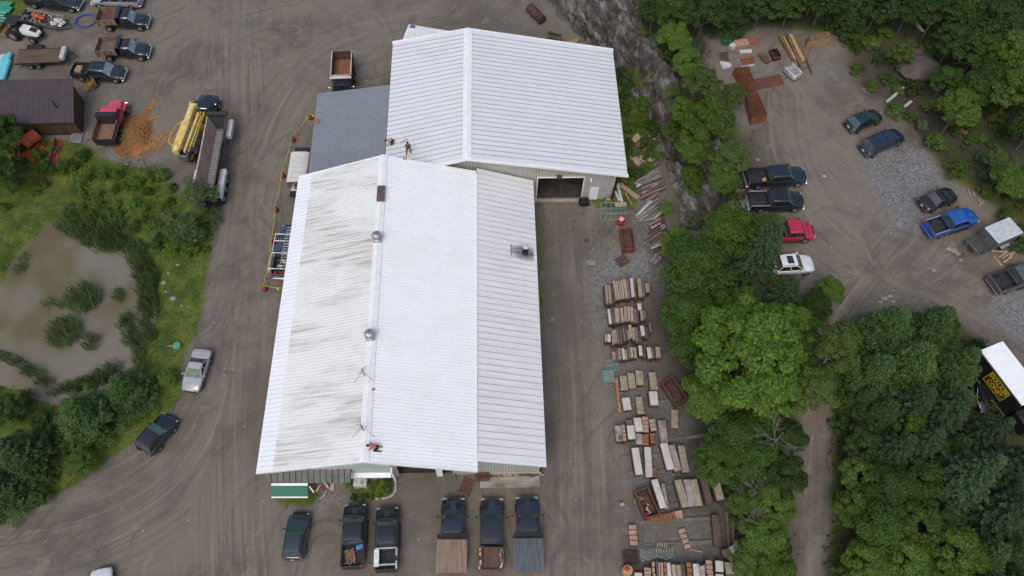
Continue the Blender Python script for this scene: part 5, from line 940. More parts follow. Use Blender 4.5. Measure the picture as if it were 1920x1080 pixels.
def block(x0,y0,x1,y1,w,h,c,label,group,name='stone_slab',cat='stone slab',z0=.12):
    a=ung(x0,y0,h);b=ung(x1,y1,h); sc=float((un(x1+1,y1,h)-un(x1,y1,h))[0]); W_=w*sc; m=(a+b)/2; L=(b.xy-a.xy).length; rz=math.atan2(b.y-a.y,b.x-a.x)+ru(-.01,.01)
    W_*=1.14 if w>4 else 1.22; t=thing(name,label,cat,(m.x,m.y,gz(m.x,m.y)),rz,group)
    M_=SC[c]; j=lambda e=.015:ru(-e,e)
    if c in 'ro':
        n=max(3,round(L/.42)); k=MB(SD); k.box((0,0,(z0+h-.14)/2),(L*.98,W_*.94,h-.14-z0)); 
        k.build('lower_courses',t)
        for i in range(n): k=MB(M_); k.rbox((-L/2+L*(i+.5)/n,j(.02),h-.07+j(.012)),(L/n*.86,W_*(.96+j(.03)),.14),.02,j(.05)); k.build('block',t)
    else:
        lay=max(1,int((h-z0)/.28)); hh=(h-z0)/lay
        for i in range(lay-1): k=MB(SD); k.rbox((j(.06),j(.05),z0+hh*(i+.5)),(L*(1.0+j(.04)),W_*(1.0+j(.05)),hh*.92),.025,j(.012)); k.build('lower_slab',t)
        k=MB(M_); k.rbox((0,0,h-hh/2+.0),(L,W_,hh*.94),.03); k.build('top_slab',t)
    return t
def rows(ox,oy,s,items,label,group,h=1.2):
    for it in items:
        x0,y0,x1,y1,w,c=it[:6]; hh=it[6] if len(it)>6 else h; block(ox+x0/s,oy+y0/s,ox+x1/s,oy+y1/s,w/s,hh,c,label,group)
rows(1120,510,6.284,[(88,140,106,365,15,'p'),(105,146,122,368,14,'b'),(121,146,140,366,14,'p'),(138,148,157,366,13,'b'),(155,150,176,366,14,'p'),(178,165,203,352,20,'k'),(195,100,231,320,22,'b'),(225,105,262,318,20,'b'),(257,95,290,305,22,'g'),(285,95,318,305,20,'b'),(316,82,350,300,28,'b'),(350,90,385,300,32,'p'),(402,70,424,285,34,'w',1.05),(438,105,462,312,22,'k'),(492,72,512,285,44,'g',.95),(537,110,556,280,20,'p'),(585,130,598,235,46,'r')],'slab or block stack in the topmost stone row, nearest the barn','stones in the topmost row of the stone yard')
rows(1120,510,6.284,[(137,435,155,600,28,'w'),(172,445,183,608,12,'p'),(195,440,208,605,16,'p'),(218,420,232,590,20,'b'),(240,422,252,588,17,'b'),(260,422,272,588,16,'p'),(287,415,300,582,26,'b'),(332,402,338,570,34,'g'),(369,402,378,570,26,'b'),(403,408,416,578,28,'b'),(441,428,452,590,30,'p'),(475,440,480,590,22,'k'),(497,365,502,440,40,'w'),(520,450,530,560,30,'g'),(555,450,562,545,34,'p')],'slab stack in the second stone row from the top','stones in the second row of the stone yard')
rows(1120,510,6.284,[(103,730,103,810,20,'b'),(140,728,142,812,34,'w'),(178,690,190,850,14,'b'),(198,680,212,835,14,'b'),(216,674,235,830,14,'g'),(240,672,262,838,17,'p'),(273,670,288,838,16,'p'),(306,664,325,808,24,'p'),(336,662,350,805,22,'k'),(360,680,374,790,14,'b'),(382,618,400,770,30,'b',1.1),(425,650,434,790,26,'g'),(458,652,472,820,34,'p'),(497,690,512,825,26,'k'),(525,630,542,745,42,'w',1.05),(580,645,590,770,36,'k'),(618,600,632,700,26,'p')],'slab stack in the third stone row from the top','stones in the third row of the stone yard')
rows(1120,510,6.284,[(195,935,200,1025,44,'r',.6),(232,920,241,1030,16,'p'),(254,900,268,1025,15,'b'),(275,895,288,1022,15,'p'),(299,895,318,1020,22,'w'),(330,912,346,1025,18,'b'),(367,885,380,1008,30,'p'),(401,885,413,1003,26,'b'),(440,885,453,1003,32,'g'),(504,860,516,978,34,'w',1.1),(546,885,560,1000,32,'k'),(606,885,624,1005,42,'w'),(648,895,667,1005,24,'p'),(712,880,721,1000,50,'g')],'slab stack in the fourth stone row, level with the green frames','stones in the fourth row of the stone yard')
rows(1130,690,6.355,[(245,88,262,258,76,'g',.75),(335,55,358,235,74,'g',.8),(435,28,450,195,78,'g',1.0),(590,48,618,255,76,'g',.85)],'lone lichen-grey stone block in the upper line of four spaced blocks','four spaced grey blocks')
rows(1130,690,6.355,[(275,350,300,495,82,'w',.8),(430,340,458,545,72,'g',.7),(602,275,620,435,86,'w',1.1)],'spaced stone block in the lower line of three beside the leaning rusty crate','three spaced blocks')
rows(1130,690,6.355,[(182,680,212,860,80,'m',.9),(242,670,268,870,36,'r'),(310,615,325,700,76,'p',.8),(330,680,350,840,78,'w',1.1),(412,590,440,750,78,'w',1.1),(506,575,512,765,70,'r',.85),(585,605,612,750,66,'r',.8),(428,780,440,908,70,'m',.7),(508,785,520,925,70,'o',.7),(592,770,602,900,55,'o',.7),(225,800,235,850,72,'o',1.0),(692,620,748,890,74,'m',.6),(742,615,778,890,26,'p',.6)],'stone or brick stack in the crowded cluster below the spaced blocks','crowded cluster of stones and bricks')
block(1130+858/6.355,690+495/6.355,1130+860/6.355,690+710/6.355,11,.3,'g','flat mossy slab lying alone right of the crowded cluster',None)
TIMB=P('tan_timber',(.30,.165,.09),.85,0,.25,2,.3)
rows(1160,820,6.75,[(208,130,264,465,80,'w',1.15),(365,120,390,500,76,'w',.7),(445,380,470,515,54,'o',.5),(572,70,662,400,82,'w',1.2),(672,90,757,418,74,'m',.95),(793,100,852,435,78,'g',.8),(1000,395,1030,500,84,'k',.4)],'long stone slab stack in the row just above the junk-filled crate','long slabs above the crate')
rows(1160,820,6.75,[(455,530,568,890,72,'w',1.25),(562,580,612,900,44,'m',.7),(755,535,848,878,82,'g',1.15),(862,530,935,870,78,'m',1.0),(948,530,1020,865,78,'g',1.0),(1072,505,1162,850,74,'k',1.0),(1200,440,1298,785,80,'g',1.5)],'long stone slab stack in the row right of the junk-filled crate','long slabs right of the crate')
rows(1150,940,7.11,[(252,308,278,590,96,'r',.6)],'pale brick stack standing alone left of the bare gravel bay',None)
rows(1150,940,7.11,[(905,360,1000,632,84,'r',.3)],'pinkish flat stone strip lying askew across the lower timber runner',None)
rows(1150,940,7.11,[(1362,176,1400,594,88,'k',.75)],'long dark brown block at the right ends of the two timber runners',None)
rows(1150,940,7.11,[(1470,700,1570,660,90,'p',.8)],'brownish block under the trees at the right edge of the stone yard',None); rows(1150,940,7.11,[(1570,660,1672,600,90,'w',.8)],'white block under the trees at the right edge of the stone yard',None)
rows(1150,940,7.11,[(455,880,460,1020,82,'r'),(530,800,548,1030,32,'r'),(578,790,592,1030,11,'p'),(596,795,608,1030,11,'p'),(612,810,624,1030,16,'b'),(648,810,658,1030,24,'b'),(690,800,705,1030,34,'o'),(736,815,756,1030,44,'w'),(800,840,826,1030,48,'b'),(866,845,892,1030,50,'g'),(922,835,942,1030,54,'k'),(1002,810,1027,1030,60,'o'),(1100,830,1117,1030,70,'w'),(1180,855,1197,1030,64,'m'),(1216,835,1220,960,28,'p'),(1272,780,1300,1030,76,'r'),(1415,790,1420,935,90,'w',1.1),(1542,810,1570,965,104,'g',1.1),(335,950,337,1040,90,'w'),(1418,968,1422,1060,90,'w',.9),(1560,975,1580,1060,100,'p',.9)],'slab or brick stack in the bottom stone row, cut by the photo edge','stones in the bottom row of the stone yard')
# timber runners
RUN=P('timber_runner',(.17,.165,.135),.85,0,.25,1.5,.3,col2=(.095,.09,.07))
def beam(x0,y0,x1,y1,w,h,label,m=RUN,z=.0,name='timber_runner',cat='timber runner',group=None,rise=0):
    a=ung(x0,y0,h);b=ung(x1,y1,h); m_=(a+b)/2; L=(b.xy-a.xy).length; k=MB(m); k.rbox((0,0,h/2+z),(L,w,h),.015); o=k.build(name); o.location=(m_.x,m_.y,m_.z); o.rotation_euler=(0,-math.atan2(b.z-a.z+rise,L),math.atan2(b.y-a.y,b.x-a.x)); return tag(o,label,cat,group)
for (x0,y0,x1,y1,l) in((1199,980,1340,971,'grey timber runner along the top of the bare gravel bay'),(1208,1023,1340,1015,'grey timber runner along the bottom of the bare gravel bay'),(1150,719,1240,712,'grey timber runner under the upper line of spaced blocks'),(1165,760,1275,750,'grey timber runner under the lower line of spaced blocks'),(1245,826,1330,815,'grey timber runner right of the crowded cluster'),(1162,858,1250,853,'grey timber runner under the upper ends of the long slabs above the crate'),(1175,888,1290,880,'grey timber runner under the lower ends of the long slabs above the crate'),(1240,915,1300,910,'grey timber runner under the upper ends of the slabs right of the crate'),(1240,948,1300,944,'grey timber runner under the lower ends of the slabs right of the crate')): beam(x0,y0,x1,y1,.34,.14,l)
beam(1202,420,1227,520,.45,.12,'long pale timber runner left of the fans of curb stones'); beam(1242,402,1256,450,.12,.3,'thin dark rail behind the fans of curb stones',RUSTB)
for (x0,y0,x1,y1) in((1362,958,1368,1030),(1372,945,1376,1020)): beam(x0,y0,x1,y1,.22,.2,'grey pole lying along the right edge of the stone yard under the trees',WOODD,0,'fence_pole','pole','poles at the right edge of the stone yard')
beam(1130+165/6.355,690+105/6.355,1130+203/6.355,690+525/6.355,.33,.35,'long tan timber beam along the left ends of the spaced blocks',TIMB,0,'timber_beam','beam')
# rusty crates
def crate(quad,h,m,label,name='steel_crate',grid=False,closed=False,ox=0,oy=0,s=1.,inner=None,cat='crate',z0=0.05):
    q=[ung(ox+x/s,oy+y/s,h) for x,y in quad]; c=sum(q,Vector())/4; t=thing(name,label,cat,(c.x,c.y,c.z)); q=[Vector((p.x-c.x,p.y-c.y,0)) for p in q]
    for i in range(4):
        a,b=q[i],q[(i+1)%4]; k=MB(m); d=(b-a).normalized(); nn=Vector((d.y,-d.x,0))*.03
        k.add([p+Vector((0,0,z)) for z in(z0,h) for p in(a+nn,b+nn,b-nn,a-nn)],[(0,1,2,3),(4,5,6,7),(0,1,5,4),(1,2,6,5),(2,3,7,6),(3,0,4,7)])
        k.use(RUST if m is not RUST else RUSTB); k.tube([a+Vector((0,0,h)),b+Vector((0,0,h))],.045,5); k.build('side_panel',t)
    k=MB(inner or RUSTB); zz=h-.06 if closed else z0+.04; k.add([p+Vector((0,0,zz)) for p in q],[(0,1,2,3)]); k.build('top_panel' if closed else 'floor',t,ang=0)
    if grid:
        k=MB(m); n1=max(3,int((q[1]-q[0]).length/.24)); n2=max(3,int((q[3]-q[0]).length/.24))
        for i in range(1,n1): k.tube([q[0].lerp(q[1],i/n1)+Vector((0,0,h)),q[3].lerp(q[2],i/n1)+Vector((0,0,h))],.045,4)
        for i in range(1,n2): k.tube([q[0].lerp(q[3],i/n2)+Vector((0,0,h)),q[1].lerp(q[2],i/n2)+Vector((0,0,h))],.028,4)
        k.build('grid_top',t)
    return t,q,c
crate([(835,92),(1005,350),(880,440),(715,185)],1.0,RUSTB,'dark rusty steel crate standing askew right of the spaced blocks',ox=1130,oy=690,s=6.355)
t,q,c=crate([(205,690),(370,630),(520,965),(345,1020)],1.1,RUSTB,'deep rusty brown steel crate with scraps and a red piece inside',ox=1160,oy=820,s=6.75)
k=MB(WHG)
for i in range(9): k.use(random.choice([WHG,PLANK,RUST,RUSTB])); p=c+q[0].lerp(q[1],ru(.2,.8)).lerp(q[3].lerp(q[2],.5),ru(.1,.9)); k.box(p+Vector((0,0,.2)),(ru(.15,.6),.12,.08),ru(0,3))
p=c+q[2].lerp(q[3],.75)*.8; k.use(P('red_scrap',(.5,.03,.05),.5)).rbox(p+Vector((0,0,.35)),(.3,.6,.3),.05,.4); tag(k.build('crate_scraps'),'scraps and a bright red piece lying in the deep rusty crate','scraps',kind='stuff')
crate([(235,580),(350,578),(382,785),(262,790)],.95,P('rust_red_mesh',(.16,.07,.05),.85,0,.4,2.5,.3),'tall rusty open wire crate in the lane below the red barrel',ox=1120,oy=320,s=5.4)
for i in range(9): x=1160+800/6.75
k=MB(SC['o']); a=ung(1160+400/6.75,820+1040/6.75,.35); b=ung(1160+710/6.75,820+985/6.75,.35); d=(b-a).normalized()
t=thing('brick_row','row of orange brown bricks on edge ending in a pinkish block below the deep crate','brick row',(a+b)/2,math.atan2(d.y,d.x)); L=(b-a).length
for i in range(9): k=MB(SC['o']); k.rbox((-L/2+L*(i+.5)/9,0,.2),(L/9*.85,.62+ru(-.03,.03),.34),.02,ru(-.04,.04)); k.build('brick',t)
k=MB(SC['r']); k.rbox((L/2+.36,0,.25),(.68,.64,.44),.03); k.build('end_block',t)
pallet(1150+230/7.11,940+755/7.11,.05,1.15,1.35,2,'dark wet pallet stack left of the bottom stone row',m=P('wet_pallet',(.06,.042,.035),.8,0,.4,4,.3))
# green wire frames
GF=P('mint_frame',(.22,.34,.28),.5,0,.1,2); GF2=P('green_net',(.04,.13,.06),.6)
def wireframe(px,py,w,l,h,rz,label,m,nx=3,ny=2):
    p=ung(px,py,h/2); k=MB(m)
    M=Matrix.Rotation(rz,3,'Z')
    for z in(.03,h):
        for i in range(nx+1): x=-l/2+l*i/nx; k.tube([p+M@Vector((x,-w/2,z)),p+M@Vector((x,w/2,z))],.028,4)
        for i in range(ny+1): y=-w/2+w*i/ny; k.tube([p+M@Vector((-l/2,y,z)),p+M@Vector((l/2,y,z))],.028,4)
    for i in range(nx+1):
        for y in(-w/2,w/2): k.tube([p+M@Vector((-l/2+l*i/nx,y,0)),p+M@Vector((-l/2+l*i/nx,y,h))],.028,4)
    tag(k.build('scaffold_rack'),label,'scaffold rack'); return p
wireframe(1150,396,1.35,2.7,1.2,0,'mint green steel frame standing in front of the barn door wall',GF,5,2)
k=MB(SC['b']); p=ung(1164,388,1.25); k.rbox(p+Vector((0,.3,1.3)),(1.2,.55,.16),.03); tag(k.build('stone_slab'),'pale stone slab lying on the right end of the mint green frame','stone slab')
wireframe(1148,688,1.1,1.1,.9,.1,'small mint wire basket left of the fourth stone row',GF,6,2)
p=wireframe(1140,708,1.2,1.0,.7,.1,'mint framed glass panel rack left of the spaced blocks',GF,2,1); k=MB(P('green_glass',(.17,.24,.20),.2)); k.box(p+Vector((0,0,.72)),(.95,1.1,.03),.1); tag(k.build('green_sheet'),'pale green glass sheet lying on the mint rack','glass sheet')
for i,(x,y) in enumerate(((1214,1033),(1245,1032))):
    p=ung(x,y,.3); k=MB(GF)
    for j in range(11): a=j/10*2.2-1.1; k.tube([p+Vector((a*.6,.5,.1)),p+Vector((a*.6,-.1+abs(a)*.25,.7)),p+Vector((a*.6,-.75+abs(a)*.25,.6))],.022,4)
    k.tube([p+Vector((-.7,-.5,.62)),p+Vector((0,-.8,.62)),p+Vector((.7,-.5,.62))],.03,5); k.tube([p+Vector((-.7,.5,.1)),p+Vector((.7,.5,.1))],.03,5)
    tag(k.build('wire_rack'),['bent mint wire rack with weeds growing in it, the left one','bent mint wire rack holding pale bars, the right one'][i],'wire rack')
k=MB(SC['b']); p=ung(1241,1028,.3)
for i in range(5): k.box(p+Vector((-.4+i*.2,.05,.35)),(.08,.9,.06),-.25)
tag(k.build('pale_bars'),'five pale bars lying in the right mint wire rack','bars')
# barrels, tyres, machine
def barrel(px,py,m1,m2,label,r=.36,h=.95,name='steel_drum'):
    p=ung(px,py,h*.6); t=thing(name,label,'drum',p); k=MB(m1); k.loft([[(math.cos(a*math.pi/9)*q,math.sin(a*math.pi/9)*q,z) for a in range(18)] for q,z in((r*.97,0),(r,.04),(r,.3),(r*1.05,.33),(r,.36),(r,.62),(r*1.05,.65),(r,.68),(r,h),(r*.95,h))]); k.build('drum_body',t); k=MB(m2); k.cyl((0,0,h-.02),(0,0,h+.03),r*.93,r*.6,16); k.build('drum_lid',t); return p
barrel(1164.5,414,P('drum_red',(.42,.03,.03),.4),P('drum_lid_cream',(.55,.48,.38),.6,0,.3,4,col2=(.4,.1,.08),f2=.42),'red drum with a cream and red top standing in the lane below the mint frame')
p=barrel(1176,1070,P('drum_yellow',(.42,.28,.10),.5),P('drum_rim',(.40,.26,.09),.6),'tan drum with an orange cap at the lower end of the lane',.42,.9); k=MB(CONE); k.rbox(p+Vector((-.08,.08,1.02)),(.4,.36,.18),.08,.5); tag(k.build('orange_lump'),'bright orange lump on top of the tan drum','lump')
for i,(x,y) in enumerate(((1094.5,375),(1095.5,381))):
    p=ung(x,y,.5); t=MB(RUB); n=20; P_=[(.32,-.13),(.5,-.16),(.58,-.1),(.58,.1),(.5,.16),(.32,.13)]; M=Matrix.Rotation(R(12),3,'X')
    t.loft([[p+Vector((0,0,.2+.0*i))+M@Vector((math.cos(2*math.pi*j/n)*a,b+ -.35*0,math.sin(2*math.pi*j/n)*a+.35)) for j in range(n)] for a,b in P_],caps=False); tag(t.build('tyre'),['black tyre leaning on the barn wall right of the bay','black tyre standing just in front of the tyre that leans on the barn'][i],'tyre')
p=ung(1140,378,.6); t=thing('pump_machine','small dark machine with tall exhaust pipe by the barn corner','machine',p); k=MB(GREYS); k.rbox((0,0,.5),(.85,.7,.7),.08); k.build('engine_block',t); k=MB(YEL2); k.rbox((0,.1,.95),(.4,.4,.25),.06); k.build('cover',t); k=MB(BLK); k.cyl((.3,.2,.8),(.4,.4,2.6),.07); k.build('exhaust_pipe',t)
# plates and bits in the lane
def plate(px,py,w,l,rz,m,label,name='steel_plate',cat='plate',h=.06,z=0): p=ung(px,py); k=MB(m); k.rbox((0,0,h/2+.02+z),(w,l,h),.01); o=k.build(name); o.location=p; o.rotation_euler=(0,0,rz); tag(o,label,cat); return o
plate(1167,489,1.3,1.2,.6,RUSTB,'square rusty brown plate lying below the wire crate'); plate(1100,452,.5,.45,0,RUSTB,'small brown plate in the lane near the weeds'); plate(1108,493,.9,.55,-.08,P('greenish_pane',(.22,.25,.20),.3),'pale framed pane lying in the lane','clear_sheet','sheet'); plate(1112,478,1.0,1.1,.1,P('thin_frame',(.13,.14,.13),.6),'thin grey panel lying above the pale pane','panel','panel',.02)
beam(1170,408,1184,417,.05,.05,'thin stick lying right of the red drum',WOODD,0,'stick','stick'); beam(1187,925,1192,945,.06,.05,'thin stick on the gravel left of the deep crate',PLANK,0,'stick','stick'); beam(1292,1030,1317,1035,.1,.06,'pale stick in the bare gravel bay',PLANK,0,'stick','stick'); beam(1186,1067,1206,1065,.12,.1,'short grey board beside the tan drum',WOODD,0,'short_board','board')
plate(1166,947,.35,.3,.4,SC['b'],'small pale stone lump at the lane edge beside the deep crate','stone_lump','stone',.25)
# boards and beams at the barn's corner
BM=[(1163,346,1197,372,.5,SC['r'],'pinkish board stack leaning at the barn corner'),(1158,348,1166,378,.28,WHG,'pale beam standing at the barn corner, nearest the wall'),(1153.5,359,1161,376,.25,WHG,'shorter pale beam against the barn corner'),(1172,361,1185,384,.1,PLANK,'thin pale pole lying across the boards at the barn corner'),(1165,332,1175,346,.18,RUST,'rust orange bar in the grass behind the barn corner'),(1158,345,1177,356,.25,WHG,'pale plank across the top of the pinkish board stack')]
for x0,y0,x1,y1,w,m,l in BM: beam(x0,y0,x1,y1,w,.25,l,m,.1,'timber_beam','beam')
for i,(x0,y0,x1,y1,w,c) in enumerate([(400,480,515,355,46,'b'),(440,500,625,330,50,'b'),(655,345,700,285,46,'p'),(470,560,640,465,54,'p'),(455,600,700,500,18,'o'),(700,390,780,275,18,'w'),(700,495,800,440,22,'b'),(560,690,740,560,66,'p'),(560,715,640,690,46,'b'),(650,700,710,680,40,'b'),(390,720,540,880,82,'b'),(430,700,650,810,80,'b'),(680,810,725,770,54,'b'),(710,830,880,710,30,'b'),(725,940,730,880,26,'b'),(765,910,775,850,32,'r'),(800,900,815,850,26,'r'),(835,880,840,830,26,'r'),(870,865,875,805,26,'r')]):
    block(1140+x0/9,210+y0/9,1140+x1/9,210+y1/9,w/9,.45,c if c!='r' else 'p','pinkish stone piece in the loose heap in the grass right of the barn eave','stone pieces right of the barn')
CB=[SC['p'],SC['k'],WHG,P('curb_grey',(.26,.235,.225),.85,0,.3,1.5,.3),P('curb_grey2',(.17,.14,.13),.85,0,.3,1.5,.3),RUST,P('curb_pale',(.44,.41,.38),.8,0,.2,2,.2),P('curb_red',(.17,.065,.05),.85,0,.3,2,.3)]
def fan(f,l,n,w,pool,h=.5):
    for i in range(n):
        s=(i+.5)/n; v=[(a+(b-a)*s)+ru(-4,4) for a,b in zip(f,l)]; beam(1120+v[0]/5.4,320+v[1]/5.4,1120+v[2]/5.4,320+v[3]/5.4,w*ru(.6,1.0)*.010,.2,'long thin curb stone in the slanting fans between lane and rock slope',CB[random.choice(pool+[3,6 if rnd()<.6 else 7])],h*rnd()*1.3,'curb_stone','curb stone','slanting fans of curb stones')
random.seed(4)
fan((375,140,600,0),(400,165,655,35),6,20,[3,2,3]); fan((450,120,640,60),(440,300,690,190),30,15,[0,1,4,5,3,0]); fan((390,465,530,310),(430,510,590,400),11,18,[3,3,2]); fan((470,100,620,20),(500,140,650,60),6,16,[0,5,3]); fan((410,520,620,485),(412,524,622,488),1,30,[2]); fan((450,250,600,150),(500,470,640,380),16,14,[1,4,5,3,0]); fan((510,570,620,500),(540,600,640,560),5,18,[3,4]); fan((450,725,600,590),(480,735,660,650),8,18,[4,0,3]); fan((515,795,640,720),(545,800,700,750),7,20,[3,4,0]); fan((560,860,680,790),(570,880,710,820),6,17,[4,1,5]); fan((520,940,600,850),(580,975,650,915),5,28,[3,3,4]); fan((560,500,650,420),(600,700,700,650),16,13,[5,1,5,4]); fan((500,640,620,560),(600,900,700,850),18,12,[4,1,0,5])
# ------------------------------------------------------------ upper lot
OX,OY,S_=1300,30,5.143
LUM=P('brown_lumber',(.22,.135,.065),.8,0,.3,2,.3,col2=(.10,.06,.035)); LUMP=P('stack_lumber',(.30,.215,.13),.8,0,.25,1.5,.3,stretch=(.5,5,5))
for x0,y0,x1,y1,w in((830,190,965,420,.25),(870,200,985,420,.2),(905,180,1040,480,.3),(935,175,1060,430,.4),(960,180,1085,420,.45),(990,220,1095,410,.35),(1100,430,1150,550,.12)):
    beam(OX+x0/S_,OY+y0/S_,OX+x1/S_,OY+y1/S_,w,.3,'long brown timber in the slanting bundle at the top of the upper lot',random.choice([LUM,PLANK,LUM]),.1*rnd(),'timber_beam','beam','slanting timber bundle in the upper lot')
t,q,c=crate([(1120,180),(1318,145),(1328,200),(1115,240)],1.2,LUMP,'tall stack of sawn lumber at the top edge of the upper lot','lumber_stack',closed=True,ox=OX,oy=OY,s=S_,inner=P('lumber_top',(.16,.12,.07),.85,0,.3,2),cat='lumber stack')
crate([(590,612),(828,562),(872,650),(612,712)],.08,P('rust_mat',(.19,.085,.06),.85,0,.2,2),'flat rusty wire mat lying between the grid crates and the wrapped bundle','steel_mat',True,True,OX,OY,S_,P('rust_mat_fill',(.13,.07,.055),.85,0,.3,3),'steel mat',z0=0)
crate([(400,500),(530,490),(612,690),(530,720)],1.0,RUST,'rusty steel grid crate half under the tree, upper one of two',grid=True,ox=OX,oy=OY,s=S_,inner=DARK)
crate([(515,750),(620,735),(712,955),(572,980)],1.15,RUST,'rusty steel grid crate at the edge of the trees, lower one of two',grid=True,ox=OX,oy=OY,s=S_,inner=DARK)
def pl(x,y,w,l,rz,m,label,name,cat,h=.15,z=0): return plate(OX+x/S_,OY+y/S_,w,l,rz,m,label,name,cat,h,z)
pl(455,285,1.6,.9,.15,P('orange_panel',(.36,.16,.10),.7,0,.3,2,col2=(.42,.30,.22)),'orange pink panels stacked under the trees, upper left of the lot','panel_stack','panels',.5); pl(565,258,1.1,.55,.1,P('orange_panel2',(.30,.11,.06),.7),'orange panel right of the stacked pink panels','panel','panel',.3); pl(375,305,.7,.6,.5,WHG,'dirty white block left of the orange panels','block','block',.4); pl(500,350,1.4,.45,.1,WHG,'pale boards below the orange panels','boards','boards',.2)
pl(310,262,1.0,.7,0,P('green_lid',(.03,.20,.10),.5),'green box lid under the trees at the left end of the lot','green_box','box',.5)
crate([(250,340),(325,335),(345,440),(262,430)],.5,WHG,'dark sheet in a ragged white frame at the left end of the lot','framed_sheet',closed=True,ox=OX,oy=OY,s=S_,inner=P('dark_sheet',(.07,.06,.055),.7),cat='framed sheet')
pl(310,485,1.1,.8,.3,WHG,'crumpled white scrap below the framed dark sheet','white_scrap','scrap',.25)
crate([(440,400),(575,390),(598,455),(470,475)],.45,WHG,'rusty trough with ragged white rim in the upper lot','steel_trough',closed=True,ox=OX,oy=OY,s=S_,inner=RUST,cat='trough')
pl(682,415,.8,1.5,.45,P('brown_sheet',(.13,.075,.055),.8,0,.3,2),'brown sheet pile between trough and dark crate','sheet_pile','sheets',.3)
crate([(740,320),(810,310),(850,390),(780,410)],.5,BLK,'small dark crate left of the timber bundle',ox=OX,oy=OY,s=S_,inner=DARK)
t=thing('wrapped_bundle','bundle wrapped in clear white plastic below the timber bundle','bundle',ung(OX+958/S_,OY+540/S_,.5),R(-60)); k=MB(P('plastic_wrap',(.40,.42,.44),.25,0,.4,2,.4,col2=(.14,.135,.12),spec=.8)); k.rbox((0,0,.45),(1.9,1.25,.75),.2); k.build('wrap',t); k=MB(WHG); k.rbox((0,.55,.82),(1.7,.12,.06),.02); k.rbox((0,-.55,.82),(1.7,.12,.06),.02); k.rbox((.8,0,.82),(.12,1.1,.06),.02); k.build('white_edge',t); k=MB(WOODD); k.box((0,0,.06),(1.9,1.2,.12)); k.build('base',t)
pallet(1625,167,.9,.9,1.2,1,'pale broken pallet at the right edge of the upper lot')
for x0,y0,x1,y1,l in((1663,191,1695,164,'white beam in the weeds, upper of two'),(1682,211,1709,190,'white beam in the weeds, lower of two')): beam(x0,y0,x1,y1,.28,.25,l,P('white_beam',(.42,.44,.42),.6),.1,'white_beam','beam')
k=MB(RUST); a=ung(1773,223,.4);b=ung(1811,250,.4)
for i in range(9): p=a.lerp(b,i/8); k.rbox(p+Vector((ru(-.15,.15),ru(-.15,.15),.35)),(.55,.4,.35),.1,ru(0,3))
tag(k.build('rusty_machine_part'),'rusty orange machine part lying in the brush right of the upper lot','machine part')
for i,(x0,y0,x1,y1) in enumerate(((1718,42,1732,58),(1730,33,1745,58),(1742,28,1752,45))): beam(x0,y0,x1,y1,.3,.2,'weathered board under the trees at the top right',[WHG,SC['p'],WHG][i],.05*i,'old_board','board','three boards at the top right')
NX,NY,NS=1700,330,4.695
for i,(x0,y0,x1,y1) in enumerate(((535,120,560,185),(585,130,592,180),(615,190,652,245),(630,268,678,220))): beam(NX+x0/NS,NY+y0/NS,NX+x1/NS,NY+y1/NS,.12,.06,'thin pale stick in the weeds right of the black sedan',PLANK,.1,'stick','stick','sticks right of the black sedan')
for i,(x0,y0,x1,y1) in enumerate(((770,700,840,790),(745,660,890,668),(805,720,875,680),(835,730,940,665),(860,765,945,665),(840,765,920,722))): beam(NX+x0/NS,NY+y0/NS,NX+x1/NS,NY+y1/NS,.16,.12,'pale plank in the jumbled pile between the utility trailer and grey pickup',PLANK,.05*i,'loose_plank','plank','jumbled planks below the trailer')
for i,(x0,y0,x1,y1) in enumerate(((950,545,1025,630),(985,525,1040,575))): beam(NX+x0/NS,NY+y0/NS,NX+x1/NS,NY+y1/NS,.28,.15,'wide tan plank lying right of the trailer with the white top',PLANK,.05*i,'wide_plank','plank','two wide planks right of the trailer')
# trailer with raised white top
z0=5; a=ung(1856,443,2.2); b=ung(1903,421,2.2); hd=heading(b,a); L=(b-a).length
t=thing('covered_trailer','small trailer with a pale white box top and dark open deck in front','trailer',((a+b)/2),hd); L=3.1
k=MB(P('trailer_white_top',(.48,.52,.54),.45,0,.1,2)); k.rbox((-.3,0,2.05),(L,2.0,.14),.05); k.build('roof',t); k=MB(GREYS); k.box((-.3,0,1.35),(L-.1,1.85,1.3)); k.build('box_body',t)
k=MB(P('dark_deck',(.06,.06,.055),.7,0,.3,2)); k.box((L/2+.4,0,.75),(1.5,1.95,.08)); k.use(GREYS).box((L/2+1.12,0,.80),(.12,2.0,.2)); k.build('front_deck',t)
k=MB(RUST); k.tube([(L/2+1.15,.7,.7),(L/2+2.2,.1,.65)],.05); k.use(GREYS).tube([(L/2+1.15,-.7,.7),(L/2+2.2,.1,.65)],.05); k.tube([(L/2+2.2,.1,.65),(L/2+2.2,.1,.05)],.05); k.build('tongue',t)
for s in(-1,1): wheel(t,-.4,s*1.08,.35,.2); 
for s in(-1,1): k=MB(ALU); k.rbox((-.4,s*1.1,.78),(1.1,.3,.06),.02); k.build('fender',t)
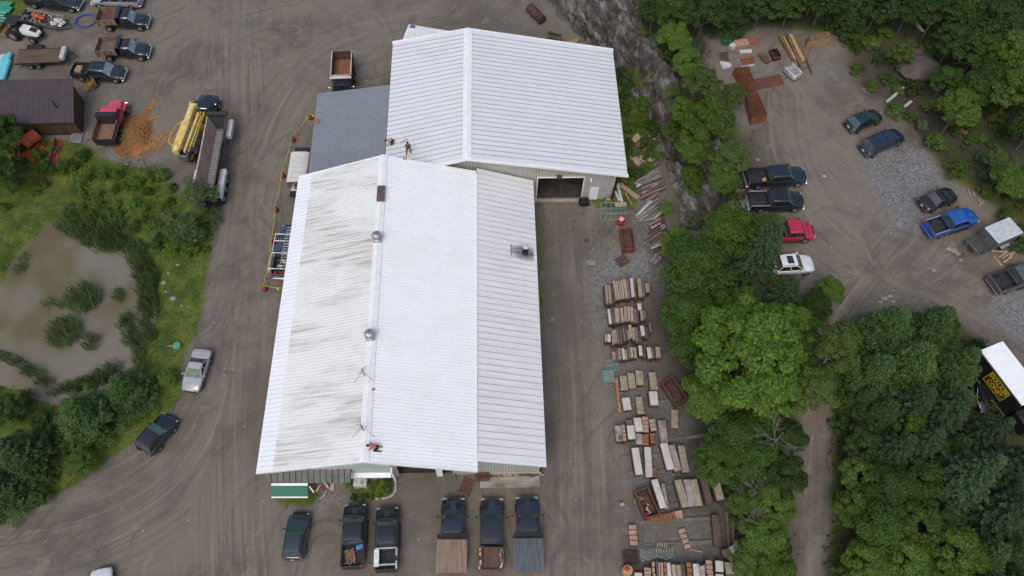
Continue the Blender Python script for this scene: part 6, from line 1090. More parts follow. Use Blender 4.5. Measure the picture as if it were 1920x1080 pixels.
# white box truck
z=3.7; A_=ung(1838.5,656.5,z); B_=ung(1881,638.5,z); C2=ung(1912.6,763,z); d=(C2-A_).to_2d().normalized(); rz=math.atan2(d.y,d.x); wv=(B_-A_).to_2d().length; L=(C2-A_).to_2d().length
ctr=A_.to_2d()+d*L/2+Vector((-d.y,d.x))*wv/2; g0=gz(ctr.x,ctr.y); t=thing('box_truck','white roofed box truck with a black and yellow lettered sign, behind the conifers','box truck',(ctr.x,ctr.y,A_.z),rz); n=L/2; wv=min(wv,2.6)
k=MB(P('truck_roof_white',(.86,.87,.88),.4,0,.04,1)); k.rbox((0,0,z-.05),(L,wv,.12),.04); k.build('roof',t)
BKP=P('truck_black_side',(.014,.016,.016),.4); k=MB(BKP); k.box((0,0,(z+.9)/2-.05),(L-.04,wv-.04,z-1.0)); k.build('box_body',t); k=MB(CHR); k.box((0,-wv/2,1.0),(L,.05,.08)); k.box((0,-wv/2,z-.16),(L,.05,.06)); k.build('side_rail',t)
SY=P('sign_yellow',(.62,.43,.02),.5); SB=P('sign_brown',(.055,.025,.02),.5)
sx0,sx1,sz0,sz1=-n+L*.36,-n+L*.79,1.75,3.35
k=MB(SB); k.box(((sx0+sx1)/2,-wv/2-.025,(sz0+sz1)/2),(sx1-sx0,.03,sz1-sz0)); sg=k.build('sign_panel',t)
k=MB(SY)
for zz in(sz0+.05,sz1-.05): k.box(((sx0+sx1)/2,-wv/2-.045,zz),(sx1-sx0-.05,.02,.06))
for xx in(sx0+.05,sx1-.05): k.box((xx,-wv/2-.047,(sz0+sz1)/2),(.06,.02,sz1-sz0-.1))
k.build('sign_border',sg)
def text(s_,size,x,zc,parent,m,nm='lettering',stretch=1.):
    cu=bpy.data.curves.new('txt','FONT'); cu.body=s_; cu.size=size; cu.extrude=.01; cu.offset=.018; cu.align_x='CENTER'; cu.align_y='CENTER'; ob=bpy.data.objects.new('txt',cu); scn.collection.objects.link(ob); bpy.context.view_layer.update()
    me=bpy.data.meshes.new_from_object(ob.evaluated_get(bpy.context.evaluated_depsgraph_get())); bpy.data.objects.remove(ob); me.materials.clear(); me.materials.append(m); o=bpy.data.objects.new(nm,me); scn.collection.objects.link(o); o.parent=parent; o.location=(x,-wv/2-.052,zc); o.rotation_euler=(R(90),0,0); o.scale=(stretch,1,1); return o
text('WALKER',.74,(sx0+sx1)/2,2.90,sg,SY,stretch=(sx1-sx0)*.9/2.85); text('CONST.',.70,(sx0+sx1)/2+.08,2.22,sg,SY,stretch=(sx1-sx0)*.9/2.85)
k=MB(BKP); k.rbox((n+1.0,0,1.5),(2.0,2.1,1.9),.2); k.build('cab',t)
for x in(-n+1.6,-n+2.8,n+1.0):
    for s in(-1,1): wheel(t,x,s*(wv/2-.2),.5,.35)
k=MB(BLK); k.box((.6,0,.8),(L+1,1,.25)); k.build('chassis',t)
car('sedan','dark car with a small pale hood patch half hidden under conifers beside the box truck',(1832,716),(1856,772),BK2,'car')
p=ung(1916,776,1.); k=MB(PLANK); [k.box(p+Vector((i*.1,-i*.28,.5+.1*i)),(2.6,.24,.1),.3) for i in range(4)]; tag(k.build('plank_ramp'),'pale wooden planks at the rear of the box truck by the right edge','planks')
# ------------------------------------------------------------ people
SKIN=P('skin',(.42,.24,.16),.6,0,.1,8)
def skinned(name,verts,edges,rad,m,parent=None,loc=None,sub=1):
    me=bpy.data.meshes.new(name); me.from_pydata(verts,edges,[]); o=bpy.data.objects.new(name,me); scn.collection.objects.link(o); md=o.modifiers.new('Skin','SKIN')
    if not me.skin_vertices: 
        bm=bmesh.new(); bm.from_mesh(me); bm.verts.layers.skin.verify(); bm.to_mesh(me); bm.free()
    for i,r in enumerate(rad): me.skin_vertices[0].data[i].radius=(r,r) if np.isscalar(r) else r
    me.skin_vertices[0].data[0].use_root=True; s=o.modifiers.new('Sub','SUBSURF'); s.levels=sub; s.render_levels=sub
    dg=bpy.context.evaluated_depsgraph_get(); bpy.context.view_layer.update(); e=bpy.data.meshes.new_from_object(o.evaluated_get(dg)); o.modifiers.clear(); o.data=e; e.materials.clear(); e.materials.append(m)
    e.polygons.foreach_set('use_smooth',[True]*len(e.polygons))
    if parent: o.parent=parent
    return o
def person(loc,rz,J,shirt,pants,hairm,label):
    """J: joints pelvis, chest, neck, head, (shoulder elbow wrist hand)x2, (hip knee ankle toe)x2"""
    t=thing('person',label,'person',loc,rz); n=['pel','chest','neck','head','crown']+[s+q for s in'LR' for q in('sh','el','wr','ha')]+[s+q for s in'LR' for q in('hi','kn','an','to')]
    V_=[J[q] for q in n]; ix={q:i for i,q in enumerate(n)}; E=[('pel','chest'),('chest','neck'),('neck','head'),('head','crown')]
    for s in'LR': E+=[('chest',s+'sh'),(s+'sh',s+'el'),(s+'el',s+'wr'),(s+'wr',s+'ha'),('pel',s+'hi'),(s+'hi',s+'kn'),(s+'kn',s+'an'),(s+'an',s+'to')]
    rd=dict(pel=.13,chest=.14,neck=.055,head=.10,crown=.075,sh=.06,el=.045,wr=.03,ha=.035,hi=.085,kn=.06,an=.04,to=.035)
    skinned('body',V_,[(ix[a],ix[b]) for a,b in E],[rd.get(q,rd.get(q[1:])) for q in n],SKIN,t)
    m=['chest','pel','neck']+[s+q for s in'LR' for q in('sh','el')]; ix={q:i for i,q in enumerate(m)}; nk=[a*.5+b*.5 for a,b in zip(J['chest'],J['neck'])]
    VV=[J['chest'],J['pel'],nk]+[J[q] for q in m[3:]]; skinned('shirt',VV,[(0,1),(0,2),(0,3),(3,4),(0,5),(5,6)],[.165,.145,.10,.085,.062,.085,.062],shirt,t)
    m=['pel']+[s+q for s in'LR' for q in('hi','kn','an')]; skinned('trousers',[J[q] for q in m],[(0,1),(1,2),(2,3),(0,4),(4,5),(5,6)],[.145,.105,.078,.062,.105,.078,.062],pants,t)
    k=MB(hairm); h=Vector(J['crown']); hd_=Vector(J['head']); c=h.lerp(hd_,.3); k.loft([[tuple(c+Vector((math.cos(a*math.pi/6)*r,math.sin(a*math.pi/6)*r,z))) for a in range(12)] for r,z in((.118,-.02),(.12,.04),(.09,.09),(.03,.115))]); k.build('hair',t)
    for s in'LR':
        k=MB(BLK); a,b=Vector(J[s+'an']),Vector(J[s+'to']); k.rbox(a.lerp(b,.5)-Vector((0,0,.03)),(.28,.11,.10),.03,math.atan2(b.y-a.y,b.x-a.x)); k.build('boot',t)
        k=MB(SKIN); w,h_=Vector(J[s+'wr']),Vector(J[s+'ha']); d=(h_-w).normalized(); sd=d.orthogonal().normalized()
        for i in range(4): k.tube([h_+sd*(i-1.5)*.022,h_+sd*(i-1.5)*.026+d*(.07-.008*abs(i-1.5)),h_+sd*(i-1.5)*.026+d*.10-Vector((0,0,.02))],[.011,.009,.007],5)
        k.tube([w+sd*.03,w+sd*.065+d*.05,h_+sd*.06+d*.02],[.012,.01,.008],5); k.build('fingers',t)
def on_barn(px,py):
    z=5.5
    for _ in range(8): p=V3(px,py,z); z=zr_b-(zr_b-4.8)*(-2.4-p.x)/8.55
    return Vector((p.x,p.y,z+.06))
zr_b=7.65
stand=dict(pel=(0,0,.92),chest=(.04,0,1.25),neck=(.06,0,1.47),head=(.08,0,1.60),crown=(.09,0,1.70),Lsh=(.04,.19,1.38),Lel=(.12,.27,1.12),Lwr=(.30,.20,1.02),Lha=(.36,.17,1.01),Rsh=(.04,-.19,1.38),Rel=(.05,-.29,1.12),Rwr=(.22,-.27,.95),Rha=(.28,-.26,.92),Lhi=(0,.10,.88),Lkn=(.06,.16,.50),Lan=(-.02,.19,.09),Lto=(.16,.20,.05),Rhi=(0,-.10,.88),Rkn=(.08,-.20,.50),Ran=(.05,-.27,.09),Rto=(.22,-.30,.05))
kneel=dict(pel=(-.12,0,.50),chest=(.20,0,.68),neck=(.38,0,.74),head=(.50,0,.78),crown=(.58,0,.83),Lsh=(.30,.19,.70),Lel=(.45,.26,.42),Lwr=(.62,.20,.18),Lha=(.68,.18,.12),Rsh=(.30,-.19,.70),Rel=(.48,-.26,.42),Rwr=(.66,-.22,.18),Rha=(.72,-.20,.12),Lhi=(-.12,.11,.46),Lkn=(.18,.20,.09),Lan=(-.26,.18,.09),Lto=(-.40,.18,.04),Rhi=(-.12,-.11,.46),Rkn=(.14,-.22,.09),Ran=(-.28,-.20,.09),Rto=(-.42,-.20,.04))
HB=P('hair_dark',(.03,.02,.015),.8); JEAN=P('dark_jeans',(.025,.03,.05),.85); 
person(on_barn(767,287),R(-80),stand,P('grey_plaid_shirt',(.20,.14,.16),.85,0,.5,14,col2=(.07,.06,.07)),JEAN,HB,'person standing on the barn roof in a grey plaid shirt and dark jeans')
person(on_barn(734,270),R(-150),kneel,P('tan_shirt',(.52,.34,.20),.85,0,.15,5),P('dark_trousers',(.03,.025,.03),.85),HB,'person kneeling at the barn roof edge in a tan shirt')
person(on_main(705,842),R(175),kneel,P('pink_red_shirt',(.52,.11,.15),.8,0,.15,5),P('black_trousers',(.02,.02,.025),.85),HB,'person in a pink red shirt kneeling on the workshop roof near its front')
p=on_barn(757,266); k=MB(ALU); k.tube([p+Vector((-.4,-.3,.08)),p+Vector((.4,.35,.1))],.03,5); k.tube([p+Vector((0,.1,.08)),p+Vector((.5,.1,.12))],.02,5); tag(k.build('roofing_tool'),'small pale tool lying on the barn roof between the two people','tool')
k=MB(P('small_yellow_box',(.42,.36,.14),.7)); k.rbox(on_main(759,302)+Vector((0,.3,.12)),(.4,.3,.22),.03); tag(k.build('yellow_box'),'small yellow box at the back edge of the workshop roof','box')
# ------------------------------------------------------------ vegetation
rs=np.random.RandomState(11)
def quads(name,C,N,T,a,b,mat,parent=None):
    """rhombic leaves: centres C, normals N, long axis T, half sizes a (long) b (short)"""
    N=N/np.linalg.norm(N,axis=1,keepdims=True); T=T-N*(N*T).sum(1,keepdims=True); T/=np.linalg.norm(T,axis=1,keepdims=True)+1e-9; S_=np.cross(N,T)
    a=np.asarray(a).reshape(-1,1);b=np.asarray(b).reshape(-1,1); V_=np.stack([C-T*a,C+S_*b,C+T*a,C-S_*b],1).reshape(-1,3); n=len(C)
    me=bpy.data.meshes.new(name); me.vertices.add(4*n); me.vertices.foreach_set('co',V_.astype(np.float32).ravel()); me.loops.add(4*n); me.loops.foreach_set('vertex_index',np.arange(4*n)); me.polygons.add(n); me.polygons.foreach_set('loop_start',np.arange(0,4*n,4)); me.update(); me.validate(); me.materials.append(mat)
    return me
def rdir(n): v=rs.normal(size=(n,3)); return v/np.linalg.norm(v,axis=1,keepdims=True)
def lobes(n,R_,zc,rz,k,lr,leaf,flat=.8,up=.6,asp=.6,inner=.15,top=True):
    """leaves on k leaf clumps spread over an ellipsoid crown"""
    L_=rdir(k); 
    if top: L_[:,2]=np.abs(L_[:,2])*1.1-.35
    L_/=np.linalg.norm(L_,axis=1,keepdims=True); rad=rs.uniform(.35,1,size=(k,1))**.6; q_=max(2,k//9); L_[:q_]=np.stack([rs.normal(size=q_)*.28,rs.normal(size=q_)*.28,np.ones(q_)],1); rad[:q_]=rs.uniform(.75,.98,size=(q_,1)); P_=L_*rad*np.array([R_-lr*.7,R_-lr*.7,rz-lr*.5]); sz=lr*rs.uniform(.55,1.25,size=k)
    i=rs.choice(k,n,p=(sz**2)/(sz**2).sum()); d=rdir(n); d[:,2]=np.where(rs.rand(n)<.7,np.abs(d[:,2]),d[:,2]); rr=sz[i]*(1-inner*rs.rand(n)**.5*2)*(1+.12*rs.normal(size=n))
    C=P_[i]+d*rr[:,None]*np.array([1,1,flat]); C[:,2]+=zc; N=d*.6+np.array([0,0,up])+rdir(n)*.45; return C,N,rdir(n),leaf*rs.uniform(.6,1.3,n),leaf*asp*rs.uniform(.6,1.3,n)
def trunk_mesh(h,r,limbs,R_,zc,m,name='trunk'):
    k=MB(m); rr=random.Random(int(h*100)+limbs); p=[Vector((rr.uniform(-.1,.1)*i,rr.uniform(-.1,.1)*i,h*i/4)) for i in range(5)]; k.tube(p,[r*(1-.19*i) for i in range(5)],7)
    for i in range(limbs): a=rr.uniform(0,6.28); s=rr.uniform(.35,.9); b=Vector((0,0,h*s)); e=b+Vector((math.cos(a),math.sin(a),rr.uniform(.2,.7)))*R_*rr.uniform(.45,.8); mid=b.lerp(e,.5)+Vector((0,0,.15*R_)); k.tube([b,mid,e],[r*.45,r*.28,r*.08],5)
    o=k.build(name); me=o.data; bpy.data.objects.remove(o); return me
BARK=P('bark',(.13,.105,.08),.9,0,.3,2,.4,stretch=(4,4,.6)); BARKW=P('birch_bark',(.42,.40,.36),.8,0,.25,3)
LM=dict(d=leafmat('leaf_deep_green',(.018,.046,.009),(.068,.122,.022)),m=leafmat('leaf_mid_green',(.034,.080,.012),(.118,.185,.032)),b=leafmat('leaf_bright_maple',(.026,.075,.008),(.120,.205,.022)),v=leafmat('leaf_fresh',(.045,.100,.012),(.125,.200,.030)),y=leafmat('leaf_olive',(.042,.080,.018),(.115,.165,.040)),s=leafmat('needle_spruce',(.018,.043,.018),(.062,.104,.041),.1),p=leafmat('needle_pine',(.026,.064,.018),(.098,.158,.046),.12),w=leafmat('leaf_willow',(.035,.070,.018),(.095,.145,.045)),k=leafmat('leaf_shade_green',(.016,.040,.009),(.058,.100,.022)),g=leafmat('leaf_grey_green',(.045,.07,.035),(.12,.16,.09)))
PROTO={}
def proto(key,crown,trunk,R_,zc,H): PROTO[key]=(crown,trunk,R_,zc,H)
for i,mk in enumerate(('d','v','d','m','y','k')):
    Rr,zc,rz=4.,6.2,3.0
    proto('broad%d'%i,quads('crown',*lobes(11500,Rr,zc,rz,42+i*6,1.15-.08*i,.165),LM[mk]),trunk_mesh(6.2,.22,7,Rr,zc,BARK),Rr,zc,9)
proto('maple',quads('crown',*lobes(30000,6.2,8.5,4.9,120,.95,.18,asp=.75,up=.6,inner=.1),LM['b']),trunk_mesh(8.5,.34,9,6.,8.5,BARK),6.2,8.5,13)
proto('maple2',quads('crown',*lobes(14000,4.2,7.0,3.8,64,.85,.17,asp=.75,up=.6,inner=.1),LM['b']),trunk_mesh(7.,.26,7,4.,7,BARK),4.2,7.,10)
proto('birch',quads('crown',*lobes(12500,3.2,8.5,4.6,60,.8,.12,asp=.65,top=False),LM['y']),trunk_mesh(11,.15,9,3.,8,BARKW),3.2,8.5,13)
proto('willow',quads('crown',*lobes(4200,3.2,3.4,2.0,36,.75,.12,asp=.4,top=False),LM['w']),trunk_mesh(3.4,.10,11,3.4,3,BARKW),3.2,3.4,5)
def conifer(n,R_,H,mk,drop=.25,tw=.28,asp=.22,layers=16,fluffy=0.,key='spruce'):
    C=[];N=[];T=[];A_=[];B_=[]
    for l in range(layers):
        z=H*(.10+.9*l/layers); r=R_*(1-(l/layers))**.8*rs.uniform(.85,1.1)+.12; nb=int(7+7*r/R_); a0=rs.rand()*6.28; per=max(6,int(n/layers/nb*(r/R_*1.7+.15)))
        for b in range(nb):
            a=a0+6.283*b/nb+rs.normal()*.12; rb=r*rs.uniform(.78,1.12); d=np.array([math.cos(a),math.sin(a),0]); s_=np.array([-d[1],d[0],0]); t=rs.rand(per)**.7; wid=(.34*rb*(1-t)+.10+fluffy*.25)*(rs.rand(per)*2-1)
            zz=z-drop*rb*t**1.4+(rs.rand(per)-.5)*(.12+fluffy*.45)+ fluffy*.25*np.sin(t*9+b); C.append(d*(t*rb)[:,None]+s_*wid[:,None]+np.array([0,0,1])*zz[:,None]); T.append(d+s_*(np.sign(wid)*.7)[:,None]+np.array([0,0,-.15])+rs.normal(size=(per,3))*.18); N.append(np.array([0,0,1.])+rs.normal(size=(per,3))*.35); A_.append(np.full(per,tw)*rs.uniform(.6,1.2,per)); B_.append(np.full(per,tw*asp)*rs.uniform(.7,1.3,per))
    C=np.concatenate(C);me=quads('crown',C,np.concatenate(N),np.concatenate(T),np.concatenate(A_),np.concatenate(B_),LM[mk]); return me
proto('spruce',conifer(13000,3.2,11,'s',.30,.20,.30),trunk_mesh(10.5,.2,0,3,5,BARK),3.2,4.6,11)
proto('spruce2',conifer(15000,3.9,12.5,'s',.2,.20,.30,20),trunk_mesh(12,.24,0,3,5,BARK),3.9,5.,12.5)
proto('pine',conifer(17000,4.2,11,'p',.05,.20,.26,13,1.0),trunk_mesh(10.5,.25,0,3,5,BARK),4.2,5.4,11)
proto('pine2',conifer(16000,3.8,9,'p',-.05,.19,.28,11,1.2),trunk_mesh(8.6,.25,0,3,5,BARK),3.8,4.8,9)
for i,mk in enumerate(('m','d','v','g')): proto('shrub%d'%i,quads('foliage',*lobes(1500,1.15,.55,.75,16,.42,.085,asp=.6),LM[mk]),None,1.15,.6,1.3)
def bare_mesh():
    k=MB(P('dead_branch_grey',(.20,.19,.17),.85,0,.2,5)); rr=random.Random(3)
    def br(p,d,l,r,dep):
        e=p+d*l; m_=p.lerp(e,.5)+Vector((rr.uniform(-.1,.1),rr.uniform(-.1,.1),.04))*l; k.tube([p,m_,e],[r,r*.75,r*.45],4)
        if dep>0:
            for _ in range(4 if dep>1 else 3): t=rr.uniform(.35,1); dd=(d+Vector((rr.uniform(-1,1),rr.uniform(-1,1),rr.uniform(-.25,.5)))*.75).normalized(); br(p.lerp(e,t),dd,l*rr.uniform(.45,.68),r*.5,dep-1)
    for i in range(8): a=i*.785+rr.uniform(-.3,.3); br(Vector((0,0,4.2+.35*i)),Vector((math.cos(a),math.sin(a),.45)).normalized(),1.7,.036,3)
    k.tube([Vector((0,0,0)),Vector((.1,0,4)),Vector((0,.1,7.5))],[.14,.11,.03],6); o=k.build('branches'); me=o.data; bpy.data.objects.remove(o); return me
BARE=bare_mesh(); proto('bare',BARE,None,2.9,5.5,8)
def pxm(px,py,z): return float((un(px+10,py,z)-un(px,py,z))[0])/10
def plant(kind,px,py,rpx,label,cat='tree',group=None,name=None,hf=1.,gzv=None):
    cr,tr,R_,zc,H=PROTO[kind]; z=5.
    for _ in range(8):
        s=rpx*pxm(px,py,z)/R_; p=un(px,py,z); g=gz(p[0],p[1]); z=z*.4+.6*(g+zc*s*hf)
    nm=name or {'broad':'broadleaf_tree','maple':'maple_tree','birch':'birch_tree','willow':'willow_tree','spruce':'spruce_tree','pine':'pine_tree','shrub':'shrub','bare':'bare_tree'}[kind.rstrip('0123456789')]
    if cat=='shrub' or tr is None: 
        o=bpy.data.objects.new(nm,cr); scn.collection.objects.link(o); o.location=(p[0],p[1],g); o.scale=(s,s,s*hf); o.rotation_euler=(0,0,ru(0,6.28)); return tag(o,label,cat,group)
    t=thing(nm,label,cat,(p[0],p[1],g-.05),ru(0,6.28),group); t.scale=(s,s,s*hf)
    for n_,me in(('crown',cr),('trunk',tr)): o=bpy.data.objects.new(n_,me); scn.collection.objects.link(o); o.parent=t
    return t
random.seed(9); rnd=random.Random(21).random
def bl(): return 'broad%d'%int(rnd()*4)
BELT='trees of the wooded belt'; LB='green broadleaf tree in the wooded belt between the stone yard and the upper lot'
# single trees that can be told apart
plant('maple',1412,665,128,'large bright yellow green maple, the biggest crown in the wooded belt',hf=.95)
plant('maple2',1385,585,52,'lighter yellow green crown at the upper edge of the big bright maple',hf=1.15)
plant('maple2',1480,625,62,'bright green crown at the right shoulder of the big maple',hf=.9)
plant('birch',1560,655,56,'tall olive birch overhanging the dirt track beside the big maple')
plant('birch',1520,735,50,'duller olive birch below the tall birch by the track',hf=.9)
plant('broad1',1440,425,30,'small feathery green tree over the bed of the red pickup',hf=1.1); plant('spruce',1428,470,50,'dark blue green spruce between the left row of parked vehicles and the maple',hf=1.1)
plant('spruce2',1468,560,44,'dark spruce above the big bright maple')
plant('broad1',1552,545,34,'round green tree standing at the corner of the upper lot road'); plant('broad0',1528,575,36,'dark green tree just below the round tree at the lot corner')
plant('broad1',1370,440,60,'feathery mid green tree beside the tailgates of the parked pickups'); plant('broad0',1310,500,72,'dark green tree above the topmost stone row'); 
plant('broad1',1270,455,38,'small green tree beside the lower fans of curb stones'); plant('broad0',1285,585,56,'dark green tree at the right end of the second stone row'); plant('broad2',1350,560,48,'dark green tree between the stone rows and the maple top')
plant('broad0',1300,655,46,'dark tree beside the right end of the fourth stone row'); plant('broad1',1335,745,58,'green tree right of the leaning rusty crate'); plant('broad0',1375,815,60,'dark green tree right of the crowded stone cluster'); plant('broad3',1340,870,46,'green tree beside the long grey slabs')
plant('broad4',1368,300,40,'yellow green tree beside the lower grid crate'); plant('broad4',1374,178,27,'small pale crown leaning over the upper grid crate'); plant('broad1',1282,205,30,'round green tree on the upper lip of the rock face'); plant('broad3',1300,330,26,'small green tree in the middle of the rock slope',hf=.8); plant('broad4',1318,160,42,'pale green tree beside the upper grid crate'); plant('broad1',1330,225,52,'bright green tree at the cliff edge left of the lower grid crate'); plant('broad1',1360,335,34,'small green tree left of the topmost black pickup')
plant('broad3',1290,120,36,'mid green tree near the top of the rock face'); plant('broad1',1265,70,34,'green tree just right of the rock face at the top'); plant('broad1',1305,275,40,'green tree on the rock slope below the cliff'); plant('broad1',1262,250,24,'small bright tree beside the loose stone pieces',hf=.8); plant('broad1',1252,390,16,'little bright green bush tree at the curb stone fans',hf=.8)
plant('bare',1455,825,56,'leafless grey tree beside the dirt track, the upper one','tree'); plant('bare',1410,930,44,'leafless grey tree beside the lower end of the belt, above the other','tree'); plant('bare',1412,985,42,'leafless grey tree lowest in the belt','tree')
for x,y,r,k in((1420,860,54,'broad0'),(1470,890,44,'broad2'),(1450,940,48,'broad3'),(1395,890,40,'broad0'),(1400,950,36,'broad1'),(1435,1010,50,'broad1'),(1405,1045,40,'broad4'),(1455,1065,46,'broad1'),(1480,820,36,'broad0'),(1375,760,40,'broad2'),(1430,780,50,'broad0')): plant(k,x,y,r,'green broadleaf tree in the lower half of the wooded belt, below the big maple','tree','lower belt trees')
# conifer block right of the track
LP='tree of the dense conifer wood right of the dirt track'
for x,y,r,k,l in((1660,620,66,'pine','broad bushy pine at the top corner of the conifer wood'),(1745,615,60,'pine','bushy pine at the top of the wood nearest the muddy road'),(1700,690,80,'pine2','wide dense pine in the middle of the conifer wood'),(1790,690,62,'pine','pine beside the front of the white box truck'),(1640,700,60,'pine2','pine overhanging the track opposite the tall birch'),(1838,822,56,'spruce2','dark spruce partly covering the lettered box truck'),(1880,880,70,'spruce2','big dark spruce at the right edge of the photo'),(1760,780,60,'spruce','dark spruce left of the spruce at the box truck'),(1800,900,76,'spruce2','wide blue green spruce in the lower right wood'),(1875,960,60,'spruce','lower dark spruce at the right edge of the photo')): plant(k,x,y,r,l)
for x,y,r,k in((1650,780,56,'pine2'),(1700,770,54,'spruce'),(1620,750,40,'pine2'),(1720,840,50,'spruce'),(1790,840,44,'pine2'),(1620,830,40,'broad5'),(1670,850,50,'spruce')): plant(k,x,y,r,'dark conifer or bush crown in the shaded middle of the wood right of the track','tree','shaded middle of the right wood')
for x,y,r,k in((1610,890,40,'broad3'),(1665,910,54,'broad0'),(1730,900,50,'broad2'),(1600,950,40,'broad1'),(1650,985,56,'broad0'),(1720,980,50,'broad3'),(1770,970,44,'broad5'),(1790,1030,58,'broad1'),(1700,1050,50,'broad1'),(1620,1050,46,'broad1'),(1850,1040,58,'pine2'),(1900,1030,46,'pine'),(1750,1085,50,'broad3'),(1660,1100,40,'broad1'),(1830,1100,50,'spruce'),(1910,1100,50,'pine'),(1590,1090,36,'broad3')): plant(k,x,y,r,'broadleaf or young conifer crown in the bottom right corner wood','tree','bottom right wood')
plant('maple2',1700,800,34,'small yellow green crown in the middle of the conifer wood',hf=1.35); plant('maple2',1752,838,28,'slim bright green crown right of the small yellow green one',hf=1.3)
# top right forest
for i,(x,y,r) in enumerate(((1228,20,34),(1270,25,42),(1322,22,44),(1375,8,44),(1432,4,44),(1490,-4,46),(1550,-6,46),(1605,10,42),(1655,5,46),(1710,15,38),(1585,38,24),(1250,62,26),(1430,-30,50),(1310,-30,50),(1540,-35,50),(1640,-40,50),(1760,-20,50),(1860,-30,50),(1950,0,50))): plant(('broad5','broad2','broad5','pine2')[i%4],x,y,r,'dark tree in the shaded forest edge along the top right','tree','shaded forest edge at the top right')
for i,(x,y,r) in enumerate(((1765,15,46),(1820,20,44),(1870,45,54),(1900,100,50),(1835,95,46),(1860,150,44),(1790,75,40),(1905,170,50),(1830,170,36),(1950,230,50),(1945,120,50))): plant(('broad2','broad0','broad5','broad3')[i%4],x,y,r,'green tree in the forest of the top right corner','tree','top right corner trees')
plant('broad3',1800,205,44,'grey green sprawling tree below the top right corner forest'); plant('broad2',1775,150,32,'dark tree left of the sprawling tree near the top right'); plant('broad4',1690,100,26,'low yellow green tree above the brown clearing'); plant('broad1',1895,340,36,'green tree at the right edge level with the black sedan'); plant('broad4',1870,300,26,'yellowish tree at the right edge above the other one')
# left side
plant('broad2',-4,250,44,'green tree at the left edge in front of the board shed'); plant('broad0',-18,320,48,'dark tree cut by the left edge beside the shed'); plant('willow',372,365,44,'grey green sapling beside the rear of the long dump trailer',hf=1.15); plant('willow',345,430,46,'second sparse sapling with pale bare branches by the road',hf=.8); plant('willow',395,405,24,'low willow shoots at the road edge below the dump trailer',hf=.8); plant('bare',325,415,30,'pale leafless branches between the saplings and the pond','tree',hf=.6)
plant('pine2',232,728,50,'bushy pine beside the lower bank of the pond',hf=.85); plant('pine2',150,775,62,'large bushy pine left of the pine at the pond bank',hf=.85); plant('pine',32,850,62,'bushy pine at the left edge of the photo, lower left',hf=.85); plant('broad3',148,868,32,'low green bush tree above the road curve, lower left',hf=.8); plant('broad2',10,770,36,'green tree at the left edge below the pond'); plant('pine2',-20,920,60,'pine cut by the left edge at the bottom',hf=.8); plant('broad2',80,790,26,'dark tree between the two pines, lower left'); plant('broad1',315,707,20,'small rounded green bush tree left of the silver sedan',hf=.7); plant('broad2',70,935,22,'low green tree at the road verge, lower left',hf=.7)
# shrubs
def inpoly(P_,x,y):
    c=False;n=len(P_)
    for i in range(n):
        (x0,y0),(x1,y1)=P_[i],P_[(i+1)%n]
        if (y0>y)!=(y1>y) and x<(x1-x0)*(y-y0)/(y1-y0)+x0: c=not c
    return c
def shrubs(poly,n,r0,r1,kinds,label,group,sp=.8):
    xs=[p[0] for p in poly];ys=[p[1] for p in poly];pts=[];tries=0
    while len(pts)<n and tries<n*60:
        tries+=1; x,y=ru(min(xs),max(xs)),ru(min(ys),max(ys))
        if not inpoly(poly,x,y): continue
        r=ru(r0,r1)
        if any((x-a)**2+(y-b)**2<((r+c)*sp)**2 for a,b,c in pts): continue
        pts.append((x,y,r)); plant('shrub%d'%kinds[int(rnd()*len(kinds))],x,y,r,label,'shrub',group,hf=ru(.8,1.4))
shrubs([(140,318),(318,322),(322,385),(395,425),(392,475),(310,482),(262,440),(190,425),(150,400)],40,9,20,(0,2,0,2,1),'leafy green bush in the brush between the pond and the dirt yard','brush above the pond',.75)
shrubs([(1158,115),(1185,140),(1232,240),(1240,300),(1215,330),(1192,330),(1178,260),(1160,180)],18,10,20,(0,1),'dark green bush in the strip between the barn and the rock face','bushes beside the barn',.7)
shrubs([(1215,60),(1330,60),(1325,200),(1385,400),(1430,470),(1480,600),(1478,1080),(1410,1080),(1325,760),(1262,520),(1300,430),(1300,300)],62,16,30,(1,1,0,0,3),'bush in the undergrowth of the wooded belt','undergrowth bushes of the belt',.72)
shrubs([(1590,600),(1760,590),(1830,650),(1925,800),(1925,1085),(1572,1085),(1570,800)],48,18,30,(1,1,0),'bush in the undergrowth of the wood right of the dirt track','undergrowth bushes right of the track',.75)
shrubs([(1590,60),(1920,60),(1925,560),(1870,395),(1800,330),(1700,240),(1650,180),(1602,130)],66,11,24,(0,1,0,3,2),'bush on the rough bank right of the upper lot','bushes on the bank of the upper lot',.85)
shrubs([(0,735),(90,745),(270,700),(300,720),(160,880),(0,935)],22,12,22,(1,0),'bush under the pines at the lower left','bushes at the lower left',.8); shrubs([(0,235),(130,262),(165,285),(120,330),(0,400)],15,10,20,(0,2,1),'weedy bush in the grass in front of the shed','weeds before the shed',.8)
shrubs([(652,906),(738,900),(740,920),(722,934),(662,936)],12,7,11,(2,0,1),'flowering garden bush in the bed before the workshop','flower bed bushes',.6)
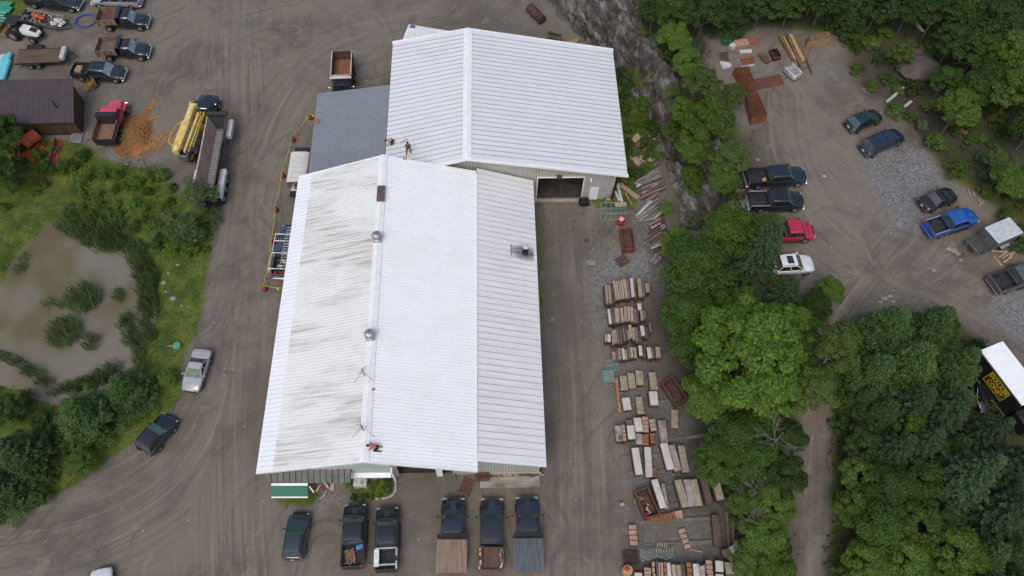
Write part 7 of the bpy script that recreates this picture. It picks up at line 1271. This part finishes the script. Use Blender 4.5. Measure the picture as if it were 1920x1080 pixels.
# grass blades and low growth
def scatter(mask_fn,n,box):
    x=rs.uniform(box[0],box[1],n);y=rs.uniform(box[2],box[3],n);return x,y
def samp(field,x,y):
    i=np.clip(np.searchsorted(gx,x)-1,0,len(gx)-2); j=np.clip(np.searchsorted(gy,y)-1,0,len(gy)-2); return field[j,i]
def lowgrowth(name,field,box,n,hh,a,b,mat,thr,label,upr=.3,clump=0.,zf=None):
    x=rs.uniform(box[0],box[1],n);y=rs.uniform(box[2],box[3],n); w=samp(field,x,y)*(1 if not clump else np.clip((fbm(x*.5,y*.5,91,3)-.40)*clump+.25,0,1)); keep=(rs.rand(n)<w)&(w>thr); x,y=x[keep],y[keep]; z=gh(x,y)+rs.rand(len(x))**1.3*hh
    C=np.stack([x,y,z],-1); m_=len(x); N=rdir(m_)*1.0; N[:,2]=np.abs(N[:,2])*upr+.05; T=rdir(m_)*.5+np.array([0,0,1.2 if upr<.5 else .2])
    me=quads(name,C,N,T,a*rs.uniform(.5,1.4,m_),b*rs.uniform(.6,1.3,m_),mat); o=bpy.data.objects.new(name,me); scn.collection.objects.link(o); return tag(o,label,'grass' if 'grass' in name else 'undergrowth',None,'stuff')
brush=zone(polyw([(120,305),(330,312),(325,375),(405,410),(400,500),(310,490),(262,450),(190,430),(120,420)]),2.)*(wg>.3)*(sp<-.3); left=(wg*(X<-15)*(sp<-.2)).clip(0,1); mid=(wg*(X>-16)*(X<20)); right=np.maximum(wg*(X>18),forest*.55*(X>17))
lowgrowth('grass',left,(-66,-15,8,84),90000,.16,.13,.035,leafmat('grass_blades',(.062,.098,.013),(.175,.215,.036),.3),.35,'mown and rough grass round the pond and along the road',.6)
lowgrowth('grass',mid,(-16,20,10,72),26000,.25,.14,.035,leafmat('grass_dark',(.025,.060,.010),(.080,.130,.022),.3),.3,'tufts of grass beside the barn and workshop',.6)
lowgrowth('undergrowth',right,(18,72,6,84),150000,.55,.20,.08,leafmat('underbrush',(.018,.040,.010),(.075,.115,.022),.25),.3,'low green undergrowth on the wooded slopes and banks',1.2,3.)
lowgrowth('undergrowth',brush,(-52,-25,30,66),34000,.8,.20,.075,leafmat('brush_leaves',(.030,.065,.012),(.120,.175,.035),.3),.3,'rough leafy brush between the pond and the dirt yard',.9,2.6)
# reeds
REED=leafmat('reed_blades',(.055,.105,.038),(.175,.235,.080),.4)
def reed_mesh(n,R_,h):
    a=rs.rand(n)*6.28; r=R_*rs.rand(n)**.6; x,y=r*np.cos(a),r*np.sin(a); hh=h*rs.uniform(.5,1.1,n); C=np.stack([x,y,hh*.5],-1); T=np.stack([rs.normal(size=n)*.16,rs.normal(size=n)*.16,np.ones(n)],-1); N=rdir(n); N[:,2]=np.abs(N[:,2])*.5; return quads('reeds',C,N,T,hh*.55,np.full(n,.035),REED)
RM_=[reed_mesh(620,1.7,1.8),reed_mesh(90,.9,1.4),reed_mesh(45,.7,1.2),reed_mesh(170,1.3,1.6)]
def reed(px,py,i,label,group,s=1.): p=un(px,py,-.3); o=bpy.data.objects.new('reed_clump',RM_[i]); scn.collection.objects.link(o); o.location=(p[0],p[1],max(-.5,gz(p[0],p[1]))); o.rotation_euler=(0,0,ru(0,6)); o.scale=(s,s,ru(.85,1.15)); tag(o,label,'reeds',group)
reed(158,562,0,'large round reed island in the pond, the upper one',None,1.0); reed(122,625,0,'large round reed island in the pond, the lower one',None,1.0); reed(175,645,1,'small reed tuft right of the lower reed island',None); reed(92,570,2,'thin reed tuft left of the upper reed island',None); reed(116,572,2,'sparse reed tuft touching the left of the upper island',None,.8); reed(222,555,2,'sparse reed tuft right of the upper reed island',None); reed(165,632,2,'thin reeds between lower island and small tuft',None,.7)
for a,b,n,i in(((125,425),(262,480),13,3),((130,400),(255,440),8,1),((150,415),(250,465),8,2),((262,480),(285,560),7,3),((270,490),(290,560),5,2),((262,560),(292,640),12,2),((240,600),(262,690),7,1),((225,700),(100,735),15,2),((220,690),(140,730),5,1),((95,720),(0,660),14,2),((272,520),(288,600),5,1),((215,540),(250,640),6,2),((20,530),(60,470),3,2)):
    for j in range(n): s=(j+rnd())/n; reed(a[0]+(b[0]-a[0])*s+ru(-7,7),a[1]+(b[1]-a[1])*s+ru(-6,6),i,'clump in the fringe of reeds along the pond bank','reed fringe of the pond',ru(.7,1.1))
# stray rocks
ROCK=P('pale_rock',(.30,.28,.25),.9,0,.25,3,.4)
def rock_obj(px,py,r,label,group=None,name='rock',m=ROCK):
    p=ung(px,py); k=MB(m); rr=random.Random(int(px*7+py)); n=9
    k.loft([[tuple(p+Vector((math.cos(a*6.283/n)*r*q*rr.uniform(.8,1.2),math.sin(a*6.283/n)*r*q*.8*rr.uniform(.8,1.2),z*r))) for a in range(n)] for q,z in((.85,-.15),(1,.15),(.8,.42),(.35,.58))]); tag(k.build(name,ang=50),label,'rock',group)
for x,y,r in((308,530,.28),(311,547,.16),(325,560,.34),(340,573,.12),(316,512,.2),(366,450,.3),(333,497,.18)): rock_obj(x,y,r,'pale stone lying in the grass between pond and road','stones in the grass by the pond')
for x,y,r in((1788,470,.4),(1796,476,.3),(1779,467,.3),(1800,488,.22),(1750,506,.3),(1658,560,.3),(1668,556,.25),(1650,566,.25),(1675,566,.2),(1545,330,.25),(1420,300,.25)): rock_obj(x,y,r,'pale broken stone lying on the dirt of the upper lot','broken stones on the upper lot')
rock_obj(1722,135,2.6,'wide flat brown rock ledge in the brush of the top right',None,'rock_ledge',P('ledge_rock',(.10,.085,.078),.9,0,.25,.8,.5)); rock_obj(1725,100,1.0,'smaller rock above the wide flat ledge',None,'rock_ledge',MATS['ledge_rock'])
p=ung(331,648,.3); k=MB(P('green_disc',(.10,.30,.20),.5)); k.cyl(p+Vector((0,0,.05)),p+Vector((0,0,.35)),.42,.38,14); k.use(PLANK).tube([p+Vector((-.4,0,.25)),p+Vector((-1.1,.12,.05))],.04,5); tag(k.build('round_cover'),'round green lid with a pale stick in the grass left of the silver sedan','lid')

# bits behind the barn
p=ung(1007,27,.6); a=ung(993,14,.6);b=ung(1017,38,.6); k=MB(P('rusty_tank',(.075,.04,.035),.7,0,.3,2,.3)); k.cyl(a+Vector((0,0,.6)),b+Vector((0,0,.6)),.6,None,16); tag(k.build('steel_tank'),'dark rusty cylindrical tank lying on the dirt behind the barn','tank')
for i,(x0,y0,x1,y1,w,m) in enumerate(((1025,58,1029,72,.15,GREYS),(1029,60,1052,66,.25,RUSTB),(1029,68,1056,76,.35,RUSTB))): beam(x0,y0,x1,y1,w,.3,'brown steel beam lying at the foot of the cliff behind the barn',m,.1,'steel_beam','beam','beams behind the barn')
for i in range(8): beam(1064+i*2.6,84-i*.8,1066+i*2.6,76-i*.8,.16,.5,'short orange brown log end in the bundle behind the barn roof edge',WOODC,0,'log_piece','log','log bundle behind the barn')
